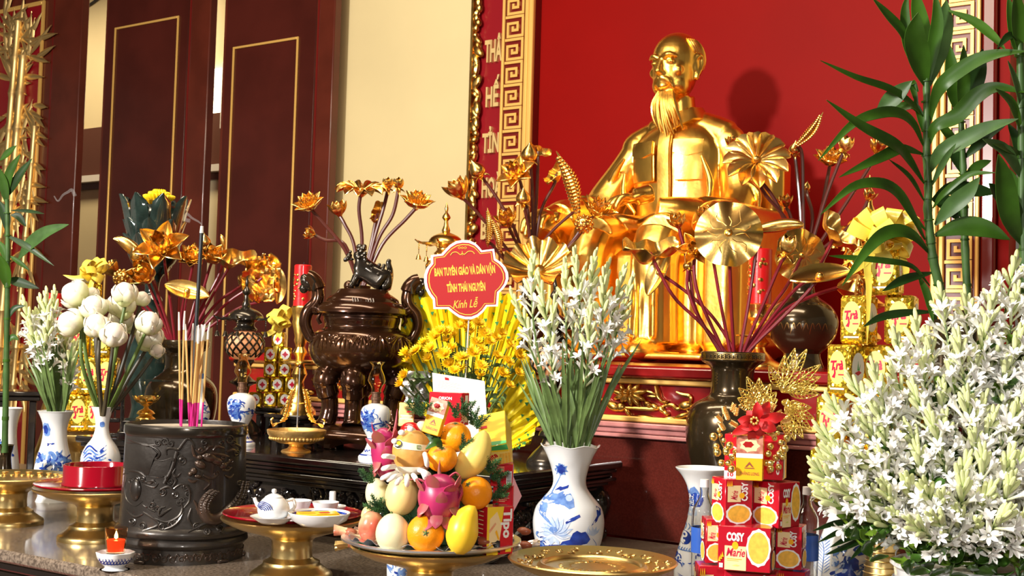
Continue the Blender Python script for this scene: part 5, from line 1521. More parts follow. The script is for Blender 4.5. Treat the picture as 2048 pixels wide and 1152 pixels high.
# ---- torso
TORSO = [(.0, .44), (.15, .45), (.20, .50), (.205, .58), (.20, .66), (.203, .74), (.212, .82), (.205, .89), (.165, .945), (.10, .985), (.0, 1.0)]
TP = smooth_prof(TORSO, 4)
B.lathe(TP, 40, mat=Matrix.Translation((0, .04, 0)) @ Matrix.Diagonal((1, .64, 1, 1)))
B.tube(spline([(-.215, .055, .915), (-.12, .06, .955), (0, .06, .975), (.12, .06, .955), (.215, .055, .915)], 6), [.062] * 6 + [.072] * 6 + [.075] * 6 + [.072] * 6 + [.062], 18)
for sg in (-1, 1): B.ell((sg * .205, .055, .895), (.080, .074, .082), 20, 14)
B.tube([(0, .045, .95), (0, .03, 1.02), (0, .015, 1.10)], [.085, .066, .064], 20)
# ---- head
HM = Matrix.Translation((0, -.016, 1.212)) @ Matrix.Rotation(radians(-8), 4, 'Z') @ Matrix.Rotation(radians(3), 4, 'X') @ Matrix.Scale(1.15, 4)
H = MB()
H.ell((0, .012, .035), (.088, .108, .100), 30, 18)
H.ell((0, -.014, -.012), (.079, .088, .104), 28, 16)
for sg in (-1, 1): H.ell((sg * .040, -.030, -.062), (.034, .050, .040), 16, 12)
H.ell((0, -.045, -.088), (.042, .040, .036), 18, 12)
for sg in (-1, 1):
 H.ell((sg * .046, -.064, -.016), (.026, .022, .022), 14, 10)                       # cheekbone
 H.tube(spline([(sg * .014, -.098, .030), (sg * .034, -.099, .040), (sg * .060, -.082, .030)], 4), [.009, .009, .009, .009, .0085, .008, .007, .006, .005], 8)   # brow
 H.ell((sg * .033, -.089, .014), (.017, .010, .0085), 14, 10)                      # eyelid
 H.tube(spline([(sg * .016, -.095, -.036), (sg * .030, -.090, -.050), (sg * .036, -.078, -.070)], 4), .006, 8)   # smile line
 H.ell((sg * .011, -.106, -.026), (.0085, .011, .008), 10, 8)
 ear = [(sg * .084, -.002, .026), (sg * .092, .006, .040), (sg * .096, .022, .034), (sg * .094, .024, .004), (sg * .088, .012, -.024), (sg * .083, .002, -.040)]
 H.tube(spline(ear, 4), .0085, 8); H.ell((sg * .084, .010, .004), (.008, .018, .036), 12, 10); H.ell((sg * .085, .006, -.036), (.009, .010, .014), 10, 8)
H.tube([(0, -.094, .030), (0, -.106, .004), (0, -.119, -.022), (0, -.104, -.032)], [.009, .0105, .0135, .008], 12)                          # nose
H.ell((0, -.086, -.060), (.028, .016, .020), 16, 10)
H.tube(spline([(-.024, -.092, -.061), (0, -.103, -.057), (.024, -.092, -.061)], 5), .0055, 8); H.tube(spline([(-.020, -.090, -.071), (0, -.100, -.073), (.020, -.090, -.071)], 5), .0065, 8)   # lips
for sg in (-1, 1):
 H.tube(spline([(sg * .003, -.107, -.043), (sg * .020, -.102, -.047), (sg * .036, -.088, -.064), (sg * .040, -.078, -.084)], 5), [.0065] * 5 + [.007] * 5 + [.005] * 5 + [.003], 8)   # moustache
B.merge(H, HM)
# ---- arms
def limb(pts, rad, n=6, seg=18):
 q = spline(pts, n); m = len(q); rr = []
 for i in range(m):
  t = i / (m - 1) * (len(rad) - 1); a = int(min(t, len(rad) - 2)); f = t - a
  rr.append(rad[a] * (1 - f) + rad[a + 1] * f)
 B.tube(q, rr, seg)
limb([(.20, .055, .905), (.245, .05, .80), (.285, .015, .665), (.290, -.05, .575)], [.068, .074, .080, .084])                # his left upper arm
limb([(.290, -.02, .58), (.245, -.17, .565), (.165, -.30, .575), (.10, -.35, .585)], [.086, .076, .062, .046])              # his left forearm
limb([(-.20, .055, .905), (-.260, .04, .80), (-.315, -.01, .68), (-.335, -.06, .59)], [.068, .076, .086, .092])            # his right upper arm
limb([(-.335, -.03, .60), (-.36, -.15, .58), (-.375, -.27, .568), (-.37, -.33, .56)], [.095, .092, .085, .070])           # his right forearm
# sleeve folds
for pts in ([(.30, -.03, .74), (.37, -.01, .68), (.40, -.06, .60)], [(.24, -.06, .63), (.31, -.11, .625), (.36, -.10, .57)], [(.20, -.27, .62), (.25, -.22, .63), (.32, -.14, .63)], [(-.28, -.06, .72), (-.36, -.10, .67), (-.43, -.07, .62)], [(-.30, -.10, .66), (-.37, -.16, .67), (-.44, -.12, .62)], [(-.29, -.17, .63), (-.36, -.22, .66), (-.44, -.2, .62)], [(-.20, -.085, .84), (-.26, -.06, .78), (-.30, -.06, .70)], [(.16, -.095, .83), (.20, -.09, .72), (.20, -.11, .62)], [(-.13, -.11, .60), (-.19, -.10, .68), (-.2, -.08, .78)]):
 limb(pts, [.008, .016, .008], 5, 8)
# ---- thighs, knees, lower legs, feet
for sg, xk in ((-1, -.145), (1, .150)):
 limb([(sg * .10, .02, .47), (sg * .125, -.2, .475), (xk, -.42, .462)], [.125, .112, .096])
 limb([(xk, -.41, .465), (xk, -.455, .38), (xk, -.45, .22), (xk, -.45, .06)], [.098, .092, .088, .092])
 for dx in (-.05, -.01, .04): limb([(xk + dx, -.53, .40), (xk + dx * 1.05, -.535, .25), (xk + dx * 1.1, -.535, .08)], [.006, .013, .010], 4, 8)
 B.ell((xk, -.50, .035), (.055, .125, .045), 18, 12); B.ell((xk, -.57, .026), (.052, .06, .03), 16, 10)
 B.tube([(xk, -.45, .03), (xk, -.45, .012)], [.1, .1], 18)
# jacket skirt over the lap
B.ell((0, -.10, .515), (.235, .20, .065), 26, 12)
limb([(-.21, -.20, .52), (-.1, -.30, .545), (0, -.30, .53), (.1, -.30, .545), (.24, -.2, .50)], [.03, .035, .03, .035, .03], 5, 10)
# ---- hands
def hand(c, fwd, side, up, sgn):
 fwd, side, up = V(fwd).normalized(), V(side).normalized(), V(up).normalized()
 c = V(c)
 R = Matrix((side, fwd, up)).transposed()
 t = MB(); t.ell((0, 0, 0), (.046, .056, .021), 16, 10); B.merge(t, Matrix.Translation(c) @ R.to_4x4())
 for k, (off, ln) in enumerate(((-.036, .072), (-.012, .088), (.013, .082), (.036, .062))):
  b0 = c + side * off + fwd * .035 + up * .008
  p1 = b0 + fwd * ln * .55 + side * off * .25 + up * .006
  p2 = p1 + fwd * ln * .38 - up * ln * .32
  p3 = p2 + fwd * ln * .18 - up * ln * .38
  B.tube(spline([b0, p1, p2, p3], 4), [.0135] * 4 + [.0125] * 4 + [.0115] * 4 + [.009], 10)
  B.ell(b0 + fwd * .006 + up * .006, (.0135, .0135, .012), 10, 8)
 b0 = c - fwd * .02 + side * sgn * .036
 B.tube(spline([b0, b0 + side * sgn * .030 + fwd * .025, b0 + side * sgn * .036 + fwd * .062 - up * .012], 4), [.016] * 4 + [.0135] * 4 + [.010], 10)
 B.tube([c - fwd * .07, c], [.036, .036], 14)
hand((.030, -.40, .628), (-.70, -.66, -.30), (.75, -.62, 0), (0, -.2, 1), -1)
hand((-.368, -.42, .565), (-.08, -.9, -.35), (1, -.05, 0), (0, -.3, 1), 1)
body = remesh(B, 'body', 'gold_leaf', stt, .0048, 8, .5)
# ---- hair: combed ridges lying on the skull, a little proud of it
mb = MB()
def skull(az, el, k=1.0): return HM @ V((.0885 * k * sin(az) * cos(el), .012 + .1085 * k * cos(az) * cos(el), .035 + .1005 * k * sin(el)))
for sg in (-1, 1):
 for k in range(15):
  az = sg * (1.75 - 1.75 * k / 14 * 1.0)
  lo = -.05 - .45 * (k / 14)
  if k < 3: lo = .12 - .05 * k
  mb.tube([skull(az + sg * .25 * (1 - j / 6), lo + (.75 - lo) * (1 - j / 6), 1.0) for j in range(7)], [.002, .0045, .006, .0065, .0065, .006, .003], 7)
mb.build('hair', 'gold_leaf', stt)
# ---- long beard: strands from the chin down to the chest
random.seed(14)
mb = MB()
for k in range(34):
 a = -1 + 2 * k / 33; r = random.uniform(-1, 1)
 p0 = HM @ V((a * .030, -.082 + abs(a) * .014, -.088 + abs(a) * .006))
 tip = random.uniform(.09, .19) * (1 - .35 * abs(a))
 p1 = p0 + V((a * .016 + .006 * r, -.020, -.055)); p2 = p0 + V((a * .020 + .012 * r + .012, -.016, -.055 - tip * .55)); p3 = p0 + V((a * .010 + .02 * r + .026, .000, -.055 - tip))
 mb.tube(spline([p0, p1, p2, p3], 4), [.005] * 4 + [.0056] * 4 + [.0042] * 4 + [.001], 6)
mb.build('beard', 'gold_leaf', stt)
# ---- eyes
for sg in (-1, 1):
 mb = MB(); c = HM @ V((sg * .033, -.0965, .013)); mb.ell(c, (.0115, .004, .0042), 12, 8); mb.build('eye', 'gold_leaf', stt)
# ---- jacket details, laid on the chest surface
def chest_y(x, z):
 for (r0, z0), (r1, z1) in zip(TP, TP[1:]):
  if z0 <= z <= z1:
   r = r0 + (r1 - r0) * (z - z0) / max(1e-9, z1 - z0)
   return .04 - .64 * sqrt(max(.0001, r * r - x * x))
 return 0
def on_chest(x, z, t): return V((x, chest_y(x, z) - t, z))
def cloth_patch(x0, x1, z0, z1, t, name, nx=10, nz=8, pt=0.0):
 mb = MB()
 def fn(u, v):
  x = x0 + (x1 - x0) * u; z = z0 + (z1 - z0) * v
  if pt: z -= pt * (1 - abs(2 * u - 1)) * (1 - v)
  return on_chest(x, z, t)
 mb.grid(fn, nx, nz, th=-.016)
 rim = [fn(i / 8, 0) for i in range(9)] + [fn(1, i / 6) for i in range(1, 7)] + [fn(1 - i / 8, 1) for i in range(1, 9)] + [fn(0, 1 - i / 6) for i in range(1, 7)]
 mb.tube([p + V((0, -.002, 0)) for p in rim], .0042, 6)
 return mb.build(name, 'gold_leaf', stt)
cloth_patch(-.024, .024, .56, .93, .013, 'button_placket', 5, 16)
for sg in (-1, 1):
 a, b = sorted((sg * .050, sg * .150))
 pk = cloth_patch(a, b, .735, .850, .015, 'chest_pocket')
 cloth_patch(a - .004, b + .004, .845, .895, .023, 'pocket_flap', 10, 6, .016)
 mb = MB(); mb.ell(on_chest(sg * .10, .848, .028), (.011, .007, .011), 12, 8); mb.build('pocket_button', 'gold_leaf', stt)
 for dx in (-.014, .014):
  mb = MB(); mb.tube([on_chest(sg * .10 + dx, z, .016) for z in (.745, .78, .81, .838)], .006, 7); mb.build('pocket_pleat', 'gold_leaf', stt)
for z in (.59, .67, .75, .83, .905):
 mb = MB(); mb.ell(on_chest(.004, z, .018), (.014, .008, .014), 14, 8); mb.build('button', 'gold_leaf', stt)
# ---- stand-and-fall collar
for sg in (-1, 1):
 mb = MB()
 def fn(u, v):
  a = (.12 + u * 2.4)
  r = .086 + .030 * v
  x = sg * r * sin(a) * 1.0; y = .032 - r * cos(a) * 1.0
  z = 1.045 - .050 * v - .025 * (1 - u) * (1 if u < .3 else .5) + .012 * u
  if u < .25: z -= .03 * v * (1 - u / .25)
  return (x, y, z)
 mb.grid(fn, 16, 5, th=.009); mb.build('collar', 'gold_leaf', stt)
# ---- armchair cast with the figure
A = MB()
A.box((0, .225, .44), (.80, .15, .84), bev=.06)
for sg in (-1, 1):
 A.box((sg * .385, -.09, .30), (.17, .66, .56), bev=.05)
 A.tube(spline([(sg * .385, .2, .53), (sg * .385, -.1, .53), (sg * .385, -.40, .52), (sg * .385, -.44, .48)], 5), .085, 16)
A.box((0, -.08, .23), (.62, .62, .42), bev=.04)
A.box((0, -.25, .0125), (.84, .68, .024), bev=.006)
ch = remesh(A, 'armchair', 'gold_leaf', stt, .009, 4, .5)
# ================================================================== GILDED LOTUS SPRAYS
def petal_mesh(name, L, W, a0, a1, cup, mat, th=.02, nu=5, nv=9, pw=.75, tip=.12, r0=0.0, z0=0.0, curl=0.0):
 cur = [(r0, z0)]; n = 40
 for i in range(n):
  t = (i + .5) / n
  a = radians(a0 + (a1 - a0) * t + (curl * max(0, t - .75) * 4))
  cur.append((cur[-1][0] + cos(a) * L / n, cur[-1][1] + sin(a) * L / n))
 def fn(u, v):
  i = min(int(v * n), n); r, z = cur[i]
  a = radians(a0 + (a1 - a0) * v)
  w = W * (sin(pi * min(1, v ** pw)) ** .75 if v < 1 else 0) + tip * W * (1 - v) * (v < .2) * .5
  w = max(w, .02 * W if v >= 1 else .22 * W * (1 - v))
  e = (2 * u - 1)
  k = cup * (e * e) * w
  return (r - sin(a) * k * 1.0, e * w * .5, z + cos(a) * k)
 mb = MB(); mb.grid(fn, nu, nv, th=th)
 return mb.mesh(name, mat)
GM = 'gold_lotus'
PT = {
 'o1': petal_mesh('petal', 1.05, .62, 8, 62, .35, GM, curl=-30), 'o2': petal_mesh('petal', .95, .58, 40, 88, .35, GM), 'o3': petal_mesh('petal', .75, .5, 62, 108, .4, GM),
 'b1': petal_mesh('petal', 1.45, 1.0, 22, 122, .42, GM, pw=.8), 'b2': petal_mesh('petal', 1.25, .85, 35, 118, .42, GM, pw=.8), 'sp': petal_mesh('sepal', .7, .34, -5, -50, .3, GM),
 'h1': petal_mesh('petal', 1.25, .8, 18, 92, .4, GM), 'h2': petal_mesh('petal', 1.1, .7, 38, 112, .4, GM),
 'd1': petal_mesh('petal', 1.02, .50, 26, -22, .45, GM, pw=1.5, r0=.08), 's1': petal_mesh('petal', 1.1, .6, 12, 35, .5, GM, pw=.9),
}
def simple_mesh(fn):
 mb = MB(); fn(mb); return mb.mesh('lotus_heart', GM)
def _heart(mb): mb.lathe([(0, .55), (.2, .5), (.3, .3), (.2, .08), (.08, -.1), (0, -.1)], 12)
def _knob(mb): mb.lathe([(0, .2), (.08, .18), (.12, .1), (.08, 0), (.3, -.02), (.1, -.2), (0, -.2)], 14)
def _pod(mb):
 mb.lathe([(0, .78), (.5, .78), (.62, .72), (.6, .6), (.36, .15), (.14, -.1), (0, -.1)], 20, fn=lambda r, z, a, i: (r * (1 + .06 * cos(8 * a)), z))
 for k in range(8):
  a = 2 * pi * k / 8; mb.ell((.36 * cos(a), .36 * sin(a), .8), .1, 7, 5)
 mb.ell((0, 0, .8), .1, 7, 5)
def _bulb(mb): mb.lathe(smooth_prof([(0, 1.5), (.1, 1.25), (.42, .85), (.58, .5), (.5, .2), (.22, 0), (0, -.05)], 2), 16)
def _seedball(mb):
 mb.ell((0, 0, .6), .62, 14, 10)
 for k in range(46):
  z = 1 - 2 * (k + .5) / 46; r = sqrt(1 - z * z); a = k * 2.4; mb.ell((.6 * r * cos(a), .6 * r * sin(a), .6 + .6 * z), .13, 6, 5)
def _leaf_round(mb):
 def fn(u, v):
  a = 2 * pi * u; r = .02 + .98 * v
  return (r * cos(a), r * sin(a), .06 * v * v * sin(5 * a) + .05 * v ** 3 * sin(9 * a + 1) - .12 * v * v)
 mb.grid(fn, 61, 9, th=.03)
 for k in range(11):
  a = 2 * pi * k / 11
  mb.tube([(r * cos(a + .22 * sin(r * 9 + k)), r * sin(a + .22 * sin(r * 9 + k)), .028 + .06 * r * r * sin(5 * a) + .05 * r ** 3 * sin(9 * a + 1) - .12 * r * r) for r in (.22, .36, .5, .64, .78)], .016, 5)
 mb.lathe([(0, .13), (.08, .11), (.12, .05), (.13, 0), (0, 0)], 14)
def _leaf_ruffle(mb):
 def fn(u, v):
  a = 2 * pi * u; r = .05 + .95 * v
  return (r * cos(a), r * sin(a), .42 * v ** 1.6 + .11 * v * v * sin(12 * a) + .05 * v * sin(5 * a))
 mb.grid(fn, 97, 8, th=.03)
 for k in range(16):
  a = 2 * pi * k / 16; mb.tube([(r * cos(a), r * sin(a), .02 + .42 * r ** 1.6) for r in (.1, .4, .7, .95)], [.03, .03, .025, .015], 5)
 mb.lathe([(0, .2), (.16, .17), (.2, .05), (.1, -.1), (0, -.1)], 14)
def _leaf_fold(mb):
 def fn(u, v):
  x = (u - .5) * 2; t = (v - .5) * 2
  w = sqrt(max(0, 1 - x * x * .92))
  return (x, t * .42 * w + .05 * sin(6 * x), .55 * abs(t) ** 1.5 * w - .22 * cos(x * 2.2) + .10 * sin(7 * x + 2 * t) + .2 * x * x - .12)
 mb.grid(fn, 25, 11, th=.035)
def _boat(mb):
 def fn(u, v):
  x = (u - .5) * 2; t = (v - .5) * 2
  w = (1 - x * x) ** .7 if abs(x) < 1 else 0
  return (x, t * .42 * w, .22 * t * t * w + .1 * x * x - .05)
 mb.grid(fn, 21, 9, th=.04); mb.ell((0, 0, .03), (.13, .13, .09), 12, 8)
def _roll(mb):
 pts = [(0, 0, 0), (.05, 0, .3), (.02, 0, .8), (-.05, 0, 1.3), (-.2, 0, 1.7), (-.35, 0, 1.95)]
 q = spline(pts, 5); n = len(q)
 mb.tube(q, [.05 + .28 * sin(pi * min(1, (i / (n - 1)) * .93 + .05)) ** .9 for i in range(n)], 14, flat=.75)
 for o in (-.12, .1):
  mb.tube([p + Vector((o * .6, -.2, 0)) * (1 - abs(i / n - .45)) for i, p in enumerate(q)], .03, 5)
def _cob(mb):
 n = 17
 for k in range(n):
  t = k / (n - 1); r = .07 + .25 * sin(pi * (t * .9 + .07)); z = t * 2.2
  c = .22 * sin(t * 2.6)
  mb.lathe([(0, .085), (r * .8, .075), (r, 0), (r * .8, -.075), (0, -.085)], 14, c=(c, 0, z))
  for sx in (-1, 1): mb.ell((c + sx * r * .5, -r * .82, z), (.085, .085, .085), 7, 5)
 mb.tube([(.02, 0, -.3), (0, 0, 0)], [.04, .1], 8); mb.tube([(.17, 0, 2.15), (.12, 0, 2.5)], [.07, .02], 8)
def _crumple(mb):
 def fn(u, v):
  x = (u - .5) * 2; t = (v - .5) * 2; w = (1 - abs(x) ** 3) ** .5 if abs(x) < 1 else 0
  p = Vector((x * 2.3, t * 2.3, 3.1))
  return (x * .8 + .15 * noise.noise(p * 1.4), t * .62 * (.35 + .65 * w) + .12 * noise.noise(p * 1.8), .34 * t * t + .34 * noise.noise(p * 1.5) - .1)
 mb.grid(fn, 22, 16, th=.04)
SM = {k: simple_mesh(f) for k, f in dict(heart=_heart, knob=_knob, pod=_pod, bulb=_bulb, seedball=_seedball, leaf=_leaf_round, ruffle=_leaf_ruffle, fold=_leaf_fold, boat=_boat, roll=_roll, cob=_cob, crumple=_crumple).items()}
NAMES = dict(heart='lotus_heart', knob='flower_centre', pod='seed_pod', bulb='bud', seedball='seed_head', leaf='lotus_leaf', ruffle='lotus_leaf', fold='folded_leaf', boat='boat_leaf', roll='rolled_leaf', cob='ribbed_pod', crumple='crumpled_leaf')
HEADS = {
 'open': [('o1', 8, 0), ('o2', 7, .3), ('o3', 5, .1)], 'half': [('h1', 6, 0), ('h2', 5, .4)], 'bud': [('b1', 4, 0), ('b2', 4, .8), ('sp', 4, .2)],
 'daisy': [('d1', 12, 0)], 'star': [('s1', 6, 0), ('h2', 5, .4)]}
def head(kind, M4, parent):
 def put(name, me, M):
  o = bpy.data.objects.new(name, me); COL.objects.link(o); o.parent = parent; o.matrix_basis = M
 if kind in HEADS:
  for key, n, ph in HEADS[kind]:
   for k in range(n): put('sepal' if key == 'sp' else 'petal', PT[key], M4 @ Matrix.Rotation(2 * pi * k / n + ph, 4, 'Z'))
  put(NAMES['knob' if kind == 'daisy' else 'heart'], SM['knob' if kind == 'daisy' else 'heart'], M4)
 else:
  put(NAMES[kind], SM[kind], M4)
  if kind == 'bulb':
   for k in range(4): put('sepal', PT['sp'], M4 @ Matrix.Rotation(2 * pi * k / 4, 4, 'Z'))
def aim_matrix(pos, axis, size, roll=0.0):
 z = axis.normalized(); x = z.orthogonal().normalized() if abs(z.dot(RIGHT)) > .95 else (RIGHT - z * RIGHT.dot(z)).normalized()
 y = z.cross(x)
 R = Matrix((x, y, z)).transposed().to_4x4() @ Matrix.Rotation(roll, 4, 'Z')
 return Matrix.Translation(pos) @ R @ Matrix.Scale(size, 4)
def lotus_stem(mouth, path, hd, kind, size, axis, where, vase, mat='stem_red', rad=.0045, dd=0.0, roll=0.0, group=None):
 """mouth = (px, py, d); path px points; hd px of the head; axis: 'cam', 'up', 'stem' or a camera-space vector (right, up, towards)"""
 d0 = mouth[2]; n = len(path) + 1
 p0 = P(mouth[0], mouth[1] + 22, d0)
 pts = [p0, P(mouth[0], mouth[1], d0)] + [P(x, y, d0 + dd * (i + 1) / n) for i, (x, y) in enumerate(path)] + [P(hd[0], hd[1], d0 + dd)]
 kindname = dict(open='open lotus flower', half='half-open lotus', bud='lotus bud', bulb='plain lotus bud', daisy='flat many-petalled flower', star='spread lotus flower', pod='lotus seed pod', seedball='beaded seed head', leaf='round lotus leaf', ruffle='ruffled round lotus leaf', fold='folded lotus leaf', boat='boat-shaped leaf', roll='rolled pointed leaf', cob='ribbed rolled pod', crumple='crumpled lotus leaf')[kind]
 t = thing('gilded_lotus_stem', 'gilded %s %s' % (kindname, where), 'ornament', p0, 0, group)
 q = [p - p0 for p in spline(pts, 6)]
 MB().tube(q, rad, 8).build('stem', mat, t)
 toward = -FWD
 tan = (pts[-1] - pts[-2]).normalized()
 if axis == 'cam': ax = toward
 elif axis == 'up': ax = Vector((0, 0, 1)) * .8 + toward * .45
 elif axis == 'stem': ax = tan
 else: ax = RIGHT * axis[0] + UP * axis[1] + toward * axis[2]
 s = size * 1.12 * (d0 + dd) / FPX
 head(kind, aim_matrix(pts[-1] - p0, ax, s, roll), t)
 return t
# --- black vase in front of the statue
g = 'gilded lotus stems in the black bronze vase'
m = lambda x: (x, 706, 3.1)
for a in (
 (m(1452), [(1400, 645), (1345, 590)], (1300, 505), 'fold', 52, (.1, .85, .5), 'leftmost in the black vase, before the statue', .05, .25),
 (m(1470), [(1430, 640), (1380, 590)], (1318, 545), 'boat', 46, (-.6, .3, .7), 'low at the left of the black vase, below the folded leaf', .1, 1.0),
 (m(1468), [(1463, 620), (1460, 540)], (1457, 466), 'leaf', 60, (-.22, .24, 1), 'facing the viewer above the black vase', -.06, .3),
 (m(1440), [(1392, 620), (1378, 540)], (1358, 456), 'half', 26, (-.3, .8, .4), 'left behind the round leaf above the black vase', .08, 0),
 (m(1448), [(1400, 600), (1388, 540)], (1392, 500), 'star', 34, (-.3, .2, .9), 'tucked under the left of the round leaf', .04, 0),
 (m(1444), [(1400, 640), (1376, 580)], (1376, 540), 'bulb', 16, 'stem', 'small and low, left of the round leaf', .05, 0),
 (m(1480), [(1498, 600), (1512, 500)], (1512, 462), 'roll', 42, (.93, .22, .2), 'pointing right beside the round leaf', .0, 0),
 (m(1486), [(1530, 600), (1560, 530)], (1572, 512), 'bud', 32, (.1, .95, .35), 'upright right of the round leaf', -.04, .4),
 (m(1490), [(1540, 620), (1575, 570)], (1604, 512), 'leaf', 50, (.25, .1, .9), 'large, right behind the upright bud', .08, 1.4),
 (m(1494), [(1560, 640), (1610, 590)], (1640, 552), 'boat', 58, (.0, .75, .6), 'lying flat right of the black vase', -.02, .25),
 (m(1498), [(1560, 628), (1620, 594)], (1680, 574), 'pod', 42, (.85, -.1, .4), 'far right beside the gold tea packs', .03, 0),
 (m(1492), [(1580, 590), (1630, 545)], (1672, 468), 'fold', 46, (.5, .6, .6), 'sloping under the bamboo leaves', .05, 2.2),
 (m(1460), [(1440, 600), (1420, 480)], (1412, 440), 'half', 24, (-.2, .9, .4), 'peeping over the top of the round leaf', .12, 0),
):
 lotus_stem(a[0], a[1], a[2], a[3], a[4], a[5], a[6], 'black', 'stem_red', .0045, a[7], a[8], g)
for i, (bx, tx, ty) in enumerate(((1476, 1468, 520), (1458, 1432, 530), (1484, 1490, 520))):
 pass
# --- brown vase right of the statue
g = 'gilded lotus stems in the vase right of the statue'
dv = (WL(1607, 520, 4.0) - CAM).dot(FWD)
m = lambda x: (x, 522, dv)
for a in (
 (m(1600), [(1572, 440), (1525, 380)], (1513, 322), 'daisy', 57, (-.15, .5, .85), 'facing the viewer beside the statue’s shoulder', -.1, 0),
 (m(1598), [(1550, 400), (1490, 330)], (1470, 300), 'half', 26, (-.1, .95, .2), 'small, behind the flat flower by the statue’s shoulder', .0, 0),
 (m(1604), [(1600, 420), (1592, 330)], (1588, 308), 'bulb', 18, 'up', 'small, just below the topmost ribbed pod', .0, 0),
 (m(1608), [(1606, 400), (1604, 310)], (1594, 290), 'cob', 29, (.55, .8, .2), 'topmost right of the statue', -.03, 0),
 (m(1614), [(1650, 400), (1676, 330)], (1686, 306), 'bud', 26, (.25, .95, .3), 'pointed, high right of the statue', -.02, 0),
 (m(1612), [(1640, 430), (1652, 370)], (1660, 330), 'open', 38, (0, .75, .5), 'below the pointed bud right of the statue', .06, 0),
 (m(1618), [(1690, 410), (1735, 340)], (1752, 308), 'half', 26, (.2, .9, .3), 'farthest right against the red wall', .0, 0),
 (m(1604), [(1590, 470), (1580, 430)], (1572, 415), 'half', 22, (-.2, .9, .4), 'low right of the statue’s sleeve', .05, 0),
 (m(1610), [(1625, 440), (1614, 390)], (1612, 380), 'bulb', 12, 'up', 'tiny, low on a thin stem right of the statue', .08, 0),
 (m(1616), [(1680, 470), (1720, 430)], (1735, 402), 'half', 20, (.3, .9, .3), 'small, before the right golden pagoda lamp', .0, 0),
):
 lotus_stem(a[0], a[1], a[2], a[3], a[4], a[5], a[6], '', 'stem_brown', .0062, a[7], a[8], g)
# --- vase left of the statue
g = 'gilded lotus stems in the vase left of the statue'
dv = (WL(1062, 545, 4.0) - CAM).dot(FWD)
m = lambda x: (x, 547, dv)
for a in (
 (m(1055), [(1030, 460), (990, 390)], (962, 352), 'bulb', 21, (-.5, .8, .3), 'highest at the left of its spray, before the couplet board', .0, 0),
 (m(1050), [(1000, 480), (950, 420)], (925, 396), 'half', 32, (-.45, .85, .3), 'leftmost of its spray, before the cream wall edge', -.05, 0),
 (m(1062), [(1066, 420), (1062, 340)], (1058, 322), 'bulb', 22, 'up', 'topmost over the gold key frame', .0, 0),
 (m(1064), [(1072, 420), (1076, 330)], (1076, 304), 'fold', 20, (.4, .5, .7), 'small, at the top beside the key frame', .06, 0),
 (m(1058), [(1058, 440), (1045, 380)], (1038, 356), 'star', 34, (-.35, .6, .7), 'spread before the gold key frame', -.04, .3),
 (m(1058), [(1060, 480), (1052, 430)], (1046, 408), 'bulb', 20, 'up', 'round, under the spread flower at the key frame', -.06, 0),
 (m(1070), [(1090, 480), (1140, 430)], (1154, 424), 'cob', 40, (-.38, .92, .2), 'large ribbed, between key frame and statue sleeve', -.08, 0),
 (m(1066), [(1080, 430), (1108, 370)], (1112, 350), 'fold', 24, (-.3, .6, .6), 'small, behind the large ribbed pod', .05, 1.0),
 (m(1072), [(1130, 500), (1172, 445)], (1190, 432), 'open', 36, (.4, .8, .5), 'at the statue’s right sleeve', -.05, 0),
 (m(1052), [(1010, 520), (985, 490)], (975, 486), 'cob', 22, (-.05, 1, .1), 'slim ribbed, low at the left of its spray', -.04, 0),
 (m(1056), [(1040, 500), (1025, 470)], (1018, 452), 'half', 27, (-.3, .75, .6), 'above the big ruffled leaf', -.05, 0),
 (m(1062), [(1066, 540)], (1078, 545), 'ruffle', 54, (-.1, .72, .66), 'large, behind the middle tuberoses', -.12, 0),
 (m(1060), [(1020, 530), (1005, 510)], (1000, 500), 'cob', 22, (-.3, .9, .3), 'short ribbed, beside the red sign', -.08, 0),
 (m(1070), [(1120, 510), (1150, 480)], (1164, 462), 'seedball', 22, (.2, .8, .6), 'below the large ribbed pod', -.06, 0),
):
 lotus_stem(a[0], a[1], a[2], a[3], a[4] * 1.15, a[5], a[6], '', 'stem_brown', .0062, a[7], a[8], g)
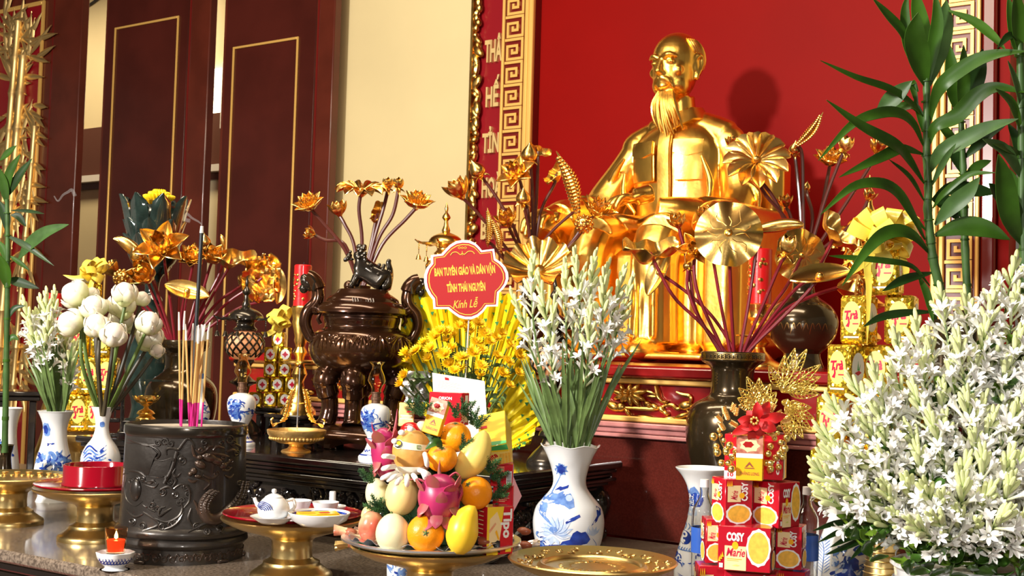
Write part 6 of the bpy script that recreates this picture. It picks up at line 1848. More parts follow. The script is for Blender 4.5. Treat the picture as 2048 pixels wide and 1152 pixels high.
# --- left vase behind the burner
g = 'gilded lotus stems in the vase behind the drum burner'
m = lambda x: (x, 683, 4.35)
for a in (
 (m(345), [(320, 600), (300, 540)], (292, 528), 'roll', 36, (-.62, .75, .1), 'long and pointing up left, before the green glass lamp', -.05, 0),
 (m(343), [(310, 600), (286, 540)], (278, 520), 'bulb', 22, (-.2, .8, .5), 'under the long rolled leaf at the green lamp', -.08, 0),
 (m(350), [(340, 600), (330, 530)], (326, 502), 'star', 52, (.05, .5, .85), 'widest of its spray, before the green lamp', -.06, .4),
 (m(340), [(290, 620), (240, 560)], (232, 548), 'pod', 28, (-.5, .7, .4), 'leftmost above the white lotus buds', .0, 0),
 (m(342), [(300, 620), (258, 575)], (250, 566), 'seedball', 24, (-.1, .6, .8), 'gold beaded, above the white lotus buds', -.05, 0),
 (m(346), [(326, 620), (308, 570)], (303, 556), 'half', 42, (-.35, .35, .85), 'cup-shaped, left of the black incense stick', -.06, 0),
 (m(360), [(362, 640), (368, 600)], (374, 582), 'boat', 42, (.1, .55, .85), 'low before the white sticks, level like a dish', -.1, -.25),
 (m(362), [(372, 600), (384, 540)], (386, 522), 'open', 34, (.1, .6, .7), 'left of the black incense stick tip', -.04, 0),
 (m(370), [(390, 600), (406, 510)], (411, 492), 'bulb', 18, 'up', 'upright right behind the black incense stick', .05, 0),
 (m(372), [(400, 600), (418, 540)], (424, 524), 'half', 32, (.3, .6, .7), 'right of the black incense stick', -.03, 0),
 (m(376), [(420, 600), (455, 540)], (464, 520), 'fold', 42, (.2, .7, .6), 'spread sideways above the black pagoda lamp', -.03, .1),
 (m(382), [(450, 610), (500, 575)], (524, 556), 'crumple', 52, (.1, .1, .95), 'large amber, right above the black pagoda lamp', -.02, 1.5),
 (m(384), [(470, 620), (530, 600)], (556, 572), 'boat', 34, (.7, .2, .6), 'narrow upright, rightmost of its spray', .0, 1.57),
 (m(378), [(430, 610), (470, 580)], (484, 572), 'pod', 22, (.4, .7, .4), 'low behind the finial of the black pagoda lamp', .04, 0),
 (m(368), [(400, 620), (440, 545)], (446, 500), 'roll', 14, (.05, 1, .1), 'short upright, above the black pagoda lamp', .02, 0),
):
 lotus_stem(a[0], a[1], a[2], a[3], a[4], a[5], a[6], '', 'stem_red', .0050, a[7], a[8], g)
# --- vase hidden behind the censer
p = WL(722, 640, 3.28); dv = (p - CAM).dot(FWD)
bv5, _pr, _D = vessel('bronze_vase', 'dark vase hidden behind the bronze censer holding gilded lotus stems', 'vase', 722, dv, PL,
 [(20, 572), (18, 580), (14, 595), (16, 620), (32, 645), (36, 665), (30, 690), (24, 700), (28, 708)], 'bronze_vase', smooth=2)
g = 'gilded lotus stems behind the bronze censer'
m = lambda x: (x, 574, dv)
for a in (
 (m(718), [(690, 500), (650, 450)], (622, 418), 'open', 35, (-.25, .75, .6), 'leftmost of the spray behind the lion', -.02, 0),
 (m(716), [(690, 490), (650, 480)], (630, 470), 'half', 19, (-.8, .3, .5), 'small and low, left of the lion', .0, 0),
 (m(719), [(708, 490), (690, 450)], (680, 432), 'half', 27, (-.2, .9, .3), 'between the leftmost and the flat flower', .02, 0),
 (m(721), [(724, 480), (718, 420)], (722, 384), 'daisy', 44, (.05, .96, .28), 'flat on top of the spray, seen from the side', -.02, 0),
 (m(724), [(742, 490), (752, 440)], (756, 428), 'fold', 24, (-.2, .6, .7), 'dark, in the middle of the spray above the lion', .04, 1.4),
 (m(725), [(748, 480), (766, 420)], (776, 380), 'bud', 19, 'up', 'left of the two topmost buds above the lion', .0, 0),
 (m(726), [(756, 480), (785, 430)], (797, 380), 'bud', 19, 'up', 'right of the two topmost buds above the lion', -.03, 0),
 (m(728), [(764, 490), (810, 440)], (832, 416), 'open', 37, (.2, .85, .5), 'rightmost of the spray above the lion', .0, 0),
):
 lotus_stem(a[0], a[1], a[2], a[3], a[4], a[5], a[6], '', 'stem_brown', .0062, a[7], a[8], g)
# ================================================================== FLOWERS AND PLANTS
def petal6(mb, n, r0, z0, L, W, a0, a1, ph=0.0, mi=0):
 for k in range(n):
  a = 2 * pi * k / n + ph
  d_, n_ = Vector((cos(a), sin(a), 0)), Vector((-sin(a), cos(a), 0))
  r, z = r0, z0; rows = []
  for j in range(5):
   v = j / 4; w = W * (.45, .8, 1.0, .8, .12)[j] * .5
   rows.append((d_ * r - n_ * w + Vector((0, 0, z)), d_ * r + Vector((0, 0, z - .03)), d_ * r + n_ * w + Vector((0, 0, z))))
   an = radians(a0 + (a1 - a0) * v); r += cos(an) * L / 4; z += sin(an) * L / 4
  vs = [p for row in rows for p in row]
  fs = []
  for j in range(4):
   for c in (0, 1): fs.append((j * 3 + c, j * 3 + c + 1, j * 3 + c + 4, j * 3 + c + 3))
  mb.add(vs, fs, mi)
def _tub():
 mb = MB()
 mb.lathe_open([(.035, 0), (.05, .15), (.055, .4), (.075, .62), (.10, .7)], 8)
 petal6(mb, 6, .08, .66, .36, .17, 60, -5);
 mb.ell((0, 0, .72), (.05, .05, .06), 6, 4)
 return mb.mesh('flower', 'tuberose')
def _tub2():
 mb = MB()
 mb.lathe_open([(.035, 0), (.05, .2), (.06, .5), (.085, .7)], 8)
 petal6(mb, 6, .075, .66, .34, .15, 80, 50)
 return mb.mesh('flower', 'tuberose')
def _tbud():
 mb = MB(); mb.lathe(smooth_prof([(.03, 0), (.07, .15), (.105, .5), (.115, .78), (.065, .97), (0, 1)], 2), 8); return mb.mesh('bud', 'tuberose_bud')
ME_T1, ME_T2, ME_TB = _tub(), _tub2(), _tbud()
def place(name, me, parent, pos, axis, sc, spin=0.0):
 z = axis.normalized(); x = z.orthogonal().normalized(); y = z.cross(x)
 M4 = Matrix.Translation(pos) @ Matrix((x, y, z)).transposed().to_4x4() @ Matrix.Rotation(spin, 4, 'Z') @ Matrix.Scale(sc, 4)
 o = bpy.data.objects.new(name, me); COL.objects.link(o); o.parent = parent; o.matrix_basis = M4
 return o
def ribbon(pts, w, nrm=None, fold=.18, th=.0008, n=6, peak=.4, base=.25):
 """strap leaf along a path; widest at peak"""
 q = spline(pts, n); m = len(q)
 mb = MB()
 rows = []
 for i, p in enumerate(q):
  t = q[min(i + 1, m - 1)] - q[max(i - 1, 0)]; t = t.normalized() if t.length > 1e-9 else Vector((0, 0, 1))
  nr = nrm if nrm is not None else (CAM - Vector((0, 0, 0)))
  nr = (nr - t * nr.dot(t)); nr = nr.normalized() if nr.length > 1e-6 else t.orthogonal().normalized()
  sd = t.cross(nr)
  v = i / (m - 1)
  ww = w * .5 * (base + (1 - base) * sin(.5 * pi * min(1, v / peak)) if v < peak else max(.03, cos(.5 * pi * (v - peak) / (1 - peak)) ** .8))
  rows.append((p - sd * ww + nr * ww * fold, p - sd * ww * .5 + nr * ww * fold * .3, p, p + sd * ww * .5 + nr * ww * fold * .3, p + sd * ww + nr * ww * fold))
 mb.grid(lambda u, v: rows[int(round(v * (m - 1)))][int(round(u * 4))], 5, m, th=th)
 return mb
def tuberose(base, tip, n_open, n_bud, rng, zone, fl, label, group, bow=.0, rad=.0032, blades=0, bl_len=.2, tilt=(.45, .85)):
 t = thing('tuberose_stem', label, 'flower', base, 0, group)
 v = tip - base
 sd = Vector((rng.uniform(-1, 1), rng.uniform(-1, 1), 0)) * bow
 q = spline([Vector((0, 0, 0)), v * .35 + sd * .6, v * .7 + sd * .8, v], 6)
 MB().tube(q, [rad * (1.15 - .6 * i / (len(q) - 1)) for i in range(len(q))], 6).build('stem', 'stem_green', t)
 L = v.length; N = n_open + n_bud
 for k in range(N):
  f = 1 - zone * (1 - k / max(1, N - 1)) / L if N > 1 else 1
  f = max(.05, f)
  i = f * (len(q) - 1); a = int(min(i, len(q) - 2)); p = q[a].lerp(q[a + 1], i - a)
  ax = (q[a + 1] - q[a]).normalized()
  an = k * 2.4 + rng.uniform(-.4, .4)
  side = (ax.orthogonal().normalized() * cos(an) + ax.cross(ax.orthogonal().normalized()) * sin(an))
  if k < n_open:
   tl = rng.uniform(*tilt) - .3 * k / N
   place('flower', ME_T1 if rng.random() < .65 else ME_T2, t, p, ax * cos(tl) + side * sin(tl), fl * rng.uniform(.85, 1.15), rng.uniform(0, 6))
  else:
   u = (k - n_open) / max(1, n_bud)
   tl = .42 * (1 - u) + .08
   place('bud', ME_TB, t, p - ax * fl * .15, ax * cos(tl) + side * sin(tl), fl * (.9 - .3 * u) * rng.uniform(.9, 1.1), 0)
 for k in range(blades):
  an = rng.uniform(0, 6.28); o = Vector((cos(an), sin(an), 0)); ln = bl_len * rng.uniform(.6, 1.1); f0 = rng.uniform(.0, .12)
  b0 = v * f0
  pts = [b0, b0 + v.normalized() * ln * .5 + o * ln * .10, b0 + v.normalized() * ln + o * ln * rng.uniform(.18, .32)]
  ribbon(pts, .010 * rng.uniform(.7, 1.3), -FWD, n=4).build('leaf', 'stem_green', t)
 return t
# --- middle vase
rng = random.Random(31)
mo = P(1141, 905, 2.94)
lab = 'white tuberose stem in the lotus-painted porcelain vase'
for i, (tx, ty, dd) in enumerate(((1066, 512, 0), (1024, 588, .04), (1078, 560, -.05), (1130, 528, .03), (1150, 508, -.03), (1168, 540, .05), (1190, 512, .02), (1208, 548, -.05), (1216, 535, .05), (1248, 540, -.02), (1262, 566, .03), (1110, 600, -.06), (1234, 600, .06), (1180, 610, -.07))):
 b = P(1141 + (tx - 1141) * .28, 905, 2.94 + dd * .3)
 tuberose(b, P(tx, ty, 2.94 + dd), 9, 13, rng, (.17 + .03 * (i % 3)), .049, lab, 'tuberoses in the lotus vase', .02, blades=5, bl_len=.22)
# --- left vase
rng = random.Random(33)
lab = 'white tuberose stem in the dragon-painted vase at far left'
for i, (tx, ty, dd) in enumerate(((48, 606, 0), (70, 628, .04), (92, 588, -.04), (108, 586, .03), (124, 640, 0), (140, 660, .05), (60, 650, -.05), (152, 690, -.03), (100, 640, -.07), (80, 600, .06))):
 b = P(112 + (tx - 100) * .25, 835, 3.83 + dd * .3)
 tuberose(b, P(tx, ty, 3.83 + dd), 9, 11, rng, .17, .055, lab, 'tuberoses in the dragon vase', .02, rad=.004, blades=4, bl_len=.22)
# --- big bouquet at right
rng = random.Random(35)
edge = [(1640, 860), (1660, 800), (1700, 760), (1745, 735), (1790, 672), (1830, 640), (1880, 585), (1930, 590), (1990, 560), (2030, 520), (2080, 490), (2140, 480)]
def top_y(x):
 for (x0, y0), (x1, y1) in zip(edge, edge[1:]):
  if x0 <= x <= x1: return y0 + (y1 - y0) * (x - x0) / (x1 - x0)
 return 900 if x < 1640 else 480
tips = list(edge)
for gx in range(1640, 2150, 46):
 for gy in range(540, 1080, 62):
  x = gx + rng.uniform(-18, 18) + (gy // 62 % 2) * 22; y = gy + rng.uniform(-20, 20)
  if y > top_y(x) + 34 and not (x < 1700 and y > 1010) and y < 1075: tips.append((x, y))
tips += [(1628, 930), (1640, 985), (1655, 900)]
lab = 'white tuberose stem in the dense bouquet at the right edge'
for (x, y) in tips:
 f = (y - 500) / 560
 d = 2.52 - .42 * f + rng.uniform(-.05, .05)
 tip = P(x, y, d)
 b = P(1925 + (x - 1925) * .18, 1120, 2.28 + (d - 2.3) * .4)
 ln = (tip - b).length
 # the stem arrives at the tip leaning outwards and upwards
 tuberose(b, tip, 11 if y > top_y(x) + 60 else 9, 8, rng, min(.125, ln * .85), .049, lab, 'tuberoses in the big bouquet', .015, tilt=(.6, 1.1))
# leafy greens between the stems
def oval_leaf(L, W, mat):
 mb = MB()
 mb.grid(lambda u, v: ((u - .5) * W * sin(pi * (v * .94 + .04)) ** .8, .12 * L * sin(pi * v) - .9 * abs(u - .5) * W * .3, v * L), 5, 7, th=.0006)
 return mb.mesh('leaf', mat)
ME_L = [oval_leaf(.032, .018, 'foliage'), oval_leaf(.028, .016, 'foliage_light'), oval_leaf(.036, .018, 'foliage')]
spots = [(1740, 1095), (1790, 1060), (1840, 1085), (1890, 1060), (1935, 1090), (1980, 1055), (2030, 1085), (1820, 1120), (1900, 1125), (1990, 1125), (2040, 1130), (1700, 1050), (1860, 985), (1930, 960), (1990, 930), (2040, 960), (1830, 930), (1880, 890), (1960, 870), (2030, 860), (1780, 985), (1920, 800), (2000, 790), (1870, 800), (1960, 720), (2040, 700), (1760, 905), (1950, 1125), (1860, 1125)]
for (x, y) in spots:
 d = 2.42 - .3 * (y - 600) / 520
 base = P(x, y + 26, d + .05)
 t = thing('foliage_sprig', 'green leafy sprig tucked between the big bouquet’s tuberoses', 'foliage', base, 0, 'greens in the big bouquet')
 q = [Vector((0, 0, 0)), Vector((rng.uniform(-.01, .01), 0, .03)), Vector((rng.uniform(-.02, .02), -.01, .06))]
 MB().tube(spline(q, 3), .0016, 5).build('stem', 'stem_green', t)
 for k in range(12):
  an = k * 2.4; ax = Vector((cos(an), sin(an), rng.uniform(.0, .9)))
  place('leaf', ME_L[k % 3], t, Vector((0, 0, .005 * k)), ax, rng.uniform(.9, 1.5), rng.uniform(0, 6))
# long dark grass blades low at the left of the bouquet
t = thing('grass_tuft', 'dark green grass blades drooping left below the big bouquet', 'foliage', P(1760, 1060, 2.3))
o = t.location.copy()
for pts in ([(1760, 1055), (1690, 1060), (1636, 1085)], [(1760, 1060), (1700, 1075), (1660, 1095)], [(1755, 1065), (1700, 1090), (1650, 1110)], [(1750, 1050), (1680, 1045), (1625, 1062)], [(1770, 1065), (1730, 1090), (1700, 1120)]):
 ribbon([P(x, y, 2.3 - .02 * i) - o for i, (x, y) in enumerate(pts)], .012, -FWD, n=5).build('leaf', 'leaf_dark', t)
# container of the big bouquet: white ribbed planter
p = P(1925, 1150, 2.28); loc = Vector((p.x, p.y, T1))
pt_ = thing('planter', 'white ribbed planter under the big tuberose bouquet', 'planter', loc, facing(loc))
h = P(1925, 1128, 2.28).z - T1
MB().lathe(hollow([(.125, h), (.127, h - .006), (.120, h - .012), (.105, 0)], .006, h * .8), 48, fn=lambda r, z, a, i: (r * (1 + .012 * cos(36 * a)), z)).build('pot', 'porcelain', pt_)
mb = MB()
for k in range(3): mb.lathe_open([(.123 - k * .003, h - .03 - k * .025), (.1245 - k * .003, h - .034 - k * .025), (.1225 - k * .003, h - .038 - k * .025)], 48)
mb.build('hoops', 'porcelain', pt_)
# brass vase peeking out below the bouquet
cx, d = 1766, 2.42
bz, pr, D = vessel('brass_vase', 'ringed brass vase half hidden under the big bouquet', 'vase', cx, d, T1,
 [(36, 1080), (34, 1090), (32, 1105), (34, 1125), (38, 1150), (42, 1180), (40, 1235)], 'brass', smooth=2)
mb = MB()
for y in (1100, 1108, 1118, 1130, 1142): mb.lathe_open([(D.rad(P(cx, y, d).z - T1) + .0005, P(cx, y, d).z - T1), (D.rad(P(cx, y + 1.5, d).z - T1) + .002, P(cx, y + 1.5, d).z - T1), (D.rad(P(cx, y + 3, d).z - T1) + .0005, P(cx, y + 3, d).z - T1)], 32)
mb.build('rings', 'brass', bz)

# ------------------------------------------------------------------ white lotus buds at left
LB = [petal_mesh('petal', 1.85, 1.15, -14, 146, .34, 'lotus_white', th=.03, nu=7, pw=.8, z0=-.72, r0=.05), petal_mesh('petal', 1.7, 1.1, -8, 128, .34, 'lotus_white', th=.03, nu=7, pw=.8, z0=-.7), petal_mesh('petal', 1.25, .95, -22, 92, .34, 'bud_green', th=.03, nu=7, pw=.85, z0=-.78, r0=.03)]
mb = MB(); mb.lathe(smooth_prof([(.1, -.75), (.6, -.45), (.72, 0), (.55, .45), (.2, .68), (0, .72)], 2), 18); ME_CORE = mb.mesh('bud_core', 'lotus_white')
i = 0
wh = ['highest at the left', 'greenish and small behind the front pair', 'left of the centre', 'lowest on the left, facing out', 'front centre', 'front, lower right of the centre', 'topmost right', 'under the topmost right one', 'small at the right of the top', 'far right', 'far right, below another', 'drooping small at lowest right', 'behind the middle', 'half hidden at centre right']
for k, (x, y, r, ax, dd, gr) in enumerate(((147, 587, 29, (-.75, .5, .4), 0, 0), (184, 586, 15, (.1, .9, .2), .06, 2), (187, 612, 27, (-.1, .8, .5), -.04, 1), (139, 644, 28, (-.7, .45, .5), -.06, 0), (192, 648, 26, (-.1, .75, .6), -.10, 1), (228, 666, 27, (.25, .7, .6), -.12, 0), (249, 584, 25, (0, .95, .3), -.02, 1), (243, 606, 28, (0, .95, .2), .03, 1), (284, 596, 17, (.3, .9, .2), .05, 0), (298, 643, 26, (.35, .8, .4), -.03, 1), (301, 672, 27, (.3, .85, .3), .02, 2), (315, 700, 15, (.3, .3, .5), .0, 2), (243, 634, 25, (.1, .9, .3), .08, 1), (268, 646, 20, (.2, .9, .2), .10, 2))):
 d = 3.5 + dd
 hp = P(x, y, d); b = P(206 + (x - 215) * .10, 830, 3.5 + dd * .2)
 t = thing('lotus_bud_stem', 'white lotus bud %s of the lotus bunch' % wh[k], 'flower', b, 0, 'white lotus buds in the wave vase')
 axv = (RIGHT * ax[0] + UP * ax[1] - FWD * ax[2]).normalized()
 s = r * d / FPX / .80
 neck = hp - axv * s * .75
 mid = P(206 + (x - 206) * .62, 830 + (y - 830) * .55, d)
 q = [p - b for p in spline([b, mid, neck], 8)]
 MB().tube(q, [.0062 - .0018 * j / len(q) for j in range(len(q))], 8).build('stem', 'stem_lotus' if k % 3 else 'stem_lotus_green', t)
 M4 = aim_matrix(hp - b, axv, s, k * .7)
 def put(name, me, M):
  o = bpy.data.objects.new(name, me); COL.objects.link(o); o.parent = t; o.matrix_basis = M
 put('bud_core', ME_CORE, M4 @ Matrix.Scale(.9, 4))
 for j in range(5): put('petal', LB[0], M4 @ Matrix.Rotation(2 * pi * j / 5, 4, 'Z') @ Matrix.Rotation(.10 * (j % 2), 4, 'Y'))
 for j in range(4 if gr else 3): put('petal', LB[2 if (gr == 2 or j == 0) and gr else 1], M4 @ Matrix.Rotation(2 * pi * j / 4 + .5, 4, 'Z') @ Matrix.Rotation(.22 + .1 * (j % 2), 4, 'Y') @ Matrix.Scale(1.06, 4))

# ------------------------------------------------------------------ dracaena (lucky bamboo) stalks
def px_leaf(t, o, pts, w, d, dd=0.0, mat='leaf_green', peak=.5, base=.14, fold=.25, cr=None):
 sc, ox, oy = cr if cr else (1, 0, 0)
 n = len(pts)
 q = [P(ox + x / sc, oy + y / sc, d + dd * i / (n - 1)) - o for i, (x, y) in enumerate(pts)]
 ribbon(q, w / sc * d / FPX * .92, -FWD + UP * .3, fold=fold, th=.0009, n=5, peak=peak, base=base).build('leaf', mat, t)
def stalk(name, label, pts, rad, d, cr, zbase=None, group='dracaena stalks', topd=None):
 sc, ox, oy = cr
 q = [P(ox + x / sc, oy + y / sc, d) for x, y in pts]
 t = thing(name, label, 'plant', q[0], 0, group)
 o = q[0].copy()
 q = [p - o for p in spline(q, 5)]
 m = len(q)
 MB().tube(q, [rad * (1 - .35 * i / m) * (1.14 if i % 5 == 0 else 1) for i in range(m)], 10).build('stalk', 'leaf_stalk', t)
 for i in range(2, m - 1, 4): MB().tube([q[i], q[i].lerp(q[i + 1], .22)], rad * 1.12, 10).build('node_ring', 'leaf_green', t)
 return t, o
C5 = (2.4, 1620, 0); C4 = (2.305, 1420, 220)
tA, oA = stalk('dracaena_stalk', 'tall green dracaena stalk before the right key-pattern frame', [(650, 1560), (625, 1400), (590, 1240), (578, 1150), (565, 1000), (568, 900), (560, 750), (560, 600), (560, 430), (556, 350)], .0105, 2.62, C5)
A_ = [([(558, 400), (500, 300), (465, 190), (455, 60), (470, -30)], 60, -.02, 0), ([(560, 420), (525, 300), (500, 180), (520, 60)], 130, -.06, 0), ([(568, 420), (610, 260), (640, 120), (655, 0)], 110, .03, 1), ([(562, 400), (545, 200), (520, 60), (500, -60)], 90, .05, 0),
      ([(570, 400), (590, 240), (610, 100), (600, -40)], 70, .0, 0), ([(470, 230), (440, 150), (380, 80), (300, -10)], 55, -.05, 0), ([(545, 560), (480, 490), (380, 425), (220, 370), (50, 290)], 42, -.10, 0), ([(545, 700), (500, 600), (430, 545), (330, 545), (200, 600), (40, 770)], 62, -.12, 0), ([(320, 540), (400, 470), (490, 388)], 92, -.05, 1),
      ([(548, 880), (470, 760), (400, 690), (240, 600), (80, 480)], 66, -.14, 0), ([(545, 740), (440, 715), (330, 760), (140, 850)], 60, -.12, 0), ([(552, 970), (480, 850), (380, 765)], 26, -.06, 0), ([(552, 1150), (490, 1030), (420, 925), (330, 880), (200, 900), (50, 1030)], 62, -.14, 0), ([(560, 600), (500, 510), (420, 520), (360, 535)], 50, .03, 0),
      ([(575, 590), (600, 470), (650, 390), (780, 300), (900, 260), (1040, 245)], 78, -.10, 0), ([(570, 700), (600, 610), (700, 560), (800, 460), (900, 420), (1040, 445)], 84, -.08, 0), ([(575, 830), (620, 740), (720, 680), (850, 615), (1000, 570)], 88, -.10, 1), ([(580, 900), (640, 780), (700, 690)], 34, -.06, 1), ([(590, 1000), (640, 930), (760, 840), (890, 828)], 34, -.08, 0),
      ([(585, 960), (680, 905), (800, 915), (900, 925)], 80, .03, 2), ([(600, 1080), (670, 1000), (750, 930), (815, 850)], 90, -.06, 1), ([(590, 960), (660, 1000), (720, 1060)], 60, .0, 2), ([(600, 1130), (720, 1090), (840, 1100), (960, 1150)], 110, -.03, 0), ([(500, 480), (530, 560), (545, 640)], 40, .0, 0), ([(520, 440), (490, 400), (520, 520)], 40, .0, 0), ([(665, 50), (780, 100), (870, 170), (940, 240)], 58, -.08, 0)]
MTS = ['leaf_green', 'leaf_stalk', 'leaf_dark']
for pts, w, dd, mi in A_: px_leaf(tA, oA, pts, w, 2.62, dd, MTS[mi], cr=C5)
for pts, w, dd, mi in (([(1010, 660), (950, 590), (880, 558), (800, 575), (720, 650), (610, 810)], 70, -.1, 0), ([(1014, 810), (930, 720), (800, 695), (640, 680), (550, 672)], 32, -.08, 0), ([(1030, 748), (900, 780), (795, 835)], 46, -.05, 2), ([(1040, 930), (900, 935), (790, 955), (708, 998)], 42, -.06, 2), ([(1000, 560), (920, 470), (880, 420)], 30, -.02, 0), ([(990, 800), (1010, 900), (1060, 1000)], 30, .0, 2), ([(960, 760), (1000, 850), (1030, 980)], 40, -.04, 0)):
 px_leaf(tA, oA, pts, w, 2.62, dd, MTS[mi], cr=C4)
tB, oB = stalk('dracaena_stalk', 'shorter dracaena stalk whose leaves hide the right key-pattern frame', [(760, 1500), (745, 1200), (740, 1000), (735, 800), (728, 640), (722, 520)], .009, 2.74, C5)
for pts, w, dd, mi in (([(724, 560), (760, 450), (800, 340), (830, 235)], 110, .0, 2), ([(720, 560), (690, 420), (665, 200)], 90, .0, 0), ([(725, 560), (735, 400), (738, 215)], 70, -.04, 0), ([(724, 560), (750, 480), (790, 420)], 110, .03, 2), ([(735, 720), (660, 640), (610, 580)], 50, .0, 0), ([(735, 840), (690, 740), (650, 680)], 60, .0, 2), ([(740, 760), (800, 700), (860, 640), (940, 600)], 60, -.03, 2), ([(738, 860), (800, 800), (870, 770)], 50, .0, 0), ([(745, 1050), (680, 980), (620, 940)], 70, .0, 2)):
 px_leaf(tB, oB, pts, w, 2.74, dd, MTS[mi], cr=C5)
tC, oC = stalk('dracaena_stalk', 'dracaena stalk cut by the right edge of the view', [(1040, 1500), (1030, 1250), (1020, 1000), (1018, 700), (1012, 400), (1005, 100), (1000, -60)], .0105, 2.56, C5)
for pts, w, dd, mi in (([(1010, 300), (980, 150), (950, -20)], 70, -.02, 0), ([(1005, 250), (1000, 100), (985, -40)], 90, -.05, 0), ([(1015, 520), (990, 400), (950, 290)], 34, -.05, 1), ([(1018, 640), (970, 500), (890, 425)], 50, -.05, 0), ([(1020, 860), (940, 730), (830, 668)], 74, -.06, 1), ([(1022, 1180), (960, 1050), (930, 880), (905, 740)], 120, -.06, 0), ([(1018, 900), (1000, 700), (950, 590)], 60, .0, 2), ([(1020, 1100), (980, 1000), (900, 930), (860, 880)], 90, -.04, 2), ([(1022, 1000), (960, 860), (900, 800)], 70, .0, 0), ([(1010, 200), (960, 170), (900, 230)], 40, -.05, 2), ([(1020, 740), (960, 720), (880, 690)], 44, -.05, 0)):
 px_leaf(tC, oC, pts, w, 2.56, dd, MTS[mi], cr=C5)
CL = (3.2, 0, 280)
tD, oD = stalk('dracaena_stalk', 'dracaena plant cut by the left edge before the gilded bamboo', [(30, 2000), (40, 1500), (45, 1150), (48, 900), (50, 700), (48, 500), (45, 380)], .009, 3.6, CL)
for pts, w, dd, mi in (([(0, 130), (50, 85), (105, 35)], 50, -.02, 0), ([(45, 350), (60, 220), (130, 90)], 66, -.03, 0), ([(60, 350), (110, 250), (205, 118)], 62, -.03, 2), ([(46, 420), (25, 290), (-10, 170)], 66, -.02, 0), ([(48, 600), (35, 480), (-5, 390)], 70, .0, 2), ([(120, 760), (190, 670), (300, 590), (440, 540)], 96, -.08, 1), ([(40, 610), (120, 650), (200, 700), (345, 805)], 44, -.05, 2), ([(60, 740), (120, 780), (190, 835)], 34, .0, 0), ([(70, 480), (120, 490), (168, 555)], 48, .0, 2), ([(70, 450), (180, 455), (285, 472)], 26, .02, 2), ([(50, 890), (120, 910), (250, 950)], 66, .0, 2), ([(50, 960), (30, 840), (-10, 730)], 90, -.04, 0), ([(48, 1150), (90, 1080), (160, 1060)], 40, 0, 2), ([(50, 800), (20, 700), (-20, 640)], 50, 0, 0), ([(45, 1300), (80, 1260), (120, 1280)], 40, 0, 0)):
 px_leaf(tD, oD, pts, w, 3.6, dd, MTS[mi], cr=CL)
# tall vases below the stalks (hidden behind bouquets)
for (cx, d, y, lab) in ((1890, 2.62, 640, 'green glazed vase holding the tall dracaena stalk, hidden by tuberoses'), (1935, 2.74, 622, 'green glazed vase holding the shorter dracaena stalk, hidden by tuberoses')):
 p = P(cx, y, d)
 vv, pr, D = vessel('glazed_vase', lab, 'vase', cx, d, T1, [(28, y), (26, y + 12), (20, y + 40), (24, y + 120), (34, y + 220), (34, y + 330), (28, y + 560)], 'bronze_vase', smooth=2)
p = P(2060, 620, 2.56)
vv, pr, D = vessel('glazed_vase', 'glazed vase holding the dracaena stalk at the right edge', 'vase', 2060, 2.56, T1, [(28, 620), (26, 632), (20, 660), (24, 740), (34, 840), (34, 950), (28, 1180)], 'bronze_vase', smooth=2)
vv, pr, D = vessel('glazed_vase', 'dark glazed vase holding the dracaena plant at the left edge', 'vase', 8, 3.62, T1, [(20, 890), (18, 900), (15, 915), (20, 950), (24, 975), (20, 1015)], 'bronze_vase', smooth=2)
# ================================================================== YELLOW FLOWER BASKET WITH SIGN
C6 = (2.88, 780, 460)
dB = 3.40
bb = P(930, 940, dB); bb.z = T2
bk = thing('flower_bucket', 'dark bucket wrapped in yellow paper, holding the chrysanthemums', 'bucket', bb, 0.0)
h = P(930, 850, dB).z - T2
MB().lathe(hollow([(.085, h), (.086, h - .006), (.06, .004), (.06, 0)], .004, h * .8), 32).build('bucket', 'black', bk)
mb = MB(); mb.lathe([(0, h - .02), (.078, h - .02), (.078, h - .04), (0, h - .04)], 24); mb.build('floral_foam', 'cypress_dark', bk)
